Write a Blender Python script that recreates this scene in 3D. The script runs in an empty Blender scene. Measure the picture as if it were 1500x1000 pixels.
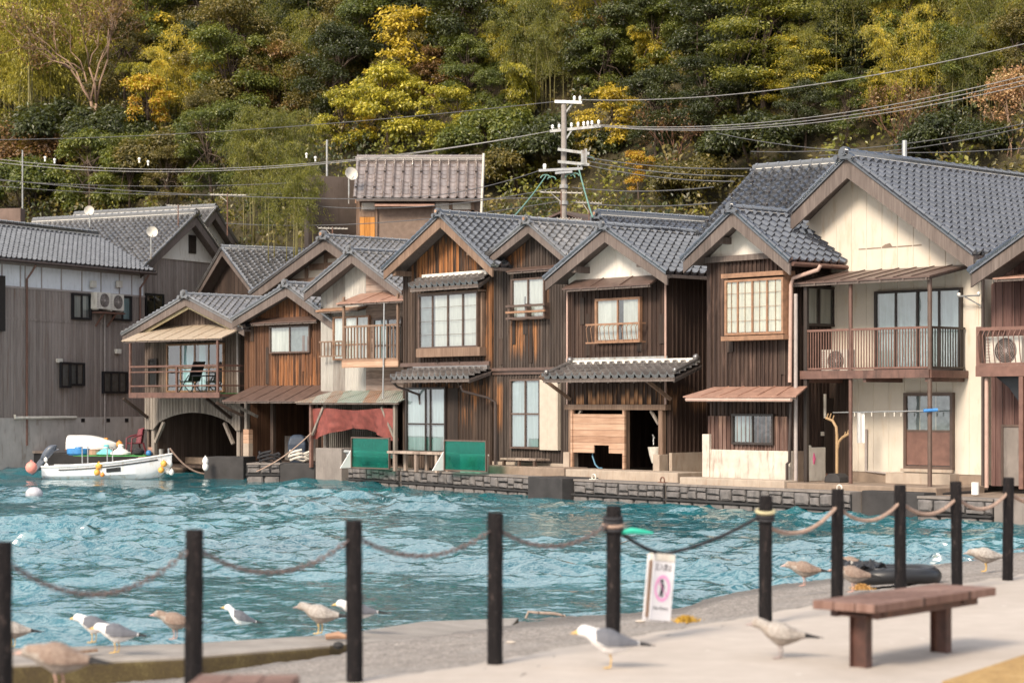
import bpy, math, random
import numpy as np
from mathutils import Vector, Matrix
R = math.radians
random.seed(7)
rng = np.random.default_rng(11)
scene = bpy.context.scene
COL = scene.collection

# ------------------------------------------------------------------ camera, sky, sun, exposure
F, CX, HY, CZ = 3000.0, 750.0, 590.0, 1.65      # focal length and horizon measured on a 1500 px wide frame
cam_d = bpy.data.cameras.new('camera'); cam = bpy.data.objects.new('camera', cam_d); COL.objects.link(cam)
cam.location = (0, 0, CZ); cam.rotation_euler = (R(90), 0, 0)
cam_d.sensor_width = 36; cam_d.lens = F/1500*36; cam_d.shift_y = (HY-500)/1500
cam_d.clip_start = .2; cam_d.clip_end = 600
cam_d.dof.use_dof = True; cam_d.dof.focus_distance = 48; cam_d.dof.aperture_fstop = 2.2
scene.camera = cam
SUN_EL, SUN_AZ = 36.0, 214.0                      # degrees; azimuth clockwise from +Y
world = bpy.data.worlds.new('World'); scene.world = world; world.use_nodes = True
wn = world.node_tree; bg = wn.nodes['Background']
sky = wn.nodes.new('ShaderNodeTexSky'); sky.sky_type = 'NISHITA'; sky.sun_disc = False
sky.sun_elevation = R(SUN_EL); sky.sun_rotation = R(SUN_AZ)
sky.air_density = 1.0; sky.dust_density = 4.0; sky.ozone_density = 1.0
tc = wn.nodes.new('ShaderNodeTexCoord'); mp = wn.nodes.new('ShaderNodeMapping'); mp.inputs[3].default_value = (1, 1, 2.6)
cl = wn.nodes.new('ShaderNodeTexNoise'); cl.inputs['Scale'].default_value = 2.2; cl.inputs['Detail'].default_value = 7; cl.inputs['Roughness'].default_value = .58
cr = wn.nodes.new('ShaderNodeMapRange'); cr.interpolation_type = 'SMOOTHSTEP'; cr.inputs[1].default_value = .40; cr.inputs[2].default_value = .60
cm = wn.nodes.new('ShaderNodeMix'); cm.data_type = 'RGBA'; cm.inputs[7].default_value = (8.9, 8.9, 9.0, 1)     # broken white cloud
wn.links.new(tc.outputs['Generated'], mp.inputs[0]); wn.links.new(mp.outputs[0], cl.inputs['Vector']); wn.links.new(cl.outputs[0], cr.inputs[0])
wn.links.new(cr.outputs[0], cm.inputs[0]); wn.links.new(sky.outputs[0], cm.inputs[6]); wn.links.new(cm.outputs[2], bg.inputs[0]); bg.inputs[1].default_value = 0.12
sl = bpy.data.lights.new('sun', 'SUN'); sl.energy = 3.1; sl.angle = R(16); sl.color = (1, .86, .69)
sun = bpy.data.objects.new('sun', sl); COL.objects.link(sun)
sd = Vector((math.sin(R(SUN_AZ))*math.cos(R(SUN_EL)), math.cos(R(SUN_AZ))*math.cos(R(SUN_EL)), math.sin(R(SUN_EL))))
sun.rotation_euler = sd.to_track_quat('Z', 'Y').to_euler(); sun.location = (-30, -20, 40)
scene.view_settings.view_transform = 'Standard'; scene.view_settings.look = 'None'
scene.view_settings.gamma = 1; scene.view_settings.exposure = 0.58

# ------------------------------------------------------------------ node helpers
class NT:
    def __init__(s, name):
        s.m = bpy.data.materials.new(name); s.m.use_nodes = True
        s.t = s.m.node_tree; s.p = s.t.nodes['Principled BSDF']; s.out = s.t.nodes['Material Output']
    def n(s, typ, ins=None, **kw):
        nd = s.t.nodes.new('ShaderNode'+typ)
        for k, v in kw.items(): setattr(nd, k, v)
        for k, v in (ins or {}).items(): s.put(nd.inputs[k], v)
        return nd
    def put(s, sock, v):
        if hasattr(v, 'is_output'): s.t.links.new(v, sock)
        elif hasattr(v, 'outputs'): s.t.links.new(v.outputs[0], sock)
        else:
            if sock.type == 'RGBA' and len(v) == 3: v = (*v, 1)
            sock.default_value = v
    def math(s, op, a, b=None, c=None, clamp=False):
        nd = s.t.nodes.new('ShaderNodeMath'); nd.operation = op; nd.use_clamp = clamp
        s.put(nd.inputs[0], a)
        if b is not None: s.put(nd.inputs[1], b)
        if c is not None: s.put(nd.inputs[2], c)
        return nd.outputs[0]
    def co(s, kind='Object'): return s.n('TexCoord').outputs[kind]
    def mapv(s, v, sc, loc=(0, 0, 0)):
        return s.n('Mapping', {0: v, 1: loc, 3: sc}).outputs[0]
    def noise(s, v, scale=5., detail=3., rough=.55):
        return s.n('TexNoise', {'Vector': v, 'Scale': scale, 'Detail': detail, 'Roughness': rough}).outputs[0]
    def ramp(s, f, *stops):
        nd = s.n('ValToRGB', {0: f}); e = nd.color_ramp.elements
        while len(e) < len(stops): e.new(.5)
        for i, (p, c) in enumerate(stops):
            e[i].position = p; e[i].color = (*c, 1) if len(c) == 3 else c
        return nd.outputs[0]
    def mix(s, f, a, b, blend='MIX'):
        nd = s.t.nodes.new('ShaderNodeMix'); nd.data_type = 'RGBA'; nd.blend_type = blend
        s.put(nd.inputs[0], f); s.put(nd.inputs[6], a); s.put(nd.inputs[7], b)
        return nd.outputs[2]
    def step(s, v, lo, hi, to0=0., to1=1.):
        nd = s.n('MapRange', {0: v, 1: lo, 2: hi, 3: to0, 4: to1}, interpolation_type='SMOOTHSTEP'); return nd.outputs[0]
    def bump(s, h, strength=.3, dist=.02):
        nd = s.n('Bump', {'Strength': strength, 'Distance': dist, 'Height': h}); s.t.links.new(nd.outputs[0], s.p.inputs['Normal'])
    def col(s, v): s.put(s.p.inputs['Base Color'], v)
    def set(s, **kw):
        for k, v in kw.items(): s.put(s.p.inputs[k], v)
        return s

def plain(name, c, rough=.6, metal=0., var=.25, scale=6., bump=.15, spec=.5, dirt=None):
    t = NT(name); co = t.co()
    f = t.noise(co, scale, 5., .6)
    a = tuple(x*(1-var) for x in c); b = tuple(min(.95, x*(1+var)) for x in c)
    colr = t.ramp(f, (.3, a), (.7, b))
    if dirt:
        g = t.noise(t.mapv(co, (3., 3., .6)), 2.2, 6., .65)
        colr = t.mix(t.step(g, .5, .72, 0., .75), colr, dirt)
    t.col(colr); t.set(Roughness=rough, Metallic=metal); t.p.inputs['Specular IOR Level'].default_value = spec
    if bump: t.bump(t.noise(co, scale*7, 4., .6), bump, .01)
    return t.m

def wood(name, dark, mid, light, w=.15, patches=(), orange=(.25, .115, .05), rough=.75, horiz=False, streak=.5, sp=None):
    """weathered vertical planks in the house's own coordinates; patches: (u0,u1,z0,z1,amount) of bright unweathered wood"""
    t = NT(name); co = t.co(); xyz = t.n('SeparateXYZ', {0: co})
    x, y, z = xyz.outputs[0], xyz.outputs[1], xyz.outputs[2]
    run = z if horiz else t.math('ADD', x, y)
    q = t.math('DIVIDE', run, w); idx = t.math('FLOOR', q); fr = t.math('FRACT', q)
    rnd = t.n('TexWhiteNoise', {'W': idx}, noise_dimensions='1D').outputs[0]
    if horiz: v = t.mapv(co, (1.2, 1.2, 14.))
    else: v = t.mapv(co, (14., 14., .9))
    off = t.n('CombineXYZ', {0: 0., 1: t.math('MULTIPLY', rnd, 37.), 2: t.math('MULTIPLY', rnd, 91.)})
    v2 = t.n('VectorMath', {0: v, 1: off}, operation='ADD').outputs[0]
    grain = t.noise(v2, 1.6, 6., .62)
    big = t.noise(t.mapv(co, (1.4, 1.4, .35)), 1.1, 4., .6)
    val = t.math('ADD', t.math('MULTIPLY', grain, .62), t.math('ADD', t.math('MULTIPLY', rnd, .22), t.math('MULTIPLY', big, .34)))
    c = t.ramp(val, (.34, dark), (.58, mid), (.86, light))
    if sp: c = t.mix(t.step(t.noise(t.mapv(co, (5., 5., .5)), 1.3, 6., .7), .52, .7, 0., .8), c, sp)
    msk = None
    for (u0, u1, z0, z1, am) in patches:
        e = .16
        a = t.math('MULTIPLY', t.step(x, u0-e, u0+e), t.step(x, u1-e, u1+e, 1., 0.))
        jit = t.math('ADD', z, t.math('MULTIPLY', t.math('SUBTRACT', rnd, .5), .4))
        b = t.math('MULTIPLY', t.step(jit, z0-.22, z0+.3), t.step(jit, z1-.12, z1+.12, 1., 0.))
        m = t.math('MULTIPLY', t.math('MULTIPLY', a, b), am)
        msk = m if msk is None else t.math('MAXIMUM', msk, m)
    if msk is not None:
        gg = t.step(t.math('ADD', grain, t.math('MULTIPLY', rnd, .4)), .52, .86)
        c = t.mix(t.math('MULTIPLY', msk, gg), c, t.mix(grain, tuple(k*.5 for k in orange), tuple(k*1.5 for k in orange)))
    gap = t.step(t.math('PINGPONG', fr, .5), .0, .045)
    if w < 2: c = t.mix(gap, tuple(k*.3 for k in dark), c)
    t.col(c); t.set(Roughness=rough); t.p.inputs['Specular IOR Level'].default_value = .3
    t.bump(t.math('ADD', t.math('MULTIPLY', grain, .6), t.math('MULTIPLY', gap, 1.)), .5, .012)
    return t.m

def tile(name, c, rough=.34, light=1.9):
    t = NT(name); co = t.co()
    a = t.n('Attribute', attribute_name='tint').outputs['Fac']
    f = t.noise(co, 9., 5., .65)
    v = t.math('ADD', t.math('MULTIPLY', a, .30), t.math('ADD', t.math('MULTIPLY', f, .5), .12))
    colr = t.ramp(v, (.2, tuple(k*.55 for k in c)), (.55, c), (.85, tuple(k*light for k in c)))
    lich = t.noise(co, 3.1, 7., .75)
    colr = t.mix(t.step(lich, .62, .78, 0., .3), colr, (.2, .19, .165))
    t.col(colr); t.put(t.p.inputs['Roughness'], t.math('ADD', t.math('MULTIPLY', f, .3), rough-.12))
    t.p.inputs['Specular IOR Level'].default_value = .75; t.p.inputs['Coat Weight'].default_value = .9; t.p.inputs['Coat Roughness'].default_value = .08; t.p.inputs['Coat IOR'].default_value = 2.0
    t.bump(t.noise(co, 45., 3.), .12, .006)
    return t.m

def glass(name, tint=(.9, .95, .95), fac=.12):
    t = NT(name); t.t.nodes.remove(t.p)
    tr = t.n('BsdfTransparent', {0: (*tint, 1)}); gl = t.n('BsdfGlossy', {0: (1, 1, 1, 1), 1: .03})
    wob = t.n('Bump', {'Strength': .12, 'Distance': .02, 'Height': t.noise(t.co(), 2.5, 2.)})
    t.t.links.new(wob.outputs[0], gl.inputs['Normal'])
    fr = t.n('Fresnel', {0: 1.5}); f = t.math('ADD', t.math('MULTIPLY', fr, 1.), fac, clamp=True)
    mx = t.n('MixShader', {0: f, 1: tr, 2: gl}); t.t.links.new(mx.outputs[0], t.out.inputs[0])
    return t.m

def cloth(name, c, rough=.9, trans=.15):
    t = NT(name); co = t.co()
    f = t.noise(t.mapv(co, (9., 9., .6)), 1.6, 3.)
    t.col(t.ramp(f, (.3, tuple(k*.72 for k in c)), (.7, c))); t.set(Roughness=rough)
    return t.m

def leafmat(name, stops, trans=.35, hue=.0):
    """leaf colour varies leaf by leaf and by whole clumps of the crown"""
    t = NT(name)
    r = t.n('NewGeometry').outputs['Random Per Island']
    oi = t.n('ObjectInfo').outputs['Random']
    cl = t.noise(t.co(), .9, 2., .5)
    v = t.math('ADD', t.math('MULTIPLY', r, .5), t.math('ADD', t.math('MULTIPLY', cl, .62), t.math('MULTIPLY', oi, .18)))
    c = t.ramp(t.math('SUBTRACT', v, .12), *stops)
    t.t.nodes.remove(t.p)
    d = t.n('BsdfDiffuse', {0: c}); tl = t.n('BsdfTranslucent', {0: t.mix(.5, c, (.3, .3, .02))}); g = t.n('BsdfGlossy', {0: (1, 1, 1, 1), 1: .45})
    m1 = t.n('MixShader', {0: trans, 1: d, 2: tl}); m2 = t.n('MixShader', {0: .045, 1: m1, 2: g})
    t.t.links.new(m2.outputs[0], t.out.inputs[0])
    return t.m

# ------------------------------------------------------------------ mesh helpers
def npmesh(name, V, Fc, mats, mi=None, smooth=False, angle=None, parent=None, attr=None, mat4=None, link=True):
    V = np.asarray(V, np.float32); me = bpy.data.meshes.new(name)
    Fc = np.asarray(Fc, np.int32); nf, k = Fc.shape
    me.vertices.add(len(V)); me.vertices.foreach_set('co', V.ravel())
    me.loops.add(nf*k); me.loops.foreach_set('vertex_index', Fc.ravel())
    me.polygons.add(nf); me.polygons.foreach_set('loop_start', np.arange(0, nf*k, k, dtype=np.int32))
    if mi is not None: me.polygons.foreach_set('material_index', np.asarray(mi, np.int32))
    me.polygons.foreach_set('use_smooth', np.full(nf, bool(smooth)))
    me.update(calc_edges=True); me.validate()
    if attr is not None:
        a = me.attributes.new('tint', 'FLOAT', 'FACE'); a.data.foreach_set('value', np.asarray(attr, np.float32))
    for m in (mats if isinstance(mats, (list, tuple)) else [mats]): me.materials.append(m)
    if smooth and angle: me.set_sharp_from_angle(angle=R(angle))
    if not link: return me
    o = bpy.data.objects.new(name, me); COL.objects.link(o)
    if parent: o.parent = parent
    if mat4 is not None: o.matrix_local = mat4
    return o

class MB:
    def __init__(s): s.v = []; s.f = []; s.m = []
    def add(s, vs, fs, mi=0):
        b = len(s.v); s.v += [tuple(p) for p in vs]; s.f += [tuple(b+i for i in f) for f in fs]; s.m += [mi]*len(fs); return s
    def box(s, x0, x1, y0, y1, z0, z1, mi=0):
        x0, x1 = sorted((x0, x1)); y0, y1 = sorted((y0, y1)); z0, z1 = sorted((z0, z1))
        v = [(x0, y0, z0), (x1, y0, z0), (x1, y1, z0), (x0, y1, z0), (x0, y0, z1), (x1, y0, z1), (x1, y1, z1), (x0, y1, z1)]
        return s.add(v, [(0, 3, 2, 1), (4, 5, 6, 7), (0, 1, 5, 4), (1, 2, 6, 5), (2, 3, 7, 6), (3, 0, 4, 7)], mi)
    def beam(s, p0, p1, w, h, mi=0, up=(0, 0, 1)):
        p0, p1 = Vector(p0), Vector(p1); d = (p1-p0).normalized(); u = Vector(up)
        if abs(d.dot(u)) > .98: u = Vector((0, 1, 0))
        a = d.cross(u).normalized(); b = a.cross(d).normalized()
        v = []
        for p in (p0, p1):
            for (i, j) in ((-1, -1), (1, -1), (1, 1), (-1, 1)): v.append(p+a*(w/2*i)+b*(h/2*j))
        return s.add(v, [(0, 3, 2, 1), (4, 5, 6, 7), (0, 1, 5, 4), (1, 2, 6, 5), (2, 3, 7, 6), (3, 0, 4, 7)], mi)
    def prism(s, poly, v0, v1, mi=0):
        """polygon in the (u,z) plane, extruded along v"""
        n = len(poly); vs = [(u, v0, z) for u, z in poly]+[(u, v1, z) for u, z in poly]
        fs = [tuple(range(n)), tuple(range(2*n-1, n-1, -1))]+[(i, i+n, (i+1) % n+n, (i+1) % n) for i in range(n)]
        return s.add(vs, fs, mi)
    def prismx(s, poly, x0, x1, mi=0):
        """polygon in the (y,z) plane, extruded along x"""
        n = len(poly); vs = [(x0, a, b) for a, b in poly]+[(x1, a, b) for a, b in poly]
        fs = [tuple(range(n)), tuple(range(2*n-1, n-1, -1))]+[(i, i+n, (i+1) % n+n, (i+1) % n) for i in range(n)]
        return s.add(vs, fs, mi)
    def slab(s, poly, z0, z1, mi=0):
        n = len(poly); vs = [(x, y, z0) for x, y in poly]+[(x, y, z1) for x, y in poly]
        fs = [tuple(range(n-1, -1, -1)), tuple(range(n, 2*n))]+[(i, (i+1) % n, (i+1) % n+n, i+n) for i in range(n)]
        return s.add(vs, fs, mi)
    def tube(s, pts, r, n=6, mi=0, closed=False):
        P = [Vector(p) for p in pts]; k = len(P); rs = r if hasattr(r, '__len__') else [r]*k
        vs = []; a = None
        for i, p in enumerate(P):
            d = (P[(i+1) % k]-P[i-1]) if closed else (P[min(i+1, k-1)]-P[max(i-1, 0)])
            d = d.normalized() if d.length > 1e-9 else Vector((0, 0, 1))
            if a is None:
                a = d.cross(Vector((0, 0, 1)) if abs(d.z) < .9 else Vector((1, 0, 0))).normalized()
            a = (a-d*a.dot(d)); a = a.normalized() if a.length > 1e-6 else d.orthogonal().normalized()
            b = d.cross(a)
            for j in range(n):
                t = 2*math.pi*j/n; vs.append(p+(a*math.cos(t)+b*math.sin(t))*rs[i])
        fs = []
        for i in range(k if closed else k-1):
            i2 = (i+1) % k
            for j in range(n): fs.append((i*n+j, i*n+(j+1) % n, i2*n+(j+1) % n, i2*n+j))
        if not closed: fs += [tuple(range(n-1, -1, -1)), tuple((k-1)*n+j for j in range(n))]
        return s.add(vs, fs, mi)
    def cyl(s, p0, p1, r0, r1=None, n=12, mi=0): return s.tube([p0, p1], [r0, r0 if r1 is None else r1], n, mi)
    def lathe(s, prof, c=(0, 0, 0), n=16, mi=0, sx=1., sy=1.):
        vs = []; k = len(prof)
        for (r, z) in prof:
            for j in range(n):
                t = 2*math.pi*j/n; vs.append((c[0]+r*sx*math.cos(t), c[1]+r*sy*math.sin(t), c[2]+z))
        fs = [(i*n+j, i*n+(j+1) % n, (i+1)*n+(j+1) % n, (i+1)*n+j) for i in range(k-1) for j in range(n)]
        fs += [tuple(range(n-1, -1, -1)), tuple((k-1)*n+j for j in range(n))]
        return s.add(vs, fs, mi)
    def loft(s, secs, mi=0, cap=True):
        n = len(secs[0]); vs = [p for sec in secs for p in sec]
        fs = [(i*n+j, i*n+(j+1) % n, (i+1)*n+(j+1) % n, (i+1)*n+j) for i in range(len(secs)-1) for j in range(n)]
        if cap: fs += [tuple(range(n-1, -1, -1)), tuple((len(secs)-1)*n+j for j in range(n))]
        return s.add(vs, fs, mi)
    def ball(s, c, r, n=10, mi=0, sz=1.):
        k = max(5, n//2+1)
        return s.lathe([(max(1e-4, r*math.sin(math.pi*i/(k-1))), -r*sz*math.cos(math.pi*i/(k-1))) for i in range(k)], c, n, mi)
    def build(s, name, mats, parent=None, fr=None, smooth=False, angle=38, bevel=0.):
        me = bpy.data.meshes.new(name); me.from_pydata(s.v, [], s.f); me.validate()
        for m in (mats if isinstance(mats, (list, tuple)) else [mats]): me.materials.append(m)
        for p, mi in zip(me.polygons, s.m): p.material_index = mi
        if smooth:
            me.polygons.foreach_set('use_smooth', [True]*len(me.polygons)); me.set_sharp_from_angle(angle=R(angle))
        me.update()
        o = bpy.data.objects.new(name, me); COL.objects.link(o)
        if bevel:
            b = o.modifiers.new('bevel', 'BEVEL'); b.width = bevel; b.segments = 2; b.limit_method = 'ANGLE'
        place(o, parent, fr)
        return o

def place(o, parent, fr):
    if parent is not None:
        o.parent = parent
        pf = FRAME_OF.get(parent.name)
        if fr is not None and pf is not None and fr is not pf: o.matrix_local = pf.M.inverted() @ fr.M
        FRAME_OF[o.name] = fr if (fr is not None) else pf
    elif fr is not None: o.matrix_local = fr.M; FRAME_OF[o.name] = fr

FRAME_OF = {}
class Fr:
    """a wall's own frame: u along the wall, v into the building, z up; uz() turns a point measured on the photograph into metres on that wall"""
    def __init__(s, theta, px0=None, Y0=None, xy=None):
        s.t = R(theta); s.c = math.cos(s.t); s.s = math.sin(s.t)
        s.X0, s.Y0 = xy if xy else ((px0-CX)/F*Y0, Y0)
        s.M = Matrix.Translation((s.X0, s.Y0, 0)) @ Matrix.Rotation(-s.t, 4, 'Z')
    def uz(s, px, py, v=0.):
        a = (px-CX)/F
        u = (a*(s.Y0+v*s.c)-s.X0-v*s.s)/(s.c+a*s.s)
        Y = s.Y0-u*s.s+v*s.c
        return u, CZ+(HY-py)/F*Y
    def u(s, px, v=0.): return s.uz(px, 0, v)[0]
    def z(s, px, py, v=0.): return s.uz(px, py, v)[1]
    def w(s, u, v, z=0.): return Vector((s.X0+u*s.c+v*s.s, s.Y0-u*s.s+v*s.c, z))
    def shift(s, u, v, theta=None):
        p = s.w(u, v); return Fr(math.degrees(s.t) if theta is None else theta, xy=(p.x, p.y))

def tag(o, label=None, cat=None, group=None, kind=None):
    if label: o['label'] = label
    if cat: o['category'] = cat
    if group: o['group'] = group
    if kind: o['kind'] = kind
    return o
def thing(name, label, cat, fr=None, loc=None, rz=0., group=None):
    o = bpy.data.objects.new(name, None); COL.objects.link(o); o.empty_display_size = .2
    if fr is not None: o.matrix_local = fr.M; FRAME_OF[o.name] = fr
    else: o.location = loc or (0, 0, 0); o.rotation_euler = (0, 0, rz)
    return tag(o, label, cat, group)
def copy_tree(o, parent=None):
    c = o.copy(); COL.objects.link(c)
    if parent: c.parent = parent
    for ch in o.children: copy_tree(ch, c)
    return c
def pt(px, py, Y): return Vector(((px-CX)/F*Y, Y, CZ+(HY-py)/F*Y))
def ground(px, py, z=0.):
    Y = (CZ-z)*F/(py-HY); return Vector(((px-CX)/F*Y, Y, z))
# ------------------------------------------------------------------ materials
M = {}
M['tile_dark'] = tile('tile_dark', (.034, .039, .052), .24)
M['tile_grey'] = tile('tile_grey', (.095, .093, .094), .3, 2.0)
M['tile_mid'] = tile('tile_mid', (.050, .054, .064), .26)
M['tile_brown'] = tile('tile_brown', (.165, .128, .112), .5, 1.5)
M['tile_old'] = tile('tile_old', (.12, .11, .108), .5, 1.7)
M['mortar'] = plain('mortar', (.62, .60, .56), .9)
M['barge'] = wood('barge', (.06, .049, .044), (.125, .10, .09), (.24, .20, .18), w=30.)
M['barge_warm'] = wood('barge_warm', (.09, .058, .042), (.19, .125, .09), (.34, .245, .185), w=30.)
M['barge_pale'] = wood('barge_pale', (.2, .17, .11), (.42, .36, .22), (.58, .52, .36), w=30.)
M['grey_boards'] = wood('grey_boards', (.16, .13, .115), (.26, .22, .20), (.37, .32, .295), w=.17, sp=(.21, .145, .115))
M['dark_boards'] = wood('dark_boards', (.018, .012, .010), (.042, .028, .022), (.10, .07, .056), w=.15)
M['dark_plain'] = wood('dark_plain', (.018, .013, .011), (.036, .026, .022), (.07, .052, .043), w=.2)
M['warm_boards'] = wood('warm_boards', (.05, .024, .014), (.16, .07, .035), (.33, .15, .075), w=.14)
M['silver_boards'] = wood('silver_boards', (.10, .085, .075), (.22, .19, .165), (.36, .32, .28), w=.16)
M['salmon_planks'] = wood('salmon_planks', (.23, .13, .085), (.38, .235, .16), (.53, .37, .27), w=.16, horiz=True)
M['bench_wood'] = wood('bench_wood', (.16, .12, .10), (.30, .235, .195), (.45, .37, .31), w=.3)
M['frame_wood'] = plain('frame_wood', (.27, .15, .09), .6, var=.3)
M['frame_dark'] = plain('frame_dark', (.035, .026, .022), .45, var=.2)
M['frame_brown'] = plain('frame_brown', (.10, .066, .052), .45, var=.2)
M['frame_black'] = plain('frame_black', (.012, .013, .016), .35, var=.2)
M['red_brown'] = plain('red_brown', (.13, .07, .055), .5, var=.25, dirt=(.05, .03, .025))
M['rail_brown'] = plain('rail_brown', (.16, .085, .066), .45, var=.22)
M['plaster'] = plain('plaster', (.70, .665, .61), .85, var=.05, scale=3., bump=.08, dirt=(.50, .43, .36))
M['cream'] = plain('cream', (.585, .53, .455), .7, var=.06, scale=2., bump=.06, dirt=(.52, .42, .31))
M['white_band'] = plain('white_band', (.72, .75, .80), .5, var=.05, dirt=(.55, .57, .6))
M['white'] = plain('white', (.78, .78, .76), .45, var=.05)
M['offwhite'] = plain('offwhite', (.62, .59, .53), .5, var=.1, dirt=(.35, .3, .26))
M['concrete'] = plain('concrete', (.235, .18, .14), .9, var=.22, scale=3., bump=.25, dirt=(.2, .15, .11))
M['concrete_pale'] = plain('concrete_pale', (.36, .30, .245), .9, var=.14, scale=3., bump=.25, dirt=(.28, .2, .15))
M['whitewash'] = plain('whitewash', (.53, .48, .42), .85, var=.16, scale=4., bump=.25, dirt=(.22, .155, .12))
M['concrete_grey'] = plain('concrete_grey', (.19, .168, .155), .9, var=.25, scale=1.5, bump=.3, dirt=(.13, .11, .10))
M['concrete_dark'] = plain('concrete_dark', (.032, .030, .031), .8, var=.35, scale=2., bump=.3)
M['stone'] = plain('stone', (.135, .125, .123), .85, var=.35, scale=5., bump=.5, dirt=(.075, .07, .07))
M['joint'] = plain('joint', (.028, .027, .028), .9)
M['metal_roof'] = plain('metal_roof', (.34, .20, .15), .5, metal=.1, var=.2, dirt=(.22, .12, .09))
M['metal_brown'] = plain('metal_brown', (.115, .075, .062), .42, metal=.1, var=.25)
M['steel'] = plain('steel', (.42, .43, .44), .42, metal=.7, var=.15)
M['galv'] = plain('galv', (.36, .37, .37), .55, metal=.35, var=.25, dirt=(.2, .14, .1))
M['pole_grey'] = plain('pole_grey', (.27, .245, .225), .8, var=.2)
M['ceramic'] = plain('ceramic', (.85, .85, .82), .25, var=.03)
M['wire'] = plain('wire', (.10, .10, .105), .6)
M['wire_pale'] = plain('wire_pale', (.26, .255, .25), .5)
M['green_wire'] = plain('green_wire', (.13, .27, .23), .6)
M['gutter'] = plain('gutter', (.44, .30, .25), .5, var=.12)
M['gutter_dark'] = plain('gutter_dark', (.055, .04, .036), .5, var=.12)
M['gutter_grey'] = plain('gutter_grey', (.34, .30, .285), .5, var=.15)
M['curtain'] = cloth('curtain', (.66, .66, .63))
M['curtain_cream'] = cloth('curtain_cream', (.76, .72, .62))
M['curtain_blue'] = cloth('curtain_blue', (.48, .56, .59))
M['curtain_teal'] = cloth('curtain_teal', (.42, .62, .66))
M['room_dark'] = plain('room_dark', (.02, .02, .022), .9)  # flat tone standing in for an unlit room behind a pane
M['room_grey'] = plain('room_grey', (.22, .25, .26), .9)
M['glass'] = glass('glass')
M['shutter'] = plain('shutter', (.50, .44, .37), .55, var=.08)
M['bamboo_screen'] = plain('bamboo_screen', (.35, .285, .215), .7, var=.2, scale=14., dirt=(.3, .2, .13))
M['red_tarp'] = plain('red_tarp', (.21, .055, .045), .6, var=.3, dirt=(.16, .04, .035))
M['green_mat'] = plain('green_mat', (.06, .26, .07), .9, var=.3)
M['rust'] = plain('rust', (.16, .085, .06), .8, var=.35)
M['orange_door'] = wood('orange_door', (.30, .12, .025), (.50, .215, .05), (.60, .29, .09), w=.22)

def corrugated(name, cols, pitch=.075):
    t = NT(name); co = t.co(); x = t.n('SeparateXYZ', {0: co})
    run = t.math('ADD', x.outputs[0], x.outputs[1]); w = t.math('SINE', t.math('MULTIPLY', run, 2*math.pi/pitch))
    sheet = t.n('TexWhiteNoise', {'W': t.math('FLOOR', t.math('DIVIDE', run, .62))}, noise_dimensions='1D').outputs[0]
    g = t.noise(t.mapv(co, (4., 4., .7)), 1.5, 6., .65)
    t.col(t.ramp(t.math('ADD', t.math('MULTIPLY', sheet, .45), t.math('MULTIPLY', g, .6)), *cols)); t.set(Roughness=.5)
    t.bump(w, .6, .03); return t.m
M['tin'] = corrugated('tin', ((.25, (.20, .17, .15)), (.5, (.36, .34, .31)), (.8, (.55, .53, .49))))
M['tin_clear'] = corrugated('tin_clear', ((.2, (.36, .17, .09)), (.38, (.25, .20, .16)), (.55, (.36, .35, .31)), (.68, (.24, .31, .27)), (.8, (.30, .24, .20))), .1)

def greenglass():
    t = NT('green_glass'); t.t.nodes.remove(t.p)
    tr = t.n('BsdfTransparent', {0: (.20, .64, .54, 1)}); df = t.n('BsdfDiffuse', {0: (.01, .20, .16, 1)}); gl = t.n('BsdfGlossy', {0: (1, 1, 1, 1), 1: .05})
    a = t.n('MixShader', {0: t.step(t.noise(t.co(), 1.7, 4.), .35, .65, .04, .26), 1: tr, 2: df}); fr = t.math('MULTIPLY', t.n('Fresnel', {0: 1.4}).outputs[0], .45)
    b = t.n('MixShader', {0: fr, 1: a, 2: gl}); t.t.links.new(b.outputs[0], t.out.inputs[0]); return t.m
M['green_glass'] = greenglass()

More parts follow.
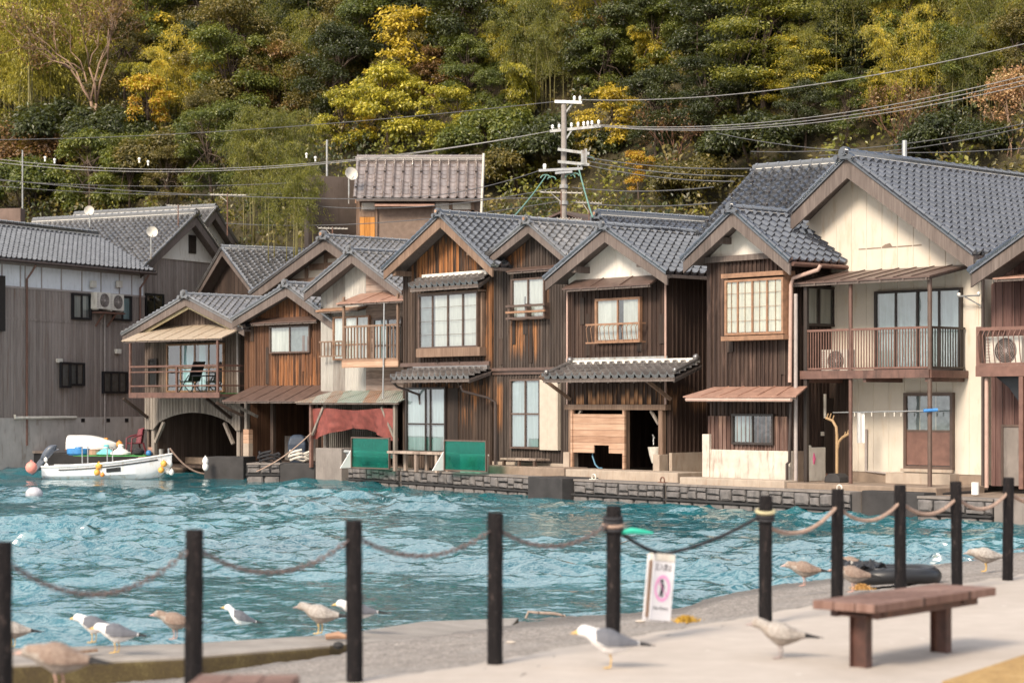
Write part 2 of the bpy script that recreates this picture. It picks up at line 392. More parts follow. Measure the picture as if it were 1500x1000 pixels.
# ------------------------------------------------------------------ roofs
def tile_plane(acc, O, A, L, S, Ls, tw=.26, ch=.235, hh=.08, guard=0, st=.055):
    """pantiles on the plane O + a*A + s*S (A along the eave, S up the slope)"""
    O, A, S = Vector(O), Vector(A).normalized(), Vector(S).normalized()
    N = A.cross(S).normalized()
    if N.z < 0: N = -N
    nt = max(2, round(L/tw)); nc = max(2, round(Ls/ch)); tw = L/nt; ch = Ls/nc
    tt = np.array([0, .09, .175, .26, .35, .67])
    pr = np.where(tt <= .35, hh*np.sin(np.pi*tt/.35), -.3*hh*np.sin(np.pi*(tt-.35)/.65))
    al = (np.arange(nt)[:, None]*tw+tt[None]*tw).ravel(); al = np.append(al, L); pf = np.append(np.tile(pr, nt), 0.)
    k = len(al); ti = np.append(np.repeat(np.arange(nt), 6), nt-1)
    jit = rng.normal(0, .0045, (nc, nt)); rows = []
    rows.append((0., pf*1.-.03))
    for j in range(nc):
        e = jit[j][ti]
        rows.append((j*ch, pf+st+e)); rows.append((j*ch+ch*1.02, pf-.002+e*.3))
    V = []
    On, An, Sn, Nn = (np.array(x) for x in (O, A, S, N))
    for s_, p_ in rows: V.append(On[None]+al[:, None]*An[None]+s_*Sn[None]+p_[:, None]*Nn[None])
    V = np.concatenate(V); b = len(acc['V']); acc['V'] = np.concatenate([acc['V'], V]) if b else V
    nr = len(rows); i = np.arange(nr-1)[:, None]*k+np.arange(k-1)[None]
    Q = np.stack([i, i+1, i+k+1, i+k], -1).reshape(-1, 4)+b
    if A.cross(S).z < 0: Q = Q[:, ::-1]
    tint = np.zeros((nr-1, k-1)); base = rng.random((nc, nt))
    for r in range(nr-1): tint[r] = base[min(nc-1, max(0, (r-1)//2))][ti[:-1]]
    acc['F'].append(Q); acc['T'].append(tint.ravel()); acc['I'].append(np.zeros(len(Q), int))
    if guard:   # little snow-stop loops on every few tiles
        mb = MB()
        for r in range(2, nc-1, guard):
            for c in range((r//guard) % 2, nt, 2):
                p = O+A*((c+.18)*tw)+S*(r*ch+.05)+N*(hh+.02)
                mb.beam(p-A*.05, p+A*.05, .05, .045, up=N)
        acc_mb(acc, mb, 2)

def acc_mb(acc, mb, mi):
    b = len(acc['V']); V = np.array([tuple(p) for p in mb.v], float); acc['V'] = np.concatenate([acc['V'], V]) if b else V
    Q = []
    for f in mb.f:
        f = list(f)
        if len(f) == 4: Q.append(f)
        elif len(f) == 3: Q.append([f[0], f[1], f[2], f[2]])
        else:
            for i in range(1, len(f)-1, 2):
                Q.append([f[0], f[i], f[i+1], f[min(i+2, len(f)-1)]])
    acc['F'].append(np.array(Q)+b); acc['T'].append(rng.random(len(Q))); acc['I'].append(np.full(len(Q), mi))
def new_acc(): return {'V': np.zeros((0, 3)), 'F': [], 'T': [], 'I': []}
def acc_build(acc, name, mats, parent, fr=None):
    o = npmesh(name, acc['V'], np.concatenate(acc['F']), mats, np.concatenate(acc['I']), True, 42, attr=np.concatenate(acc['T']))
    place(o, parent, fr); return o

def ridge_bar(parent, p0, p1, mat, fr=None, w=.26, h=.16, rc=.085, name='ridge', stripe=True):
    p0, p1 = Vector(p0), Vector(p1); d = (p1-p0); L = d.length; d.normalize(); a = d.cross(Vector((0, 0, 1))).normalized()
    mb = MB()
    mb.beam(p0+Vector((0, 0, h*.25)), p1+Vector((0, 0, h*.25)), w, h*.5)
    mb.beam(p0+Vector((0, 0, h*.56)), p1+Vector((0, 0, h*.56)), w*1.12, h*.1, 1 if stripe else 0)
    mb.beam(p0+Vector((0, 0, h*.8)), p1+Vector((0, 0, h*.8)), w*.86, h*.38)
    n = max(2, round(L/.33)); secs = []
    for i in range(n):
        for (t, r) in ((0, rc*1.16), (.2, rc*1.16), (.22, rc), (.99, rc)):
            c = p0+d*(L*(i+t)/n)+Vector((0, 0, h*.97))
            secs.append([c+a*(r*math.cos(q))+Vector((0, 0, r*math.sin(q))) for q in [2*math.pi*j/10 for j in range(10)]])
    mb.loft(secs)
    return mb.build(name, [mat, M['mortar']], parent, fr, True, 35)

def ridge_end(parent, p, out, mat, fr=None, s=1., warm=False):
    """demon-tile at the ridge end: scrolled plate with a round boss on top"""
    p, out = Vector(p), Vector(out).normalized(); a = out.cross(Vector((0, 0, 1))).normalized(); z = Vector((0, 0, 1))
    mb = MB(); pr = [(-.26, -.12), (-.30, -.02), (-.24, .05), (-.17, .05), (-.16, .15), (-.10, .23), (0, .26), (.10, .23), (.16, .15), (.17, .05), (.24, .05), (.30, -.02), (.26, -.12), (.1, -.06), (-.1, -.06)]
    f = [p+a*(x*s)+z*(y*s)+out*.09*s for x, y in pr]; b = [p+a*(x*s)+z*(y*s)-out*.02*s for x, y in pr]; n = len(pr)
    mb.add(f+b, [tuple(range(n)), tuple(range(2*n-1, n-1, -1))]+[(i, i+n, (i+1) % n+n, (i+1) % n) for i in range(n)])
    mb.tube([p+z*.12*s+out*.06*s, p+z*.12*s+out*.15*s], .105*s, 12, 0)
    mb.tube([p+z*.12*s+out*.15*s, p+z*.12*s+out*.165*s], .06*s, 10, 1)
    for sg in (-1, 1): mb.tube([p+a*(.23*sg*s)-z*.02*s+out*.08*s, p+a*(.23*sg*s)-z*.02*s+out*.14*s], .07*s, 10)
    return mb.build('ridge_end', [mat, M['salmon_planks'] if warm else mat], parent, fr, True, 35)

def gable_roof(root, fr, apex, eL, eR, v0, v1, tile_m, barge_m, bh=.24, left=True, right=True, guard=0, deco=1., ridge_h=.17, barge=True, warm=False, tw=.27, lip=.1, vR=None, pale=None, hh=.08, st=.055):
    """roof of a gabled house; apex/eL/eR are (u,z) on the gable plane v0, the ridge runs back to v1"""
    ua, za = apex; acc = new_acc(); vR = v1 if vR is None else vR
    for (ue, ze), sg, on, ve in ((eL, -1, left, v1), (eR, 1, right, vR)):
        if not on: continue
        S = Vector((ua-ue, 0, za-ze)); tile_plane(acc, (ue, v0-lip, ze+.05), (0, 1, 0), ve-v0+lip, S, S.length, tw=tw, guard=guard, hh=hh, st=st)
        n = Vector((-(za-ze), 0, ua-ue)); bh_ = bh; n = n if n.z > 0 else -n; n.normalize()
        mb = MB(); e = Vector((ue, 0, ze)); q = Vector((ua, 0, za))
        mb.prism([(ue, ze-.005), (ua, za-.005), (ua, za-.075), (ue, ze-.075)], v0, ve); acc_mb(acc, mb, 1)
        mb = MB(); k = max(3, int(S.length/.25)); secs = []      # sleeve tiles down the gable edge
        for i in range(k):
            for t, r in ((0, .062), (.96, .05)):
                c = e+(q-e)*((i+t)/k)+n*.085+Vector((0, v0-lip+.03, 0)); dd = Vector((0, 1, 0))
                secs.append([c+dd*(r*math.cos(w))+n*(r*math.sin(w)) for w in [2*math.pi*j/8 for j in range(8)]])
        mb.loft(secs); mb.prism([(ue, ze+.09), (ua, za+.09), (ua, za-.0), (ue, ze-.0)], v0-lip, v0-lip+.035); acc_mb(acc, mb, 0)
    roof = acc_build(acc, 'roof', [tile_m, M['barge'], M['frame_dark']], root, fr)
    if barge:
        for (ue, ze), on, in ((eL, True), (eR, True)):
            mb = MB(); sg = 1 if ue > ua else -1; m = (za-ze)/abs(ua-ue)
            mb.prism([(ue, ze-.008), (ua+.004*sg, za-.008), (ua+.004*sg, za-bh*1.25), (ue-.0*sg, ze-bh)], v0-.055, v0-.003)
            if pale:
                mb.prism([(ue-.5*sg, ze-bh+m*.5*.97), (ua+.004*sg, za-bh*1.25), (ua+.004*sg, za-bh*1.25-.09), (ue-.5*sg, ze-bh-.09+m*.5*.97)], v0+.06, v0+.1, 1)
            mb.build('bargeboard', [barge_m, pale or barge_m], root, fr)
    rb = ridge_bar(roof, (ua, v0-lip, za-.03), (ua, v1, za-.03), tile_m, fr, h=ridge_h*.82)
    if deco: ridge_end(roof, (ua, v0-lip, za+.04), (0, -1, 0), tile_m, fr, deco*.8, warm)
    return roof

def roof_z(apex, eL, eR, u):
    ua, za = apex
    e = eL if u < ua else eR
    return e[1]+(za-e[1])*(u-e[0])/(ua-e[0])

# ------------------------------------------------------------------ walls and openings
def panel(mb, a, b, z0, top, at, dep, axis='u', bat=.0, bw=.035, bp=.022, mi=0, off=0.):
    """wall panel from a to b along u (or v when axis='v'), upper edge top (number or function); thickness dep behind `at`; battens in front"""
    T = top if callable(top) else (lambda x: top)
    n = 1 if not callable(top) else 12
    xs = [a+(b-a)*i/n for i in range(n+1)]
    poly = [(a, z0), (b, z0)]+[(x, T(x)) for x in reversed(xs)]
    (mb.prism if axis == 'u' else mb.prismx)(poly, at, at+dep, mi)
    if bat:
        x = a+bat*.5+off
        sg = -1 if dep > 0 else 1
        while x < b-.01:
            z1 = T(x)-.012
            if axis == 'u': mb.box(x-bw/2, x+bw/2, at+sg*bp, at, z0, z1, mi)
            else: mb.box(at, at+sg*bp, x-bw/2, x+bw/2, z0, z1, mi)
            x += bat

def window(root, fr, r, n=2, v=0., frame='frame_brown', curtain='curtain', depth=.07, fw=.05, rail=None, sill=0., grid=None, back='room_dark', px=True, name='window', mull=.04, gw=.007, cur_split=None, widths=None):
    if px:
        u0, z1 = fr.uz(r[0], r[1], v-depth); u1, z0 = fr.uz(r[2], r[3], v-depth)
        z1 = (z1+fr.z(r[2], r[1], v-depth))/2; z0 = (z0+fr.z(r[0], r[3], v-depth))/2
    else: u0, z0, u1, z1 = r
    mb = MB(); d0 = v-depth
    mb.box(u0, u0+fw, d0, v, z0, z1); mb.box(u1-fw, u1, d0, v, z0, z1)
    mb.box(u0+fw, u1-fw, d0, v, z1-fw, z1); mb.box(u0+fw, u1-fw, d0, v, z0, z0+fw)
    ed = [u0+(u1-u0)*x for x in (widths or [i/n for i in range(n+1)])]
    for i in range(1, len(ed)-1): mb.box(ed[i]-mull/2, ed[i]+mull/2, d0+.012, v-.02, z0+fw, z1-fw)
    if rail:
        for q in (rail if isinstance(rail, (list, tuple)) else [rail]):
            z = z0+(z1-z0)*q; mb.box(u0+fw, u1-fw, d0+.02, v-.035, z-.022, z+.022)
    if grid:
        gx, gz = grid
        for i in range(len(ed)-1):
            for k in range(1, gx): x = ed[i]+(ed[i+1]-ed[i])*k/gx; mb.box(x-gw, x+gw, d0+.018, d0+.03, z0+fw, z1-fw)
        for k in range(1, gz): z = z0+(z1-z0)*k/gz; mb.box(u0+fw, u1-fw, d0+.014, d0+.026, z-gw, z+gw)
    if sill: mb.box(u0-.06, u1+.06, d0-sill, v, z0-.05, z0-.002)
    w = mb.build(name, M[frame], root, fr)
    g = MB(); y = d0+.034; g.add([(u0+fw, y, z0+fw), (u1-fw, y, z0+fw), (u1-fw, y, z1-fw), (u0+fw, y, z1-fw)], [(0, 1, 2, 3)]); g.build('pane', M['glass'], w, fr)
    b = MB(); y = v-.006; b.add([(u0+fw, y, z0+fw), (u1-fw, y, z0+fw), (u1-fw, y, z1-fw), (u0+fw, y, z1-fw)], [(0, 1, 2, 3)]); b.build('pane_backing', M[back], w, fr)  # sheet behind the glass; its dark tone puts the room's shade into colour
    if curtain:
        spans = cur_split or [(0., 1.)]
        c = MB()
        for (s0, s1) in spans:
            a0, a1 = u0+fw+(u1-u0-2*fw)*s0, u0+fw+(u1-u0-2*fw)*s1; k = max(4, int((a1-a0)/.025)); ph = rng.random()*6
            top = [(a0+(a1-a0)*i/k, v-.018+.008*math.sin(i*.95+ph)+.003*math.sin(i*.31+ph), z1-fw) for i in range(k+1)]
            bot = [(p[0], p[1], z0+fw+.01) for p in top]
            c.add(top+bot, [(i, i+1, k+2+i, k+1+i) for i in range(k)])
        c.build('curtain', M[curtain], w, fr, True, 80)
    return w

def shelf_roof(root, fr, u0, u1, vw, zw, vf, zf, mat, th=.03, name='awning', seams=0, inset=0., ribs=True):
    """thin sloping sheet roof from the wall (vw,zw) down to its front edge (vf,zf), on rafters"""
    mb = MB()
    P = [(u0+inset, vw, zw), (u1-inset, vw, zw), (u1, vf, zf), (u0, vf, zf)]; th_ = Vector((0, 0, th))
    mb.add([Vector(p)+th_ for p in P]+[Vector(p) for p in P], [(3, 2, 1, 0), (4, 5, 6, 7), (0, 1, 5, 4), (1, 2, 6, 5), (2, 3, 7, 6), (3, 0, 4, 7)])
    for i in range(1, seams):
        q = i/seams; a = Vector(P[0]).lerp(Vector(P[1]), q); b = Vector(P[3]).lerp(Vector(P[2]), q)
        mb.beam(a+th_*1.2, b+th_*1.2, .03, .028)
    if ribs:
        mb.beam((u0+.03, vf+.05, zf-.025), (u1-.03, vf+.05, zf-.025), .04, .05, 1)
        k = max(2, int((u1-u0)/.6))
        for i in range(k+1):
            q = (i+.15)/(k+.3); a = Vector(P[0]).lerp(Vector(P[1]), q); b = Vector(P[3]).lerp(Vector(P[2]), q)
            mb.beam(a-Vector((0, 0, .03)), b-Vector((0, 0, .03)), .04, .05, 1)
    return mb.build(name, [mat, M['barge']], root, fr)

def tile_pent(root, fr, u0, u1, vw, zw, vf, zf, tile_m, ends=False, name='pent_roof', flash=True, tw=.25):
    acc = new_acc(); S = Vector((0, vw-vf, zw-zf))
    tile_plane(acc, (u0, vf, zf), (1, 0, 0), u1-u0, S, S.length, tw=tw)
    mb = MB(); mb.prismx([(vf, zf-.05), (vw, zw-.05), (vw, zw-.1), (vf+.03, zf-.1)], u0+.03, u1-.03)
    k = max(3, int((u1-u0)/.45))
    for i in range(k+1):
        u = u0+.08+(u1-u0-.16)*i/k; mb.beam((u, vw, zw-.13), (u, vf+.06, zf-.13), .045, .06)
    mb.box(u0+.02, u1-.02, vf+.02, vf+.05, zf-.13, zf-.045); acc_mb(acc, mb, 1)
    if flash:
        mb = MB(); mb.beam((u0+.1, vw-.05, zw+.05), (u1-.1, vw-.05, zw+.05), .1, .12); acc_mb(acc, mb, 2)
    o = acc_build(acc, name, [tile_m, M['barge'], M['tile_old'] if flash is True else M['mortar']], root, fr)
    if ends:
        for u, sg in ((u0+.12, -1), (u1-.12, 1)):
            mb = MB(); mb.tube([(u, vw-.02, zw+.1), (u+.04*sg, vf+.12, zf+.13)], .05, 10)
            mb.ball((u+.05*sg, vf+.1, zf+.14), .07, 10); mb.ball((u, vw-.12, zw+.12), .09, 10)
            mb.build('ridge_end', tile_m, o, fr, True, 50)
    return o

def pipe(root, fr, pts, mat='gutter', r=.035, name='drainpipe'):
    mb = MB(); mb.tube(pts, r, 8); return mb.build(name, M[mat], root, fr, True, 50)

def railing(root, fr, p0, p1, z0, z1, nb, mat='rail_brown', top=.05, bar=.018, mid=(), name='railing', lower=True, pts_out=0.):
    """p0,p1: (u,v) ends; balusters between rails"""
    a, b = Vector((*p0, 0)), Vector((*p1, 0)); mb = MB()
    mb.beam(a+Vector((0, 0, z1)), b+Vector((0, 0, z1)), top, top)
    if lower: mb.beam(a+Vector((0, 0, z0)), b+Vector((0, 0, z0)), top*.8, top*.8)
    for q in mid: mb.beam(a+Vector((0, 0, z0+(z1-z0)*q)), b+Vector((0, 0, z0+(z1-z0)*q)), top*.8, top*.7)
    for i in range(nb):
        p = a.lerp(b, (i+.5)/nb)
        if pts_out:
            n = (b-a).normalized().cross(Vector((0, 0, 1)))*pts_out
            mb.tube([p+Vector((0, 0, z1)), p+n+Vector((0, 0, z1-.2*(z1-z0))), p+n*.6+Vector((0, 0, z0+.3*(z1-z0))), p+n*.1+Vector((0, 0, z0))], bar*.5, 5)
        else: mb.beam(p+Vector((0, 0, z0)), p+Vector((0, 0, z1)), bar, bar, up=(0, 1, 0))
    return mb.build(name, M[mat], root, fr)

def post(root, fr, u, v, z0, z1, w=.1, mat='barge', name='post'):
    mb = MB(); mb.box(u-w/2, u+w/2, v-w/2, v+w/2, z0, z1); return mb.build(name, M[mat], root, fr, bevel=.008)
# ------------------------------------------------------------------ the boathouses
WZ = -.74           # water level
def body(root, fr, W, D, z0, top, mat, bat=.15, zs=None, front=True, side=True, mats=None, bp=.022, zf0=None):
    mb = MB(); T = top if callable(top) else (lambda u: top)
    if front: panel(mb, 0, W, z0 if zf0 is None else zf0, top, 0, .1, 'u', bat, bp=bp)
    tl, tr = T(0.)-.01, T(W)-.01
    panel(mb, .1, D, z0, tr, W, -.1, 'v', bat if side else 0, bp=bp)
    panel(mb, .1, D, z0, tl, 0, .1, 'v', 0)
    n = 12; poly = [(.1, z0), (W-.1, z0)]+[(.1+(W-.2)*i/n, T(.1+(W-.2)*i/n)) for i in range(n, -1, -1)]
    mb.prism(poly, D, D+.1)
    return mb.build('wall', mat, root, fr)
def gtop(ap, eL, eR, d=.09): return lambda u: roof_z(ap, eL, eR, u)-d
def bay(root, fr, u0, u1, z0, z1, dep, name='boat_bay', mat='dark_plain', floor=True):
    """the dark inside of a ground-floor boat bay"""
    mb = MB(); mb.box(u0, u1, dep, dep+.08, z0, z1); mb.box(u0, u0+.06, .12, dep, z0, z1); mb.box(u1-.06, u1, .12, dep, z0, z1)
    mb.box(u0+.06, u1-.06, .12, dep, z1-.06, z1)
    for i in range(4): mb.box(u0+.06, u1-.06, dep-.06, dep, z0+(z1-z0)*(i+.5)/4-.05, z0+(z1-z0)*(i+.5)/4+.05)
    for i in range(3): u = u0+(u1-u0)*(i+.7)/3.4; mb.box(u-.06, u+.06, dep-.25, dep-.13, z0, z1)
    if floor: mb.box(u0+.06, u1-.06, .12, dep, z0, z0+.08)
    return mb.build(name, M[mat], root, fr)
def fitting(root, fr, name, mat, f, smooth=False, bevel=0.):
    mb = MB(); f(mb); return mb.build(name, M[mat] if isinstance(mat, str) else [M[m] for m in mat], root, fr, smooth, bevel=bevel)

# --- house with the four-pane window above a tiled pent roof
f5 = Fr(50, 590, 59.); W5 = f5.u(720)
h5 = thing('wooden_house', 'dark plank house with orange boards in its gable and a four-pane upper window', 'house', f5, group='boathouses along the quay')
ap, eL, eR = f5.uz(647, 317, -.6), f5.uz(564, 397, -.6), f5.uz(723, 392, -.6)
u1_, z1_ = f5.uz(720, 345); zg = f5.z(600, 405)
w5 = wood('house_boards', (.022, .015, .012), (.052, .035, .027), (.125, .088, .068), .13,
          [(.5, 3.5, zg-.05, zg+1.0, 1.), (.6, 3.9, f5.z(650, 590), f5.z(650, 562), .9), (3.45, 4.4, f5.z(700, 530), f5.z(700, 415), .75), (2.4, 3.2, f5.z(690, 625), f5.z(690, 600), .8)], orange=(.30, .13, .05))
body(h5, f5, W5, 8, -.2, gtop(ap, eL, eR), w5, .135)
gable_roof(h5, f5, ap, eL, eR, -.6, 7.5, M['tile_mid'], M['barge_warm'], .25, warm=True, deco=.95)
fitting(h5, f5, 'purlin', 'barge_warm', lambda m: [m.box(u-.07, u+.07, -.58, -.001, roof_z(ap, eL, eR, u)-.36, roof_z(ap, eL, eR, u)-.22) for u in (.35, ap[0], W5-.3)])
a, b = f5.uz(597, 421, -.55), f5.uz(714, 405, 0)
tile_pent(h5, f5, a[0], W5+.02, -.02, a[1]+.26, -.5, a[1], M['tile_old'], flash='white')
window(h5, f5, (612, 429, 699, 510), 4, -.12, 'frame_brown', 'curtain', .1, .055, grid=(1, 4), gw=.005, widths=[0, .24, .5, .75, 1], cur_split=[(.25, .74), (.77, 1)], back='room_grey')
a, b = f5.uz(612, 511, -.2), f5.uz(703, 520, -.2)
fitting(h5, f5, 'window_sill', 'barge_warm', lambda m: [m.box(a[0]-.02, b[0]+.05, -.26, -.001, b[1]-.02, a[1]), m.box(a[0], a[0]+.06, -.12, -.001, a[1], a[1]+1.5), m.box(b[0]-.08, b[0]-.02, -.12, -.001, a[1], a[1]+1.5), m.box(a[0]-.03, b[0]+.02, -.2, -.001, a[1]+1.52, a[1]+1.58)], bevel=.01)
for px in (640, 672):
    u, z = f5.uz(px, 521, -.1); fitting(h5, f5, 'bracket', 'frame_dark', lambda m: m.tube([(u, -.02, z-.34), (u+.0, -.1, z-.1), (u, -.22, z-.01)], .022, 6))
a = f5.uz(566, 556, -.9); zt = f5.z(640, 541)
tile_pent(h5, f5, a[0]+.12, W5+.06, -.03, zt-.02, -.85, a[1]+.04, M['tile_old'], flash=True)
fitting(h5, f5, 'flashing', 'metal_brown', lambda m: m.box(-.02, W5-.02, -.075, -.023, zt+.09, zt+.2))
window(h5, f5, (593, 567, 652, 663), 3, -.02, 'frame_dark', 'curtain_blue', .1, .06, rail=.44, widths=[0, .5, .62, 1], name='sliding_door', cur_split=[(0, .46), (.6, 1)], back='room_grey')
u0, z0 = f5.uz(653, 568); u1, _ = f5.uz(672, 568)
fitting(h5, f5, 'dark_recess_panel', 'dark_plain', lambda m: m.box(u0, u1, -.035, -.001, -.15, z0))  # flat panel on the wall; the recess's darkness is put into its colour
uu, zz = f5.uz(690, 566, -.5)
pipe(h5, f5, [(uu, -.86, zz+.02), (uu, -.8, zz-.12), (uu+.35, -.2, zz-.3), (uu+.5, -.06, zz-.42), (uu+.5, -.06, -.15)], 'gutter_dark', .035)
uu, zz = f5.uz(572, 556, -.8)
pipe(h5, f5, [(uu, -.8, zz), (uu+.05, -.6, zz-.2), (uu+.4, -.1, zz-.42), (uu+.42, -.06, zz-.7)], 'gutter_dark', .035)

# --- narrow dark house with the small two-pane window
f6 = Fr(50, 720, f5.w(W5, 0).y+.12); W6 = f6.u(832)
h6 = thing('wooden_house', 'narrow dark house with small two-pane upper window and beige storm shutter case', 'house', f6, group='boathouses along the quay')
ap, eL, eR = f6.uz(776, 328, -.45), f6.uz(714, 380, -.45), f6.uz(832, 378, -.45)
w6 = wood('house_boards', (.026, .020, .018), (.056, .043, .037), (.12, .094, .08), .12,
          [(.85, 1.95, f6.z(770, 515), f6.z(770, 466), 1.), (.3, 1.5, f6.z(750, 385), f6.z(750, 352), .95), (.1, .5, f6.z(730, 620), f6.z(730, 556), .9), (2.05, 2.35, f6.z(800, 440), f6.z(800, 410), .9)], orange=(.30, .135, .055))
body(h6, f6, W6, 8, .05, gtop(ap, eL, eR), w6, .115)
fitting(h6, f6, 'foundation', 'concrete_pale', lambda m: m.box(0, W6, -.05, 8, -.25, .06))
gable_roof(h6, f6, ap, eL, eR, -.45, 7.5, M['tile_grey'], M['barge'], .2, warm=True, deco=.95)
window(h6, f6, (748, 407, 797, 468), 2, -.02, 'frame_brown', 'curtain', .09, .05)
a, b = f6.uz(741, 400, -.3), f6.uz(808, 393, -.3); zt = f6.z(770, 392)
shelf_roof(h6, f6, a[0], b[0], -.02, a[1]+.12, -.3, a[1]+.02, M['metal_brown'], .03, 'window_hood')
a, b = f6.uz(742, 449, -.22), f6.uz(799, 464, -.22)
def rail6(m):
    for q in (0, .5, 1): m.box(a[0], b[0], -.26, -.22, b[1]+(a[1]-b[1])*q-.028, b[1]+(a[1]-b[1])*q+.028, 1 if q == .5 else 0)
    for u in (a[0]+.08, b[0]-.08, (a[0]+b[0])/2): m.box(u-.03, u+.03, -.215, -.02, b[1]-.05, a[1]+.05)
fitting(h6, f6, 'window_rail', ['frame_brown', 'frame_wood'], rail6)
zt = f6.z(776, 541); fitting(h6, f6, 'flashing', 'metal_brown', lambda m: (m.box(-.0, W6, -.12, -.023, zt-.03, zt+.05), m.box(0, W6, -.06, -.023, zt-.13, zt-.03)))
window(h6, f6, (746, 555, 791, 657), 2, -.02, 'frame_brown', 'curtain_blue', .09, .05, rail=(.5,), cur_split=[(0, .42), (.54, .9)])
a, b = f6.uz(791, 556, -.1), f6.uz(818, 657, -.1)
def shut(m):
    m.box(a[0]+.02, b[0], -.13, -.02, b[1]-.04, a[1]+.0)
    k = 34
    for i in range(k): z = b[1]+(a[1]-b[1])*(i+.5)/k; m.box(a[0]+.05, (a[0]+b[0])/2-.01, -.138, -.13, z-.018, z+.018); m.box((a[0]+b[0])/2+.03, b[0]-.03, -.138, -.13, z-.018, z+.018)
fitting(h6, f6, 'shutter_case', 'shutter', shut)

# --- house with the white gable, window balcony and tiled pent roof over an open bay
f7 = Fr(48, 832, 53.2); W7 = f7.u(978)
h7 = thing('wooden_house', 'dark house with white gable, tiled pent roof and plank-screened open bay', 'house', f7, group='boathouses along the quay')
ap, eL, eR = f7.uz(888, 336, -.55), f7.uz(801, 411, -.55), f7.uz(979, 402, -.55)
zg = f7.z(900, 413); zp = f7.z(900, 555)
w7 = wood('house_boards', (.022, .013, .010), (.045, .027, .021), (.10, .065, .05), .15,
          [(.2, 3.6, f7.z(900, 592)-.05, f7.z(900, 574), 1.)], orange=(.46, .24, .12))
mb = MB(); panel(mb, 0, W7, f7.z(900, 592), zg, 0, .1, 'u', .155)
top = gtop(ap, eL, eR)
panel(mb, .1, 7.5, -.15, top(W7)-.05, W7, -.1, 'v', .155); panel(mb, .1, 7.5, -.15, top(0), 0, .1, 'v', 0); mb.prism([(.1, -.15), (W7-.1, -.15), (W7-.1, top(W7-.1)), (ap[0], top(ap[0])), (.1, top(.1))], 7.5, 7.6)
mb.build('wall', w7, h7, f7)
mb = MB(); panel(mb, .02, W7-.02, zg, top, 0, .1, 'u', .3, bw=.012, bp=.004); mb.build('gable_wall', M['plaster'], h7, f7)
gable_roof(h7, f7, ap, eL, eR, -.55, 7., M['tile_mid'], M['barge'], .26, warm=False, deco=.9)
fitting(h7, f7, 'purlin', 'barge', lambda m: [m.box(u-.07, u+.07, -.52, -.001, roof_z(ap, eL, eR, u)-.36, roof_z(ap, eL, eR, u)-.2) for u in (.75, W7-.5)])
for px in (833, 977):
    uu = f7.u(px); pipe(h7, f7, [(uu, -.05, zg), (uu, -.05, f7.z(900, 592))], 'gutter', .03, 'corner_trim')
a, b = f7.uz(823, 427, -.5), f7.uz(952, 427, -.5)
shelf_roof(h7, f7, a[0], b[0], -.03, a[1]+.28, -.5, a[1]+.04, M['metal_brown'], .035, 'window_hood', 3)
window(h7, f7, (871, 436, 937, 501), 2, -.02, 'frame_wood', 'curtain', .1, .06, cur_split=[(0, .46), (.6, 1)])
a, b = f7.uz(858, 476, -.35), f7.uz(937, 500, -.35)
rl = railing(h7, f7, (a[0], -.34), (b[0], -.34), b[1], a[1], 12, 'frame_wood', .045, .02, name='window_rail', pts_out=.07)
fitting(rl, f7, 'bracket', 'frame_wood', lambda m: [m.box(u-.02, u+.02, -.34, -.12, z-.02, z+.02) for u in (a[0]+.03, b[0]-.03) for z in (a[1], b[1])])
z = f7.z(900, 526); fitting(h7, f7, 'flashing', 'galv', lambda m: m.box(-.02, W7+.02, -.06, -.023, z-.07, z+.05))
a, b = f7.uz(792, 553, -1.), f7.uz(990, 553, -1.)
tile_pent(h7, f7, a[0]+.1, b[0], -.04, f7.z(900, 533), -1.05, a[1], M['tile_old'], True, flash='white', tw=.27)
zl = f7.z(905, 592)
fitting(h7, f7, 'lintel', 'barge_warm', lambda m: m.box(-.03, W7+.02, -.1, .1, zl-.14, zl-.003))
for px in (838, 917, 970):
    uu = f7.u(px); post(h7, f7, uu, .0, -.12, zl-.142, .14, 'barge_warm')
for px, sg in ((838, 1), (970, -1)):
    uu = f7.u(px)+.09*sg; fitting(h7, f7, 'brace', 'silver_boards', lambda m: m.beam((uu, -.02, zl-.5), (uu+.28*sg, -.02, zl-.16), .06, .06))
for px in (822, 968):
    uu = f7.u(px, -.1); fitting(h7, f7, 'strut', 'barge_warm', lambda m: m.beam((uu+.3, -.06, zl+.12), (uu-.0, -.85, zl+.72), .08, .08))
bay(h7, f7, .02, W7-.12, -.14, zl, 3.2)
u0, z1 = f7.uz(840, 606, -.1); u1, z0 = f7.uz(915, 664, -.1); n0, _ = f7.uz(871, 640, -.1); n1, zn = f7.uz(893, 652, -.1)
mb = MB(); mb.prism([(u0, z0), (n0, z0), (n0, zn), (n1, zn), (n1, z0), (u1, z0), (u1, z1), (u0, z1)], -.13, -.09); mb.box(u0-.05, u0+.02, -.16, -.09, -.1, z1+.1); mb.box(u1-.02, u1+.05, -.16, -.09, -.1, z1+.1)
mb.build('plank_screen', M['salmon_planks'], h7, f7)
for px in (838, 970):
    uu = f7.u(px); fitting(h7, f7, 'post_base', 'concrete_pale', lambda m: m.box(uu-.11, uu+.11, -.22, .12, -.25, .38), bevel=.01)
# right-hand side of the same house: concrete footing, hood, window, lower lean-to
fs = f7.shift(W7, 0, 48-90.)           # runs along the side wall, away from the water
v0 = 0.; 
fitting(h7, fs, 'foundation', 'concrete_pale', lambda m: m.box(.05, 3.2, -.1, -.001, -.25, .42))
a, b = fs.uz(984, 449, -.5), fs.uz(1036, 449, -.5)
shelf_roof(h7, fs, 2.0, 4.8, -.02, f7.z(1010, 437, 3), -.5, f7.z(1010, 449, 3), M['metal_brown'], .03, 'window_hood')
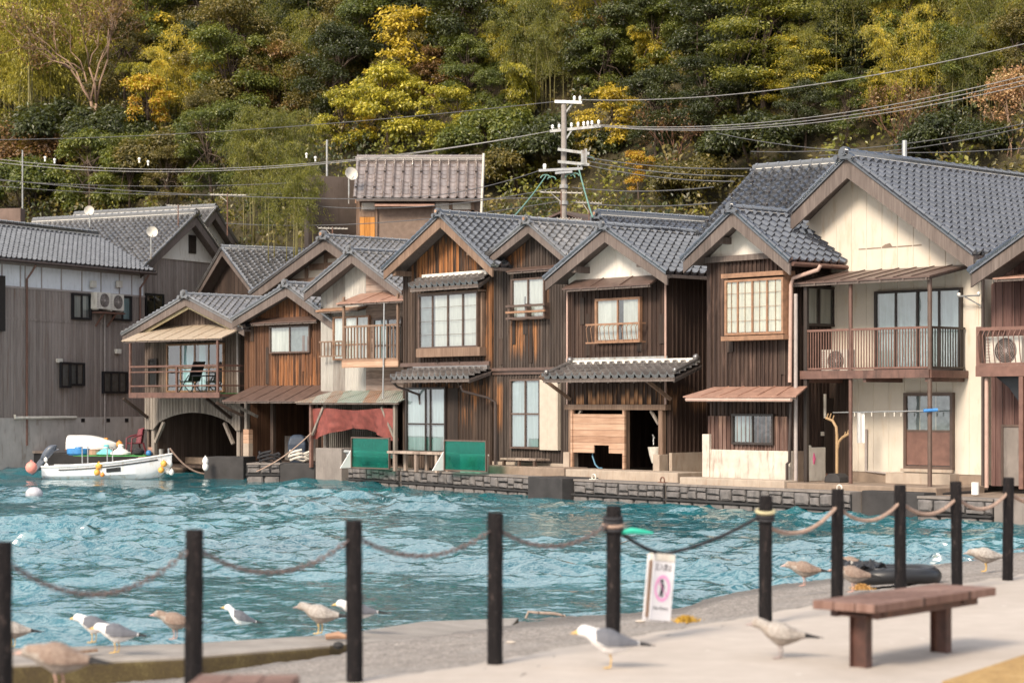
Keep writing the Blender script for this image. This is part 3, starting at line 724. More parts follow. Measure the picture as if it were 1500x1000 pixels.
# --- dark connecting wing behind, between the two houses
g0 = f7.w(W7, 4.2); fc = Fr(48, xy=(g0.x, g0.y)); Wc = fc.u(1060)
hc = thing('connecting_wing', 'dark recessed wing with curtained window in the gap between white-gabled house and bay-windowed house', 'house', fc)
zt = fc.z(1010, 412); mb = MB(); panel(mb, 0.01, Wc, -.2, zt, 0, .1, 'u', .15); mb.build('wall', M['dark_boards'], hc, fc)
shelf_roof(hc, fc, -.05, Wc, 3., zt+.9, -.3, zt, M['metal_brown'], .04, 'roof', 5)
window(hc, fc, (1016, 462, 1042, 530), 2, -.02, 'frame_brown', 'curtain_cream', .08, .05)
a, b = fc.uz(1012, 506, -.3), fc.uz(1042, 528, -.3)
railing(hc, fc, (a[0], -.3), (b[0], -.3), b[1], a[1], 7, 'frame_dark', .04, .018, name='window_rail')
window(hc, fc, (1014, 588, 1036, 690), 1, -.02, 'frame_wood', None, .07, .06, rail=.48, name='door', back='rust')

# --- house with the bay window, pink tin pent roof and concrete footing
f8 = Fr(49, 1040, 47.5); W8 = f8.u(1160)
h8 = thing('wooden_house', 'dark ribbed house with four-pane bay window above a salmon tin pent roof and whitewashed footing', 'house', f8, group='boathouses along the quay')
ap, eL, eR = f8.uz(1076, 311, -.5), f8.uz(1003, 383, -.5), f8.uz(1159, 385, -.5)
top = gtop(ap, eL, eR); zg = f8.z(1100, 378); zb = f8.z(1100, 659); zm = f8.z(1100, 590)
w8 = wood('house_boards', (.019, .012, .010), (.043, .027, .022), (.11, .074, .06), .13, sp=(.16, .10, .08))
mb = MB(); panel(mb, 0, W8, zb, zg, 0, .1, 'u', .125, bp=.03)
panel(mb, .1, 3.6, zb, top(W8)-.04, W8, -.1, 'v', .125); panel(mb, .1, 3.6, -.2, top(0), 0, .1, 'v', 0)
mb.box(-.05, .07, -.05, -.031, zm, zg); mb.build('wall', w8, h8, f8)
w8b = wood('lower_boards', (.045, .025, .02), (.11, .062, .05), (.24, .16, .135), .13, [(0, 2.6, f8.z(1100, 612), zm, 1.)], orange=(.42, .26, .19))
mb = MB(); mb.box(-.01, W8+.01, -.06, -.031, zb, zm-.3); 
i = .06
while i < W8: mb.box(i-.02, i+.02, -.085, -.06, zb+.005, zm-.3); i += .125
mb.build('lower_wall', w8b, h8, f8)
mb = MB(); panel(mb, .02, W8-.02, zg, top, 0, .1, 'u', 0); mb.build('gable_wall', M['plaster'], h8, f8)
fitting(h8, f8, 'gable_beam', 'barge', lambda m: (m.box(-.05, W8+.05, -.12, -.001, zg-.05, zg+.08), m.box(.55, .68, -.48, -.001, zg+.35, zg+.5)))
gable_roof(h8, f8, ap, eL, eR, -.5, 4.2, M['tile_dark'], M['barge'], .27, deco=.95)
bw = window(h8, f8, (1061, 408, 1147, 490), 4, -.28, 'frame_wood', 'curtain_cream', .07, .055, grid=(2, 4), gw=.004, name='bay_window', widths=[0, .22, .47, .72, 1])
a, b = f8.uz(1061, 408, -.35), f8.uz(1147, 490, -.35)
fitting(bw, f8, 'bay_case', 'frame_wood', lambda m: (m.box(a[0]-.06, b[0]+.05, -.4, -.001, a[1]+.0, a[1]+.1), m.box(a[0]-.06, b[0]+.05, -.4, -.001, b[1]-.1, b[1]), m.box(a[0], a[0]+.05, -.278, -.001, b[1], a[1]), m.box(b[0]-.05, b[0], -.278, -.001, b[1], a[1])))
a, b = f8.uz(998, 584, -.75), f8.uz(1166, 584, -.75)
shelf_roof(h8, f8, a[0]+.05, b[0], -.03, f8.z(1100, 568), -.75, a[1]+.03, M['metal_roof'], .03, 'pent_roof', 6, inset=.3)
fitting(h8, f8, 'gutter', 'gutter', lambda m: m.tube([(a[0]+.2, -.79, a[1]-.02), (b[0]-.1, -.79, a[1]-.03)], .04, 8))
window(h8, f8, (1071, 606, 1132, 651), 2, -.06, 'frame_dark', 'curtain_blue', .09, .05, cur_split=[(0, .45)])
fitting(h8, f8, 'foundation', 'whitewash', lambda m: (m.box(-.02, W8+.02, -.1, 3.5, -.25, zb), m.box(-.12, .1, -.14, .1, -.25, zb+.35)), bevel=.012)
uu, zz = f8.uz(1188, 388, -.3)
pipe(h8, f8, [(uu+.1, -.1, zz), (uu+.05, -.12, zz-.1), (W8+.18, -.16, zz-.25), (W8+.13, -.18, zz-.4), (W8+.1, -.18, f8.z(1160, 560))], 'gutter', .045)
pipe(h8, f8, [(W8+.22, -.12, zz-.6), (W8+.22, -.12, -.1)], 'gutter_grey', .045)
pipe(h8, f8, [(W8+.16, -.22, f8.z(1160, 590)), (W8+.12, -.22, .35), (W8+.05, -.22, .3), (W8+.05, -.22, -.1), (W8-.08, -.26, -.14)], 'gutter_dark', .035)
fitting(h8, f8, 'eave_gutter', 'red_brown', lambda m: m.tube([(eR[0]+.04, -.5, eR[1]-.02), (eR[0]+.04, 3.6, eR[1]-.02)], .05, 8))

# --- big cream house with the long balcony
f9 = Fr(47, 1178, 45.4); VW = 1.3
h9 = thing('cream_house', 'tall cream-walled house with dark tiled roof, brown balcony and sliding glass doors', 'house', f9, group='boathouses along the quay')
uL, uR = f9.u(1178, 0), f9.u(1362, 0); wL, wR = f9.u(1172, VW), f9.u(1441, VW)
ap, eL, eR = f9.uz(1243, 233, .7), f9.uz(1160, 316, .7), f9.uz(1428, 374, .7)
eLw = (eL[0]-.9, eL[1]-.9*(ap[1]-eL[1])/(ap[0]-eL[0])); top = gtop(ap, eLw, eR)
zfl = f9.z(1270, 550)
mb = MB(); n0 = f9.u(1246, VW)
panel(mb, n0, wR, .12, zfl, VW, .12, 'u', .42, bw=.02, bp=.012); panel(mb, wL, wR, zfl, lambda u: top(u), VW, .12, 'u', .42, bw=.02, bp=.012)
panel(mb, VW+.12, 8, -.1, top(wR)-.05, wR, -.1, 'v', .42, bw=.02, bp=.012); panel(mb, VW+.12, 8, -.1, top(wL), wL, .1, 'v', 0)
mb.prism([(wL, 0), (wR, 0), (wR, top(wR)), (ap[0], top(ap[0])), (wL, top(wL))], 8, 8.1); mb.build('wall', M['cream'], h9, f9)
mb = MB(); panel(mb, wL+.02, n0, -.1, zfl, VW-.02, .1, 'u', .2); mb.build('entrance_wall', M['dark_boards'], h9, f9)
fitting(h9, f9, 'foundation', 'concrete', lambda m: m.box(n0, wR+.02, VW-.06, VW+.12, -.2, .11))
gable_roof(h9, f9, ap, eL, eR, .7, 7.6, M['tile_dark'], M['barge'], .34, deco=1.1, ridge_h=.22)
zwl = f9.z(1290, 360, VW)
fitting(h9, f9, 'plaster_crack', 'concrete', lambda m: (m.box(f9.u(1258, VW), f9.u(1350, VW), VW-.009, VW-.005, f9.z(1300, 363, VW), f9.z(1300, 361.5, VW)), m.prism([f9.uz(1290, 363, VW), f9.uz(1308, 362, VW), f9.uz(1304, 356, VW), f9.uz(1297, 358, VW)], VW-.01, VW-.005)))
# awning over the balcony
zfA = f9.z(1270, 411, -.15)
shelf_roof(h9, f9, uL-.25, uR+.12, VW-.01, zfA+.3, -.18, zfA, M['metal_brown'], .035, 'balcony_awning', 8)
balc = fitting(h9, f9, 'balcony', 'red_brown', lambda m: (m.box(uL-.05, uR+.04, -.05, VW-.02, zfl-.02, zfl+.03), m.box(uL-.05, uR+.04, -.09, -.05, zfl-.06, zfl+.12), m.box(uR+.04, uR+.08, -.05, VW-.02, zfl-.06, zfl+.1), *[m.box(u-.04, u+.04, -.03, VW-.02, zfl-.14, zfl-.02) for u in (uL+.05, (uL+uR)/2, uR-.06)]))
zr = f9.z(1270, 482)
railing(balc, f9, (uL, 0), (uR, 0), zfl+.16, zr, 46, 'rail_brown', .05, .02)
railing(balc, f9, (uR, .05), (uR, VW-.05), zfl+.16, zr, 13, 'frame_dark', .05, .02)
for px, mt in ((1246, 'red_brown'), (1362, 'frame_brown')):
    uu = f9.u(px); c = MB(); c.tube([(uu, 0, -.12), (uu, 0, zfA+.05)], .05 if mt == 'frame_brown' else .045, 10); c.build('column', M[mt], h9, f9, True)
uu = f9.u(1181); post(h9, f9, uu-.0, 0, -.12, zfA, .09, 'frame_dark', 'column')
window(h9, f9, (1280, 424, 1407, 543), 4, VW-.005, 'frame_dark', 'curtain_blue', .1, .055, name='sliding_door', cur_split=[(0, .46), (.5, 1)], back='room_grey')
fs8 = f8.shift(W8, 0, 49-90)          # the side wall of the bay-windowed house, behind the balcony
window(h8, fs8, (1180, 420, 1244, 478), 3, -.03, 'frame_dark', 'curtain_cream', .08, .055, cur_split=[(0, .28), (.36, .62), (.7, 1)])
d = window(h9, f9, (1323, 575, 1395, 687), 1, VW-.005, 'frame_brown', None, .1, .07, rail=.5, name='door', back='room_grey')
a, b = f9.uz(1323, 575, VW-.1), f9.uz(1395, 687, VW-.1); zmid = (a[1]+b[1])/2
fitting(d, f9, 'lower_panel', 'rail_brown', lambda m: m.box(a[0]+.07, b[0]-.07, VW-.075, VW-.03, b[1]+.07, zmid-.03))
fitting(h9, f9, 'door_step', 'concrete_pale', lambda m: (m.box(a[0]-.25, b[0]+.15, VW-.4, VW-.061, -.15, b[1]-.1), m.box(a[0]-.03, b[0]+.03, VW-.16, VW-.101, b[1]-.08, b[1]-.01)))
S8 = lambda px, py: fs8.uz(px, py, -.05)
fitting(h8, fs8, 'side_foundation', 'concrete', lambda m: m.box(.02, 3., -.04, -.001, -.2, f8.z(1100, 659)))
d = fitting(h8, fs8, 'door', 'frame_dark', lambda m: (m.box(S8(1207, 0)[0], S8(1240, 0)[0], -.09, -.045, -.08, S8(1222, 588)[1]), m.box(S8(1205, 0)[0], S8(1243, 0)[0], -.1, -.045, S8(1222, 588)[1], S8(1222, 583)[1])))
fitting(d, fs8, 'handle', 'steel', lambda m: m.box(S8(1231, 0)[0], S8(1236, 0)[0], -.12, -.09, S8(1222, 646)[1], S8(1222, 641)[1]))
fitting(h8, fs8, 'notice_plate', 'offwhite', lambda m: m.box(S8(1203, 0)[0], S8(1208, 0)[0], -.06, -.03, S8(1205, 638)[1], S8(1205, 632)[1]))
fitting(h8, fs8, 'meter_box', 'offwhite', lambda m: m.box(S8(1178, 0)[0], S8(1206, 0)[0], -.12, -.041, -.1, S8(1190, 655)[1]), bevel=.01)
pipe(h8, fs8, [(S8(1206, 0)[0], -.1, S8(1206, 612)[1]), (S8(1206, 0)[0], -.1, S8(1206, 577)[1])], 'offwhite', .035, 'lamp_tube')
pipe(h9, f9, [(f9.u(1271, VW), VW-.06, f9.z(1271, 628, VW)), (f9.u(1271, VW), VW-.06, .13), (f9.u(1307, VW), VW-.09, .09)], 'gutter_grey', .03, 'cable_duct')
pipe(h9, f9, [(wR+.06, VW-.12, eR[1]-.3), (wR+.06, VW-.12, -.1)], 'gutter_dark', .035)
# lower rear roof of the same house, behind the small gable
q = pt(1113, 246, 53.); fr9 = Fr(127, xy=(q.x, q.y)); hr = thing('tiled_wing', 'rear wing whose dark tiled roof rises behind the small bay-windowed gable', 'house', fr9)
gable_roof(hr, fr9, (0, q.z-.1), (-2.5, q.z-1.7), (2.9, q.z-1.95), 0, 3.7, M['tile_mid'], M['barge'], .2, deco=.8, left=False, ridge_h=.2, guard=3)
mb = MB(); mb.prism([(-2, 0), (2.3, 0), (2.3, q.z-1.75), (0, q.z-.35), (-2, q.z-1.6)], .3, 3.6); mb.build('wall', M['dark_boards'], hr, fr9)

# --- house at the edge with the balcony and its own gable
f10 = Fr(47, 1434, 42.4); VA = 1.0
h10 = thing('wooden_house', 'half-seen house past the cream house with steel-railed balcony and corrugated reddish walls', 'house', f10, group='boathouses along the quay')
W10 = 6.; eL = f10.uz(1424, 402, .1); ap = (eL[0]+3.1, eL[1]+1.75); eR = (eL[0]+6.2, eL[1]); top = gtop(ap, eL, eR)
u0 = f10.u(1452, VA)
mb = MB(); panel(mb, u0, u0+5.2, -.1, top, VA, .1, 'u', .2); panel(mb, VA+.1, 7, -.1, top(u0), u0, .1, 'v', .2); mb.build('wall', wood('rust_boards', (.045, .024, .021), (.10, .052, .046), (.19, .115, .10), .3), h10, f10)
gable_roof(h10, f10, ap, eL, eR, .1, 7, M['tile_dark'], M['barge'], .27, deco=1.)
zfl = f10.z(1470, 546); zr = f10.z(1470, 481); e = 3.2
bl = fitting(h10, f10, 'balcony', 'rail_brown', lambda m: (m.box(-.02, e, 0, VA-.03, zfl-.02, zfl+.02), m.box(-.05, e, -.05, 0, zfl-.07, zfl+.15), m.box(-.05, 0, 0, VA-.03, zfl-.07, zfl+.15)))
railing(bl, f10, (-.02, -.02), (e, -.02), zfl+.18, zr, 26, 'rail_brown', .07, .022, pts_out=.1)
railing(bl, f10, (-.02, .02), (-.02, VA-.05), zfl+.18, zr, 9, 'rail_brown', .06, .022)
post(h10, f10, .0, 0, zfl, zr+.05, .09, 'rail_brown', 'corner_post')
pipe(h10, f10, [(.12, .1, zfl-.1), (.12, .1, -.1)], 'gutter', .045)
uu = f10.u(1497, 0); post(h10, f10, uu, .0, -.1, zfl-.08, .1, 'rail_brown', 'column')
shelf_roof(h10, f10, f10.u(1450), 3.5, VA-.02, f10.z(1470, 398), .1, f10.z(1470, 408), M['metal_roof'], .03, 'awning', 4)
a, b = f10.uz(1470, 625, VA-.06), f10.uz(1508, 735, VA-.06)
fitting(h10, f10, 'door', ['concrete_grey', 'frame_brown'], lambda m: (m.box(a[0], b[0], VA-.06, VA-.03, -.08, a[1]), m.box(a[0]-.05, a[0], VA-.08, VA-.03, -.08, a[1]+.05, 1), m.box(a[0], b[0], VA-.08, VA-.03, a[1], a[1]+.05, 1)))
fitting(h10, f10, 'black_sheet', 'frame_black', lambda m: m.prism([(f10.u(1455, .3), zfl-.03), (f10.u(1500, .3), zfl-.03), (f10.u(1500, .3), zfl-.75), (f10.u(1478, .3), zfl-.3)], .3, .32))
# bracket with insulators on the cream wall corner
fitting(h9, f9, 'wire_bracket', ['steel', 'ceramic'], lambda m: (m.tube([(wR-.45, VW-.3, f9.z(1432, 434, VW)), (wR+.1, VW-.3, f9.z(1432, 434, VW))], .02, 6), m.tube([(wR-.3, VW-.3, f9.z(1432, 434, VW)), (wR, VW-.03, f9.z(1432, 450, VW))], .015, 6), m.ball((wR-.42, VW-.3, f9.z(1432, 431, VW)), .04, 8, 1), m.ball((wR+.08, VW-.3, f9.z(1432, 431, VW)), .04, 8, 1)))

# --- patched tin house with the balcony and the red tarpaulin
f4 = Fr(48, 470, 63.5); W4 = f4.u(592)
h4 = thing('patched_house', 'patched house of tin sheets with slatted balcony above a red tarpaulin', 'house', f4, group='boathouses along the quay')
ap, eL, eR = f4.uz(517, 371, -.5), f4.uz(447, 430, -.5), f4.uz(592, 430, -.5); top = gtop(ap, eL, eR)
um = f4.u(536); zb = f4.z(520, 582)
mb = MB(); panel(mb, .0, um, zb, top, 0, .1, 'u', .63, bw=.03, bp=.008); panel(mb, .1, 7, -.2, top(0), 0, .1, 'v', 0); mb.build('wall', M['tin'], h4, f4)
mb = MB(); panel(mb, um, W4, zb, top, 0, .1, 'u', 0); panel(mb, .1, 7, -.2, top(W4), W4, -.1, 'v', 0); mb.build('plank_wall', wood('pale_planks', (.11, .075, .058), (.27, .20, .165), (.46, .38, .33), .2, horiz=True), h4, f4)
gable_roof(h4, f4, ap, eL, eR, -.5, 6.5, M['tile_grey'], M['barge'], .24, deco=1., warm=False)
window(h4, f4, (487, 463, 540, 527), 3, -.02, 'frame_wood', 'curtain', .08, .05, rail=.35)
window(h4, f4, (546, 466, 588, 527), 2, -.02, 'frame_brown', 'curtain_blue', .08, .05, rail=.35, cur_split=[(0, .5)])
a, b = f4.uz(503, 479, -.8), f4.uz(584, 534, -.8)
bl = fitting(h4, f4, 'balcony', ['barge_warm', 'salmon_planks'], lambda m: (m.box(a[0], b[0], -.8, -.02, b[1]+.0, b[1]+.05), m.box(a[0]-.02, b[0]+.02, -.85, -.8, b[1]-.06, b[1]+.16, 1), m.box(b[0]-.04, b[0], -.8, -.05, b[1]+.05, b[1]+.1)))
railing(bl, f4, (a[0], -.8), (b[0], -.8), b[1]+.18, a[1], 17, 'barge_warm', .06, .035)
railing(bl, f4, (b[0], -.75), (b[0], -.05), b[1]+.1, a[1], 5, 'frame_dark', .06, .07)
for uu in (a[0]+.02, b[0]-.03): post(bl, f4, uu, -.8, b[1], a[1]+.65 if uu < 1.6 else a[1]+.9, .07, 'barge_warm')
a2, b2 = f4.uz(467, 501, -.3), f4.uz(503, 521, -.3)
railing(h4, f4, (a2[0], -.28), (b2[0], -.28), b2[1], a2[1], 7, 'barge_warm', .045, .03, name='window_rail')
c, d = f4.uz(492, 447, -.95), f4.uz(588, 436, -.95)
shelf_roof(h4, f4, c[0], d[0]+.1, -.02, c[1]+.35, -.95, c[1]+.02, M['metal_roof'], .03, 'balcony_awning', 3)
c, d = f4.uz(462, 456, -.4), f4.uz(545, 456, -.4)
shelf_roof(h4, f4, c[0], c[0]+2.1, -.02, c[1]+.06, -.4, c[1]-.02, M['frame_wood'], .05, 'window_hood')
c, d = f4.uz(432, 591, -1.3), f4.uz(583, 595, -1.3)
ph = [(c[0]+.05, -1.3), (d[0], -1.3)]
shelf_roof(h4, f4, c[0], d[0], -.03, f4.z(520, 573), -1.3, c[1]+.03, M['tin_clear'], .02, 'porch_roof', 5, inset=.3)
for px, mt in ((456, 'rail_brown'), (579, 'silver_boards')):
    uu = f4.u(px, -1.1); post(h4, f4, uu, -1.1, -.3, c[1]-.02, .1, mt)
    sg = 1 if px < 500 else -1
    fitting(h4, f4, 'brace', 'silver_boards', lambda m: m.beam((uu+.06*sg, -1.1, c[1]-.95), (uu+.62*sg, -1.1, c[1]-.1), .07, .07))
pipe(h4, f4, [(f4.u(563, -.9), -.9, f4.z(563, 440, -.9)), (f4.u(561, -.9), -.9, f4.z(561, 590, -.9))], 'steel', .025, 'support_pole')
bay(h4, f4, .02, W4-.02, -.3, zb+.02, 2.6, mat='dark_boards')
fitting(h4, f4, 'pier', 'concrete_grey', lambda m: m.box(f4.u(462, -1.1), f4.u(500, -1.1), -1.1, -.3, -1.2, f4.z(480, 656, -1.1)), bevel=.02)
post(h4, f4, f4.u(478, -.6), -.6, f4.z(480, 656, -1.1), zb, .12, 'silver_boards')

# --- orange-brown house with the brown tin skirt roof over its bay
f3 = Fr(45, 358, 67.); W3 = f3.u(470)
h3 = thing('wooden_house', 'warm orange-brown plank house with one wide window above a brown tin pent roof', 'house', f3, group='boathouses along the quay')
ap, eL, eR = f3.uz(422, 420, -.5), f3.uz(342, 470, -.5), f3.uz(490, 472, -.5); top = gtop(ap, eL, eR)
zb = f3.z(410, 585)
w3 = wood('house_boards', (.04, .022, .015), (.10, .05, .03), (.20, .105, .06), .14, [(1.5, 3.9, zb+.1, f3.z(420, 520), .9), (.9, 3.4, f3.z(420, 470), f3.z(420, 440), .5)], orange=(.28, .12, .05))
mb = MB(); panel(mb, 0, W3, zb, top, 0, .1, 'u', .14); panel(mb, .1, 7, -.3, top(W3), W3, -.1, 'v', 0); panel(mb, .1, 7, -.3, top(0), 0, .1, 'v', 0); mb.build('wall', w3, h3, f3)
gable_roof(h3, f3, ap, eL, eR, -.5, 6.5, M['tile_grey'], M['barge'], .24, deco=1.)
window(h3, f3, (394, 477, 453, 517), 2, -.02, 'frame_brown', 'curtain', .09, .05, cur_split=[(0, .45)], back='room_grey')
a, b = f3.uz(366, 475, -.35), f3.uz(463, 475, -.35)
shelf_roof(h3, f3, a[0], b[0], -.02, a[1]+.16, -.35, a[1], M['metal_brown'], .035, 'window_hood')
a, b = f3.uz(325, 588, -1.2), f3.uz(466, 590, -1.2)
shelf_roof(h3, f3, a[0], b[0], -.03, f3.z(410, 566), -1.2, a[1], M['metal_brown'], .03, 'pent_roof', 6, inset=.15)
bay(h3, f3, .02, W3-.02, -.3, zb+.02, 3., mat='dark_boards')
fitting(h3, f3, 'half_wall', 'concrete_grey', lambda m: m.box(.6, W3-.1, 1.2, 1.35, -.3, f3.z(410, 638, 1.2)))
for px in (362, 400, 466):
    uu = f3.u(px, -.2); post(h3, f3, uu, -.2, -.3, zb, .13, 'silver_boards' if px == 362 else 'dark_boards')
for px in (352, 372):
    uu = f3.u(px, -.3); fitting(h3, f3, 'strut', 'silver_boards' if px == 372 else 'dark_boards', lambda m: m.beam((uu, -.15, zb-.55), (uu-.3, -1.05, zb-.1), .09, .09))
fitting(h3, f3, 'brick_pier', ['salmon_planks', 'concrete_pale'], lambda m: (m.box(f3.u(358, -.4), f3.u(366, -.4), -.45, -.28, .35, .8), m.box(f3.u(358, -.4), f3.u(366, -.4), -.45, -.28, -.2, .348, 1)))

# --- boathouse with the wide veranda and arched bay
f2 = Fr(42, 212, 71.); W2 = f2.u(352)
h2 = thing('wooden_boathouse', 'boathouse with railed veranda under a beige awning and arched open boat bay below', 'house', f2, group='boathouses along the quay')
ap, eL, eR = f2.uz(274, 436, -.6), f2.uz(181, 492, -.6), f2.uz(359, 482, -.6); top = gtop(ap, eL, eR)
zfl = f2.z(270, 576); zlo = f2.z(270, 616)
w2 = M['silver_boards']
mb = MB(); panel(mb, 0, W2, zfl-.02, top, 0, .1, 'u', .16); panel(mb, .1, 7, -.4, top(W2), W2, -.1, 'v', 0); panel(mb, .1, 7, -.4, top(0), 0, .1, 'v', .16); mb.build('wall', wood('house_boards', (.05, .036, .03), (.11, .082, .068), (.20, .155, .13), .16), h2, f2)
mb = MB(); n = 14; b0, b1 = f2.u(224), f2.u(346)
arch = [(b0+(b1-b0)*i/n, zlo+.0+.28*math.sin(math.pi*i/n)**.7-.32*(1-math.sin(math.pi*i/n)**.5)) for i in range(n+1)]
mb.prism([(0, zfl-.03), (0, zlo-.3)]+arch+[(W2, zlo-.3), (W2, zfl-.03)], -.01, .06)
i = .1
while i < W2:
    z = min([p[1] for p in arch], key=lambda q: 0) if False else np.interp(i, [0]+[p[0] for p in arch]+[W2], [zlo-.3]+[p[1] for p in arch]+[zlo-.3]); mb.box(i-.02, i+.02, -.03, -.011, z+.02, zfl-.04); i += .16
mb.build('arch_wall', w2, h2, f2)
gable_roof(h2, f2, ap, eL, eR, -.6, 6.5, M['tile_grey'], M['barge'], .22, deco=1.1, pale=M['barge_pale'])
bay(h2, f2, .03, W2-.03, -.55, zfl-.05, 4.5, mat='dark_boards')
for px in (222, 347): post(h2, f2, f2.u(px), .13, -1.1, zlo-.1, .16, 'silver_boards')
for px, sg in ((230, 1), (341, -1)):
    uu = f2.u(px); fitting(h2, f2, 'brace', 'silver_boards', lambda m: m.beam((uu-.05*sg, -.02, zlo-.75), (uu+.4*sg, -.02, zlo-.06), .1, .1))
window(h2, f2, (243, 503, 327, 574), 4, -.02, 'frame_wood', 'curtain_teal', .08, .055, rail=.5, name='sliding_door', cur_split=[(.27, .46), (.56, .68)], back='room_dark', widths=[0, .25, .5, .74, 1])
d = window(h2, f2, (216, 525, 229, 565), 1, -.02, 'frame_dark', None, .06, .05)
VB = -1.25; q0, q1 = f2.u(191, VB), f2.u(319, VB); zt = f2.z(255, 536, VB); zff = f2.z(255, 579, VB); zrf = f2.z(255, 499, VB)
bl = fitting(h2, f2, 'veranda', ['red_brown', 'green_mat'], lambda m: (m.box(q0, q1+.1, VB, -.03, zff-.05, zff+.05), m.box(q0-.03, q1+.13, VB-.05, VB, zff-.08, zff+.1), m.box(q0+.05, q1, VB+.05, -.1, zff+.052, zff+.075, 1)))
railing(bl, f2, (q0, VB), (q1, VB), zff+.32, zt, 0, 'red_brown', .06, .05, mid=(.72,))
railing(bl, f2, (q1, VB), (q1, -.05), zff+.32, zt, 0, 'red_brown', .06, .05, mid=(.72,))
railing(bl, f2, (q0, VB), (q0, -.05), zff+.32, zt, 0, 'red_brown', .06, .05, mid=(.72,))
for uu, zz in ((q0, zrf), (q1, zrf), ((q0*.38+q1*.62)-.35, zt)): post(bl, f2, uu, VB, zff, zz, .075, 'red_brown')
c, e = f2.uz(178, 500, VB-.1), f2.uz(322, 501, VB-.1)
shelf_roof(h2, f2, c[0], e[0]+.1, -.03, c[1]+.5, VB-.1, c[1], M['bamboo_screen'], .03, 'veranda_awning', 7)
for px in (211, 333):
    uu = f2.u(px, -.2); fitting(h2, f2, 'strut', 'dark_boards', lambda m: m.beam((uu, -.05, zff-.75), (uu-.1, -1., zff-.1), .09, .09))
pipe(h2, f2, [(W2+.02, -.15, eR[1]-.1), (W2+.02, -.12, zfl-.1)], 'gutter_grey', .035)

# --- long grey boarded house on the far side
fw = Fr(-62, 212, 80.)                 # its long wall, u runs away from us
t0 = fw.u(-60)
fg = fw.shift(t0, 0, 28.)              # gable frame: ridge runs along the long wall
Lw = -t0
h1 = thing('boarded_house', 'long grey boarded house with white band under the eaves and two air conditioners', 'house', fg, group='boathouses along the quay')
zb, zt = fw.z(100, 611), fw.z(100, 391)
mb = MB(); mb.box(t0, 0, 0, .12, fw.z(100, 611), fw.z(100, 425))
i = t0+.1
while i < 0: mb.box(i-.014, i+.014, -.012, 0, fw.z(100, 611), fw.z(100, 425)-.01); i += .34
mb.box(t0, 0, 5.2, 5.3, 0, zt); mb.box(t0, t0+.1, .12, 5.2, 0, zt); mb.box(-.1, 0, .12, 5.2, 0, zt)
z = fw.z(100, 471); mb.box(t0, 0, -.02, -.012, z-.04, z+.04); mb.build('wall', M['grey_boards'], h1, fw)
mb = MB(); z0, z1 = fw.z(100, 425)+.002, fw.z(100, 393)+.25; mb.box(t0, 0, .02, .12, z0, z1)
mb.build('white_band', M['white_band'], h1, fw)
fitting(h1, fw, 'band_frame', 'gutter_grey', lambda m: (m.box(t0, 0, -.03, .02, z0-.07, z0), m.box(t0, 0, -.03, .02, z1-.3, z1), *[m.box(u-.02, u+.02, -.01, .02, z0, z1-.3) for u in [fw.u(p) for p in (3, 30, 37, 61, 90, 120, 148, 175, 193, 211)]]))
M['render_pale'] = plain('render_pale', (.47, .43, .40), .9, var=.15, scale=1.5, bump=.2, dirt=(.27, .21, .17))
fitting(h1, fw, 'foundation', 'render_pale', lambda m: m.box(t0, .6, -.06, .2, -1, zb))
fitting(h1, fw, 'wall_vent', 'frame_black', lambda m: [m.box(fw.u(p), fw.u(p+5), -.075, -.061, fw.z(p, 618), fw.z(p, 612.5)) for p in (117, 154, 181)])
eu = .5; mid = 2.5; ez = zt+.02
rise = .52
# ridge runs along +v of fg; right slope faces the water
gable_roof(h1, fg, (-2.3, ez+2.8*rise), (-5.1, ez), (.5, ez), -.3, Lw-.1, M['tile_mid'], M['barge'], .2, deco=.8, ridge_h=.3, vR=Lw+.05)
fitting(h1, fw, 'gutter', 'gutter_dark', lambda m: m.tube([(t0, -.56, ez-.02), (-.0, -.56, ez-.04)], .055, 8))
for px in (37, 203): pipe(h1, fw, [(fw.u(px), -.5, ez-.1), (fw.u(px), -.3, ez-.35), (fw.u(px), -.08, ez-.6), (fw.u(px), -.08, zb-1. if px < 100 else fw.z(203, 470))], 'rail_brown', .04)
pipe(h1, fw, [(fw.u(152), -.05, fw.z(152, 450)), (fw.u(152), -.05, zb-.8)], 'gutter_grey', .03, 'conduit')
for r in ((107, 430, 135, 468), (167, 433, 194, 470), (152, 544, 188, 576), (103, 531, 125, 565), (90, 530, 105, 568)):
    window(h1, fw, r, 3 if r[0] == 152 else (1 if r[0] == 90 else 2), -.015 if r[0] != 90 else -.12, 'frame_black', 'curtain' if r[0] < 110 and r[1] < 500 else ('curtain_teal' if r[0] == 167 else None), .1, .08, back='room_grey', cur_split=[(0, .8)] if r[0] == 107 else [(.5, 1)], mull=.05)
fitting(h1, fw, 'black_shutter', 'frame_black', lambda m: m.box(t0, fw.u(3), -.16, -.02, fw.z(0, 485), fw.z(0, 404)))
for p in (167, 81): fitting(h1, fw, 'wall_lamp', 'offwhite', lambda m: m.box(fw.u(p), fw.u(p+7), -.14, -.015, fw.z(p, 518 if p > 100 else 531)-.0, fw.z(p, 511 if p > 100 else 525)), bevel=.02)
for p in (130, 168): fitting(h1, fw, 'vent_hood', 'offwhite', lambda m: m.box(fw.u(p), fw.u(p+7), -.16, -.04, fw.z(p, 421), fw.z(p, 411)), bevel=.02)
pipe(h1, fw, [(fw.u(18), -.12, fw.z(18, 607)), (fw.u(18), -.12, fw.z(18, 611.5)), (fw.u(108), -.12, fw.z(108, 611))], 'offwhite', .05, 'wall_pipe')

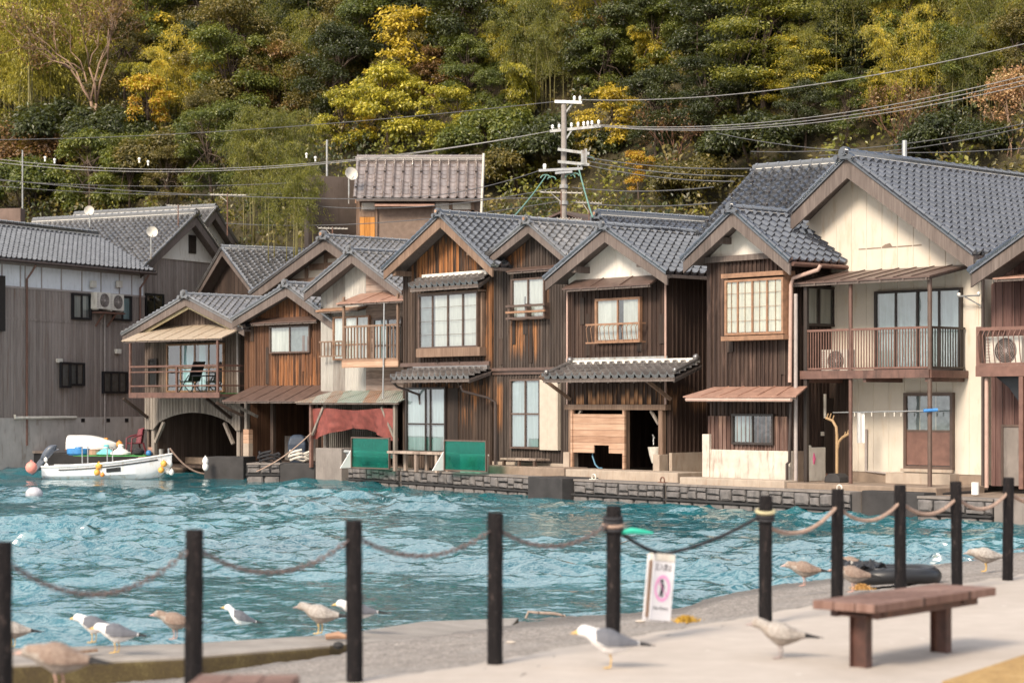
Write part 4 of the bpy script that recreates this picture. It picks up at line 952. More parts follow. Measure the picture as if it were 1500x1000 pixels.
# --- grey boarded house behind it, gable to the right, white upper gable
fB = Fr(-62, 207, 80.4)
hB = thing('boarded_house', 'grey boarded house with white gable and slit vent, rising behind the long grey house', 'house', fB)
WB = fB.u(348); ap, eL, eR = fB.uz(282, 316, -.5), fB.uz(205, 396, -.5), fB.uz(353, 414, -.5)
ap = ((eL[0]+eR[0])/2+.15, ap[1]); top = gtop(ap, eL, eR); zg = fB.z(285, 381)
mb = MB(); panel(mb, 0, WB, 0, min(zg, top(0)-.02), 0, .1, 'u', .3, bp=.012); panel(mb, .05, WB-.05, min(zg, top(0)-.02), lambda u: min(zg, top(u)), .0, .1, 'u', 0); mb.box(0, .1, .1, 9, 0, top(0)-.1); mb.box(WB-.1, WB, .1, 9, 0, top(WB)-.1); mb.build('wall', M['grey_boards'], hB, fB)
mb = MB(); panel(mb, .7, WB-.7, zg, lambda u: max(zg+.01, top(u)), .01, .09, 'u', 0); mb.box(.3, WB-.3, -.06, -.001, zg-.06, zg+.05); mb.build('gable_wall', M['plaster'], hB, fB)
gable_roof(hB, fB, ap, eL, eR, -.5, 7.9, M['tile_grey'], M['barge'], .3, guard=4, deco=1., ridge_h=.3)
a, b = fB.uz(277, 344, -.03), fB.uz(287, 372, -.03)
fitting(hB, fB, 'gable_vent', 'frame_dark', lambda m: (m.box(a[0], b[0], -.05, .0, b[1], a[1]), *[m.box(a[0]+.1, b[0]-.1, -.07, -.05, b[1]+(a[1]-b[1])*i/9+.02, b[1]+(a[1]-b[1])*i/9+.06) for i in range(9)]))
window(hB, fB, (214, 430, 241, 480), 2, -.015, 'frame_black', None, .09, .08)
fB2 = fB.shift(1.9, 4.2); hB2 = thing('white_gabled_house', 'small white plastered gable half hidden behind the boarded house with slit vent', 'house', fB2)
apx = fB2.uz(314, 308, -.5); eRx = fB2.uz(356, 374, -.5); eLx = (2*apx[0]-eRx[0], eRx[1])
gable_roof(hB2, fB2, apx, eLx, eRx, -.5, 7.4, M['tile_grey'], M['barge'], .3, deco=.9, ridge_h=.3)
mb = MB(); top = gtop(apx, eLx, eRx); panel(mb, eLx[0]+.6, eRx[0]-.6, 0, top, 0, .1, 'u', 0); mb.box(eRx[0]-.7, eRx[0]-.6, .1, 6, 0, eRx[1]); mb.build('wall', M['plaster'], hB2, fB2)
# --- roof between the gables
q = pt(338, 362, 79.); fC = Fr(62, xy=(q.x, q.y)); hC = thing('tiled_house', 'low grey tiled roof in the gap behind the orange-brown house', 'house', fC)
gable_roof(hC, fC, (0, q.z-.1), (-3, q.z-1.7), (3.4, q.z-1.9), -.3, 6., M['tile_grey'], M['barge'], .2, deco=0., guard=4)
mb = MB(); mb.prism([(-2.5, 0), (2.8, 0), (2.8, q.z-1.8), (0, q.z-.3), (-2.5, q.z-1.6)], .1, 5.8); mb.build('wall', M['dark_boards'], hC, fC)
# --- half-timbered gable behind the patched house
fD = Fr(48, 385, 76.); hD = thing('half_timbered_house', 'house with dark timbers and cream infill in its gable, behind the patched tin house', 'house', fD)
ap, eL, eR = fD.uz(478, 350, -.6), fD.uz(368, 432, -.6), fD.uz(600, 440, -.6); top = gtop(ap, eL, eR); WD = fD.u(575)
mb = MB(); panel(mb, 0, WD, 0, top, 0, .1, 'u', 0); mb.box(WD-.1, WD, .1, 7, 0, top(WD)); mb.build('wall', M['cream'], hD, fD)
def timb(m):
    for py in (375, 390, 410, 430): z = fD.z(470, py); a_ = [u for u in np.linspace(0, WD, 60) if top(u) > z+.1]; a_ and m.box(a_[0], a_[-1], -.08, -.001, z-.12, z+.1)
    for px in (425, 450, 478, 505, 530): u = fD.u(px); m.box(u-.08, u+.08, -.06, -.001, 3, top(u)-.05)
fitting(hD, fD, 'timber', 'barge_warm', timb)
gable_roof(hD, fD, ap, eL, eR, -.6, 7., M['tile_grey'], M['barge'], .3, deco=1.3, warm=True)
# --- ridge behind the white-gabled house
fE = Fr(55, 870, 64.); hE = thing('tiled_house', 'house of which only the tall dark tiled ridge shows, right behind the utility pole', 'house', fE)
ap = fE.uz(879, 320, 0); eL = (ap[0]-3.2, ap[1]-1.7); eR = (ap[0]+3.2, ap[1]-1.7)
gable_roof(hE, fE, ap, eL, eR, 0, 8., M['tile_dark'], M['barge'], .25, deco=1.1, ridge_h=.3, warm=True)
mb = MB(); mb.prism([(eL[0]+.5, 0), (eR[0]-.5, 0), (eR[0]-.5, eR[1]-.1), (ap[0], ap[1]-.4), (eL[0]+.5, eL[1]-.1)], .5, 7.5); mb.build('wall', M['dark_boards'], hE, fE)
fH = Fr(35, 786, 68.); hH = thing('tin_roofed_hut', 'low grey tin-roofed hut at the foot of the utility pole', 'hut', fH)
ap = fH.uz(825, 312, 0); eL = fH.uz(784, 330, 0); eR = fH.uz(872, 330, 0)
def hutroof(m):
    for (ue, ze) in (eL, eR): m.prism([(ue, ze), ap, (ap[0], ap[1]+.07), (ue, ze+.07)], -.1, 4.)
fitting(hH, fH, 'roof', 'metal_brown', hutroof)
mb = MB(); mb.prism([(eL[0]+.3, 0), (eR[0]-.3, 0), (eR[0]-.3, eR[1]+.02), (ap[0], ap[1]-.1), (eL[0]+.3, eL[1]+.02)], .1, 3.8); mb.build('wall', M['grey_boards'], hH, fH)
# --- brown-tiled cottage on the slope
q = pt(527, 231, 80.); fK = Fr(90, xy=(q.x, q.y)); hK = thing('hillside_cottage', 'cottage with brown ribbed tile roof and orange door, above the other roofs on the slope', 'house', fK)
ze = CZ+(HY-293)/F*78.6
def PK(px, py): s = 79./F; return (px-CX)*s-q.x, CZ+(HY-py)*s       # along its front wall (v, z)
Lk = (709-527)/F*80
gable_roof(hK, fK, (0, q.z-.1), (-2., q.z-1.4), (1.75, ze), 0, Lk, M['tile_brown'], M['frame_wood'], .16, deco=.6, guard=4, ridge_h=.2, tw=.36, hh=.085, st=.010)
fKw = Fr(0, xy=(q.x, q.y-1.2))
mb = MB(); x0, x1 = .1, Lk-.1; mb.box(x0, x1, 0, 2.6, 3.5, ze+.2); mb.build('wall', plain('mud_wall', (.20, .145, .115), .9, var=.2), hK, fKw)
def K(px, py): return fKw.uz(px, py)
for p0, p1 in ((530, 549), (638, 658), (663, 690)): fitting(hK, fKw, 'plaster_panel', 'plaster', lambda m: m.box(K(p0, 0)[0], K(p1, 0)[0], -.03, -.001, K(0, 307)[1], K(0, 297)[1]))
fitting(hK, fKw, 'door', 'orange_door', lambda m: m.box(K(527, 0)[0], K(549, 0)[0], -.05, -.001, 5, K(0, 318)[1]))
fitting(hK, fKw, 'timber', 'barge_warm', lambda m: (m.box(K(522, 0)[0], K(527, 0)[0], -.06, -.001, 5, ze), m.box(K(550, 0)[0], K(553, 0)[0], -.1, -.001, 5, ze-.2), m.box(K(527, 0)[0], K(549, 0)[0], -.06, -.002, K(0, 318)[1], K(0, 310)[1]), m.box(K(632, 0)[0], K(637, 0)[0], -.1, -.001, 5, K(0, 303)[1]), m.box(K(658, 0)[0], K(663, 0)[0], -.08, -.001, 6, ze), m.box(K(690, 0)[0], K(695, 0)[0], -.08, -.001, 6, ze), m.box(K(638, 0)[0], K(700, 0)[0], -.08, -.002, K(0, 313)[1], K(0, 308)[1])))
fitting(hK, fKw, 'awning', 'metal_roof', lambda m: m.prismx([(-.5, K(0, 304)[1]), (-.0, K(0, 299)[1]), (-.0, K(0, 297)[1]), (-.5, K(0, 301)[1])], K(550, 0)[0], K(637, 0)[0]))
pipe(hK, fKw, [(K(709, 0)[0], -.7, K(0, 228)[1]), (K(705, 0)[0], -.7, K(0, 330)[1])], 'offwhite', .05, 'vent_pipe')

# boards replaced over the years
def repairs(root, fr, W, z0, z1, n, seed, mats):
    g = np.random.default_rng(seed)
    for i in range(n):
        u = g.uniform(.2, W-.2); h = g.uniform(.5, 1.3); z = g.uniform(z0, z1-h); w = g.uniform(.10, .2); mb = MB(); mb.prism([(u, z), (u+w, z+g.normal(0, .01)), (u+w+g.normal(0, .008), z+h), (u+.004, z+h+g.normal(0, .015))], -.032, -.001); mb.build('repair_board', M[mats[i % len(mats)]], root, fr)
repairs(h5, f5, W5, .2, 4.4, 6, 1, ('dark_plain', 'dark_boards')); repairs(h6, f6, W6, .4, 4.6, 4, 2, ('dark_plain', 'dark_boards'))
repairs(h7, f7, W7, f7.z(900, 525), f7.z(900, 420), 4, 3, ('dark_plain', 'dark_boards')); repairs(h8, f8, W8, 2.1, 4.6, 5, 4, ('dark_plain', 'dark_boards')); repairs(h3, f3, W3, 2.2, 4.2, 5, 5, ('warm_boards', 'dark_boards'))
# ------------------------------------------------------------------ ground, water, quay
def interp(px, xs, ys): return float(np.interp(px, xs, ys))
EP = [(-400, 10.3), (4, 10.4), (283, 11.3), (480, 11.9), (560, 12.3), (640, 12.55), (725, 13.0), (800, 13.5), (900, 14.2), (1010, 15.0), (1130, 16.0), (1250, 17.2), (1330, 17.9), (1420, 18.7), (1500, 19.6), (1900, 24)]
WP = [(-400, 17.1), (0, 17.1), (268, 18.2), (500, 20.2), (537, 21.7), (713, 22.5), (883, 23.2), (1000, 24.1), (1080, 26.2), (1220, 28.3), (1330, 30.2), (1430, 32.2), (1500, 34.3), (1900, 46)]
ex, ey = zip(*EP); wx, wy = zip(*WP)
def shore_z(px, Y):
    a, b = np.interp(px, ex, ey), np.interp(px, wx, wy)
    t = (Y-a)/(b-a); return np.where(t < 0, -.012, np.where(t < 1.25, WZ*t-.012, WZ*1.25-(t-1.25)*1.2))
def gravelmat():
    t = NT('gravel'); co = t.co()
    vor = t.n('TexVoronoi', {'Vector': co, 'Scale': 42.}); n1 = t.noise(co, 2.2, 5., .6); n2 = t.noise(co, .7, 4.)
    xyz = t.n('SeparateXYZ', {0: co}); wet = t.step(xyz.outputs[2], -.64, -.42, 1., 0.)
    c = t.ramp(t.math('ADD', t.math('MULTIPLY', vor.outputs['Color'], .55), t.math('MULTIPLY', n1, .5)), (.2, (.11, .095, .088)), (.5, (.23, .205, .185)), (.8, (.40, .36, .33)))
    c = t.mix(t.step(n2, .45, .65, 0., .55), c, (.27, .25, .235))
    c = t.mix(wet, c, t.mix(.55, c, (.05, .043, .038)))
    t.col(c); t.put(t.p.inputs['Roughness'], t.step(wet, 0., 1., .9, .45))
    t.bump(t.math('ADD', vor.outputs['Distance'], t.math('MULTIPLY', n1, .5)), .6, .02); return t.m
M['gravel'] = gravelmat()
def plazamat():
    t = NT('plaza'); co = t.co(); n1 = t.noise(co, .8, 5., .6); n2 = t.noise(co, 60., 4., .7); n3 = t.noise(co, 5., 5., .65)
    c = t.ramp(t.math('ADD', t.math('MULTIPLY', n1, .6), t.math('MULTIPLY', n3, .4)), (.3, (.36, .315, .275)), (.52, (.43, .38, .34)), (.7, (.49, .44, .395)))
    c = t.mix(t.step(n2, .62, .75, 0., .5), c, (.36, .31, .27)); st = t.noise(co, 1.7, 7., .75)
    c = t.mix(t.step(st, .60, .72, 0., .5), c, (.40, .31, .235))
    dr = t.n('TexVoronoi', {'Vector': co, 'Scale': 1.9}); c = t.mix(t.step(t.math('ADD', dr.outputs['Distance'], t.math('MULTIPLY', n3, .06)), .055, .075, .75, 0.), c, (.62, .60, .56))
    t.col(c); t.set(Roughness=.9); t.bump(t.math('ADD', n2, t.math('MULTIPLY', n3, .5)), .35, .006); return t.m
M['plaza'] = plazamat()

def shore():
    pxs = np.linspace(-700, 2200, 260); ks = np.concatenate([np.linspace(0, 1.3, 110), np.linspace(1.4, 3., 8)])
    V = []
    for k in ks:
        a = np.interp(pxs, ex, ey)-1.2; b = np.interp(pxs, wx, wy); Y = a+(b-a)*k
        V.append(np.stack([(pxs-CX)/F*Y, Y, shore_z(pxs, Y)+rng.normal(0, .006, len(pxs))], -1))
    V = np.concatenate(V); n = len(pxs); i = np.arange(len(ks)-1)[:, None]*n+np.arange(n-1)[None]
    Q = np.stack([i, i+1, i+n+1, i+n], -1).reshape(-1, 4)
    tag(npmesh('beach', V, Q, M['gravel'], smooth=True), kind='structure')
    # plaza slab: everything on the camera's side of the bollard line
    edge = [((px-CX)/F*Y, Y+.12) for px, Y in EP]
    edge2 = []
    for (a, b) in zip(edge[:-1], edge[1:]):
        for i in range(6):
            t_ = i/6; edge2.append((a[0]+(b[0]-a[0])*t_+rng.normal(0, .02), a[1]+(b[1]-a[1])*t_+rng.normal(0, .03)))
    edge2.append(edge[-1])
    mb = MB(); mb.slab([(-30, -25), (35, -25), (35, 24)]+edge2[::-1]+[(-30, 10.4)], -.25, 0.)
    tag(mb.build('plaza', M['plaza']), kind='structure')
shore()
def seabed():
    mb = MB(); mb.add([(-120, -30, -3), (120, -30, -3), (120, 160, -3), (-120, 160, -3)], [(0, 1, 2, 3)])
    tag(mb.build('seabed_ground', M['concrete_dark']), kind='structure')
seabed()

def water():
    t = NT('water'); co = t.co()
    n1 = t.noise(t.mapv(co, (1., 1.7, 1.)), 3.6, 2.5, .55); n2 = t.noise(co, .5, 3.)
    big = t.noise(t.mapv(co, (1., .6, 1.)), .16, 3.)
    c = t.ramp(t.math('ADD', t.math('MULTIPLY', n2, .4), t.math('MULTIPLY', big, .6)), (.3, (.006, .064, .082)), (.55, (.014, .125, .155)), (.75, (.034, .21, .25)))
    t.col(c); t.set(Roughness=.05, IOR=3.3)
    t.bump(n1, .38, .10)
    # wind chop: many crossing wave trains on a sheet that is finer near the shore
    nr, nc = 560, 940
    py = np.linspace(1011, 662, nr); Yr = (CZ-WZ)*F/(py-HY); ax = np.linspace(-.36, .36, nc)
    Y0 = np.repeat(Yr[:, None], nc, 1); X0 = Y0*ax[None]
    z = np.zeros_like(X0); dx = np.zeros_like(X0); dy = np.zeros_like(X0); g = np.random.default_rng(5)
    env = .65+.55*(np.sin(X0*.31+Y0*.17+1)*np.sin(Y0*.23-X0*.11+2))
    foot = np.gradient(Yr)[:, None]
    for i in range(110):
        lam = .26*(2.3/.26)**g.random(); th = R(256)+g.normal(0, .5); k = 2*math.pi/lam; a = .0112*lam**.97*g.uniform(.5, 1.25)
        ph = g.uniform(0, 6.28); q = k*(X0*math.cos(th)+Y0*math.sin(th))+ph+.8*np.sin(.37*X0+.29*Y0+ph)
        fade = np.clip(lam/(2.2*np.abs(foot)*max(.15, abs(math.sin(th))))-.5, 0, 1)
        z += fade*a*np.cos(q); s_ = -fade*a*.9*np.sin(q); dx += s_*math.cos(th); dy += s_*math.sin(th)
    z *= env; dx *= env; dy *= env
    V = np.stack([X0+dx, Y0+dy, WZ+z], -1).reshape(-1, 3)
    i = np.arange(nr-1)[:, None]*nc+np.arange(nc-1)[None]; Q = np.stack([i, i+1, i+nc+1, i+nc], -1).reshape(-1, 4)
    tag(npmesh('water', V, Q, t.m, smooth=True), kind='structure')
water()

# land behind the quay and the wooded hillside
FN = (.55, .834)
def hd(X, Y): return FN[0]*X+FN[1]*(Y-76)
def hill_z(X, Y):
    d = hd(X, Y); w = .9*np.sin(X*.23+1)*np.sin(Y*.19)+.5*np.sin(X*.51+Y*.4)
    return np.where(d < 0, .4, .4+np.minimum(d*2.5, 2.2)*np.minimum(1, d/1.)+np.maximum(d, 0)*.8+w*np.clip(d/4, 0, 1))
def on_hill(px, py):
    """first point of the hillside along a line of sight"""
    a, b = (px-CX)/F, (HY-py)/F
    for Y in np.arange(60, 170, .25):
        if hill_z(a*Y, Y) >= CZ+b*Y: return Vector((a*Y, Y, float(hill_z(a*Y, Y))))
    return Vector((a*150, 150, float(hill_z(a*150, 150))))
def hillmat():
    t = NT('hillside'); co = t.co(); n1 = t.noise(co, .6, 6., .65); n2 = t.noise(co, 6., 5., .7)
    c = t.ramp(t.math('ADD', t.math('MULTIPLY', n1, .6), t.math('MULTIPLY', n2, .4)), (.3, (.018, .016, .008)), (.5, (.05, .042, .018)), (.7, (.10, .075, .035)))
    t.col(c); t.set(Roughness=1.); t.bump(n2, .8, .2); return t.m
def hill():
    xs = np.linspace(-60, 60, 130); ds = np.concatenate([[0, .5, 1, 2, 3], np.linspace(4, 75, 90)])
    V = []
    for d in ds:
        Y = 76+(d-FN[0]*xs)/FN[1]; V.append(np.stack([xs, Y, hill_z(xs, Y)+(rng.normal(0, .12, len(xs)) if d > 1 else 0)], -1))
    V = np.concatenate(V); n = len(xs); i = np.arange(len(ds)-1)[:, None]*n+np.arange(n-1)[None]
    tag(npmesh('hillside', V, np.stack([i, i+1, i+n+1, i+n], -1).reshape(-1, 4), hillmat(), smooth=True), kind='structure')
hill()

QZ = -.22
def qp(px, Y, back=0.): return ((px-CX)/F*Y, Y)
QA, QB, QC, QD = (-4.85, 60.6), (1.51, 50.4), (7.1, 43.0), (10.9, 38.6)
land = [QA, QB, QC, QD, (30, 20), (60, 40), (60, 60), (26, 60), (-21, 90), (-24, 84), (-15.2, 77), (-11.0, 71.5), (-8.0, 66.8), (-6.0, 63.5)]
mb = MB(); inner = [(x+.35, y+.25) for x, y in land[:5]]+land[5:]
mb.slab(inner, -1.3, QZ-.03); tag(mb.build('quay_ground', M['concrete']), kind='structure')

def stone_wall(a, b, z1, label, cat='wall', z0=-1.25, thick=.5, lower=-.56, group='rubble stone quay walls'):
    """rubble facing: irregular blocks over a dark joint, a squared course at the waterline, concrete cap"""
    a, b = Vector((*a, 0)), Vector((*b, 0)); L = (b-a).length; th = math.degrees(math.atan2(-(b.y-a.y), b.x-a.x)); fr = Fr(th, xy=(a.x, a.y))
    root = thing('quay_wall', label, cat, fr, group=group)
    mb = MB(); mb.box(0, L, .06, thick, z0, z1-.04); mb.box(0, L, .0, thick, z1-.045, z1); mb.build('core', M['concrete_grey'], root, fr)
    g = np.random.default_rng(int(L*100)); mb = MB()
    def stone(u0, u1, za, zb):
        w, h = u1-u0, zb-za; e = .007; n = 12; P = []
        for i in range(n):
            t_ = 2*math.pi*(i+.5)/n+g.normal(0, .05); c, s = math.cos(t_), math.sin(t_); k = 1/max(abs(c), abs(s))*g.uniform(.9, 1.)
            P.append(((u0+u1)/2+c*k*(w/2-e), (za+zb)/2+s*k*(h/2-e)))
        d = g.uniform(.05, .11); C = ((u0+u1)/2, (za+zb)/2); o = g.normal(0, .02)
        vs = [(u, .065, z) for u, z in P]+[(C[0]+(u-C[0])*.95, .03-d*.5, C[1]+(z-C[1])*.95) for u, z in P]+[(C[0]+(u-C[0])*.6+o, -d*.6, C[1]+(z-C[1])*.6) for u, z in P]
        fs = [tuple(range(2*n, 3*n))]+[(i+r*n, (i+1) % n+r*n, (i+1) % n+(r+1)*n, i+(r+1)*n) for r in (0, 1) for i in range(n)]
        mb.add(vs, [f[::-1] for f in fs])
    u = .02
    while u < L-.1:
        w = min(g.uniform(.26, .5), L-u)
        m = lower+(z1-.05-lower)*g.uniform(.3, .7)
        if g.random() < .72: stone(u, u+w, lower, m+g.normal(0, .01)); stone(u+g.uniform(-.02, .02), u+w, m, z1-.05)
        else: stone(u, u+w, lower, z1-.05)
        u += w
    u = 0.
    while u < L-.05:
        w = min(g.uniform(.42, .6), L-u); stone(u, u+w, lower-.36, lower-.05); u += w
    mb.build('facing', M['stone'], root, fr)
    mb = MB(); mb.box(0, L, .02, .06, z0, z1-.05); mb.box(-.005, L+.005, -.075, .055, lower-.05, lower-.01); mb.build('joint', M['joint'], root, fr)
    return fr, L
def lerp2(a, b, t_): return (a[0]+(b[0]-a[0])*t_, a[1]+(b[1]-a[1])*t_)
q1, L1 = stone_wall(QA, lerp2(QA, QB, .255), QZ, 'short rubble stone quay wall below the plank bench and the sliding doors')
q2, L2 = stone_wall(lerp2(QA, QB, .27), lerp2(QA, QB, .86), QZ, 'rubble stone quay wall below the teal glass panel and the narrow dark house')
q3, L3 = stone_wall(lerp2(QB, QC, .0), lerp2(QB, QC, .36), QZ, 'rubble stone quay wall in front of the house with open plank-screened bay')
q4, L4 = stone_wall(lerp2(QB, QC, .37), QC, QZ, 'long rubble stone quay wall in front of the bay-windowed and cream houses')
qE = lerp2(QC, QD, .30); q5, L5 = stone_wall(qE, lerp2(QC, QD, .62), QZ-.02, 'rubble stone quay wall standing behind the rope-linked bollards')
def block(name, a, b, z1, mat, label, d=.8, z0=-1.3, off=-.12, cat='block', bev=.02):
    a, b = Vector((*a, 0)), Vector((*b, 0)); fr = Fr(math.degrees(math.atan2(-(b.y-a.y), b.x-a.x)), xy=(a.x, a.y))
    mb = MB(); mb.box(0, (b-a).length, off, d, z0, z1); o = mb.build(name, M[mat], None, fr, bevel=bev); tag(o, label, cat); return fr
block('concrete_block', lerp2(QA, QB, .865), lerp2(QA, QB, .995), QZ+.02, 'concrete_dark', 'dark wet concrete block in the quay between two rubble walls', off=-.3)
block('concrete_block', lerp2(QC, QD, .01), lerp2(QC, QD, .29), QZ+.03, 'concrete_dark', 'stained dark concrete landing block in the quay, seen between two bollards', off=.3, d=2)
block('concrete_block', lerp2(QC, QD, .63), (20, 28), QZ, 'concrete_grey', 'grey concrete quay edge beyond the last rubble wall', off=-.05)
# step slabs before the houses
def slabs():
    a, b = f7.uz(880, 690, -.7), f7.uz(1018, 705, -.7)
    fr = f7.shift(.9, -.95); mb = MB(); mb.box(0, 3.9, 0, .93, -.3, -.02); tag(mb.build('concrete_step', M['concrete_pale'], None, fr, bevel=.02), 'broad worn concrete step before the open plank-screened bay', 'step')
    fr = f7.shift(-.75, -.9); mb = MB(); mb.box(0, 1.55, 0, .85, -.3, .0); tag(mb.build('concrete_step', M['concrete'], None, fr, bevel=.02), 'small brown concrete step at the corner post by the storm shutter', 'step')
    fr = f6.shift(.5, -.75); mb = MB(); mb.box(0, 2., 0, .69, -.3, -.02); tag(mb.build('concrete_step', M['concrete'], None, fr, bevel=.02), 'low concrete step under the window with the beige shutter case', 'step')
    fr = f8.shift(-.4, -.6); mb = MB(); mb.box(0, 3.2, 0, .45, -.3, -.06); tag(mb.build('concrete_step', M['concrete_pale'], None, fr, bevel=.02), 'narrow concrete step along the whitewashed footing', 'step')
    fr = f9.shift(-.3, -.55); mb = MB(); mb.box(0, 4.2, 0, 1.75, -.3, -.1); tag(mb.build('concrete_step', M['concrete'], None, fr, bevel=.02), 'broad tan concrete terrace under the long balcony', 'terrace')
    fr = f5.shift(3.1, -.55); mb = MB(); mb.box(0, 1.2, 0, .5, -.3, -.04); tag(mb.build('concrete_step', M['concrete_pale'], None, fr, bevel=.02), 'pale concrete step behind the teal glass panel', 'step')
slabs()
# quay pieces on the far side
def quay_far():
    fr = Fr(8, 361, 62.4); mb = MB(); L = fr.u(462); z1 = fr.z(361, 678)
    stone_wall(tuple(fr.w(0, 0).xy), tuple(fr.w(1.05, 0).xy), z1, 'stubby rubble quay pier at the mouth of the brown-skirted bay', lower=-.5, thick=1.2)
    f_ = fr.shift(1.06, 0); mb.box(0, L-1.06, -.05, 1.2, -1.3, z1); tag(mb.build('concrete_block', M['concrete_dark'], None, f_, bevel=.02), 'dark concrete landing slab with coiled rope under the brown-skirted bay', 'block')
    fr2 = Fr(10, 299, 65.); z1 = fr2.z(300, 669); L = fr2.u(357)
    o = fr2; mb = MB(); mb.box(0, L, -.02, 1.3, -1.3, z1); tag(mb.build('concrete_block', M['concrete_dark'], None, fr2, bevel=.02), 'dark stone-patched landing block before the arched bay', 'block')
    fr3 = Fr(-12, 0, 74.); z1 = fr3.z(50, 664); L = fr3.u(222)
    mb = MB(); mb.box(-2, L, 0, 5, -1.5, z1); tag(mb.build('landing_platform', M['concrete_dark'], None, fr3, bevel=.03), 'low dark concrete landing platform by the long grey house, carrying fishing gear', 'platform')
    mb = MB(); mb.box(fr3.u(2), fr3.u(76), -.06, .5, z1+.005, z1+.1); tag(mb.build('plank', M['bench_wood'], None, fr3), 'long pale plank lying on the landing platform edge', 'plank')
    return fr2, fr3, z1
fq2, fq3, PZ = quay_far()
# retaining walls on the slope
mb = MB(); fr = Fr(-25, 452, 80.5); L = fr.u(540); mb.box(0, L, 0, .5, 0, fr.z(480, 258)); tag(mb.build('retaining_wall', plain('shotcrete', (.105, .082, .07), .95, var=.3, scale=.8, bump=.3, dirt=(.07, .05, .04)), None, fr), 'tall brown-grey retaining wall beside the brown-tiled cottage', 'wall')
def rw():
    fr = Fr(10, -60, 88.); mb = MB(); mb.box(0, fr.u(30), 0, .5, 0, fr.z(20, 305)); o = mb.build('retaining_wall', plain('retaining', (.17, .12, .10), .95, var=.3, scale=.8, dirt=(.08, .06, .05)), None, fr)
    tag(o, 'weathered retaining wall under the vine mound behind the grey tiled roofs', 'wall')
rw()
# kerb along the water, near side
def kerb():
    front = [(-420, 16.4, -.45), (12, 16.5, -.45), (268, 17.0, -.45), (483, 17.85, -.45), (600, 18.7, -.5), (740, 20.0, -.60)]
    back = [(-420, 17.6), (12, 17.65), (268, 18.0), (500, 18.75), (620, 20.3), (760, 21.6)]
    mb = MB(); secs = []
    for (p, Y, z), (p2, Y2) in zip(front, back):
        f = ((p-CX)/F*Y, Y); b = ((p2-CX)/F*Y2, Y2); secs.append([(*f, -1.2), (*b, -1.2), (*b, z-.01), (f[0], f[1]+.03, z), (f[0], f[1], z-.03)])
    mb.loft(secs)
    t = NT('mossy_concrete'); co = t.co(); n = t.noise(co, 2.5, 6., .65); n2 = t.noise(co, 40., 3.); nz = t.n('SeparateXYZ', {0: t.n('NewGeometry').outputs['Normal']}).outputs[2]
    top = t.ramp(n, (.3, (.20, .18, .165)), (.7, (.31, .285, .26))); moss = t.ramp(t.math('ADD', t.math('MULTIPLY', n, .7), t.math('MULTIPLY', n2, .3)), (.35, (.05, .034, .018)), (.55, (.085, .062, .024)), (.72, (.15, .12, .05)))
    t.col(t.mix(t.step(nz, .3, .7), moss, t.mix(t.step(n2, .55, .7, 0., .5), top, (.17, .15, .13)))); t.set(Roughness=.85); t.bump(t.math('ADD', n2, n), .4, .01)
    tag(mb.build('kerb', t.m, bevel=.02), 'low concrete kerb with moss-stained face along the near water edge', 'kerb')
kerb()
# ------------------------------------------------------------------ bollards, chains, benches, sign
BP = [(4, 795), (283, 777), (519.5, 763), (725, 752), (898, 742), (1121, 727), (1226, 717), (1319, 711), (1402, 706), (1476, 700)]
BX = []
for px, top in BP:
    s = (top-HY)/.70; Y = F/s; BX.append(((px-CX)/F*Y, Y))
def bollard_mesh():
    n, k = 26, 46; g = np.random.default_rng(3); V = []; prof = g.normal(0, 1, (k, n))
    for _ in range(2): prof = (prof+np.roll(prof, 1, 0)+np.roll(prof, -1, 0))/3
    for i in range(k):
        z = -.12+1.07*i/(k-1)
        for j in range(n):
            t_ = 2*math.pi*j/n; r = .049+.0022*prof[i, j]*1.3+.0012*math.sin(5*t_+z*3)
            V.append((r*math.cos(t_), r*math.sin(t_), z))
    V += [(.046*math.cos(2*math.pi*j/n), .046*math.sin(2*math.pi*j/n), .957) for j in range(n)]
    mb = MB(); mb.v = V; mb.f = [(i*n+j, i*n+(j+1) % n, (i+1)*n+(j+1) % n, (i+1)*n+j) for i in range(k) for j in range(n)]+[tuple(k*n+j for j in range(n))]; mb.m = [0]*len(mb.f)
    return mb
def barkmat():
    t = NT('bollard_black'); co = t.co(); n = t.noise(t.mapv(co, (18., 18., 5.)), 3., 6., .7); n2 = t.noise(co, 90., 3.)
    c = t.ramp(n, (.40, (.004, .003, .004)), (.60, (.009, .007, .008)), (.72, (.075, .055, .05))); c = t.mix(t.step(n2, .66, .74, 0., .5), c, (.22, .2, .19))
    t.col(c); t.set(Roughness=.75); t.p.inputs['Specular IOR Level'].default_value = .25; t.bump(n, .7, .008); return t.m
M['bollard'] = barkmat()
blabels = ['black log-textured bollard cut by the picture edge, beside the big blurred gull', 'black bollard beside the end of the low blurred bench', 'black bollard hiding the white gull on the kerb', 'black bollard standing alone on the plaza corner, three chains from the sign', 'black bollard with rope lashed round its top, behind the yellow-billed gull',
           'black bollard with a pale knotted rope, behind the speckled brown gull', 'black bollard at the sign-ward end of the brown bench', 'black bollard in front of the black rubber boat', 'black bollard between the rubber boat and the resting gull', 'black bollard touching the resting grey gull, last of the row']
blabels[3] = 'plain black bollard between the one by the white gull and the rope-lashed one'
b0 = bollard_mesh().build('bollard', M['bollard'], smooth=True, angle=50)
for i, (x, y) in enumerate(BX):
    o = b0 if i == 0 else b0.copy()
    if i: COL.objects.link(o)
    o.location = (x, y, 0); o.rotation_euler = (R(rng.normal(0, .35)), R(rng.normal(0, .35)), rng.uniform(0, 6.28)); tag(o, blabels[i], 'bollard', 'bollards along the shore')
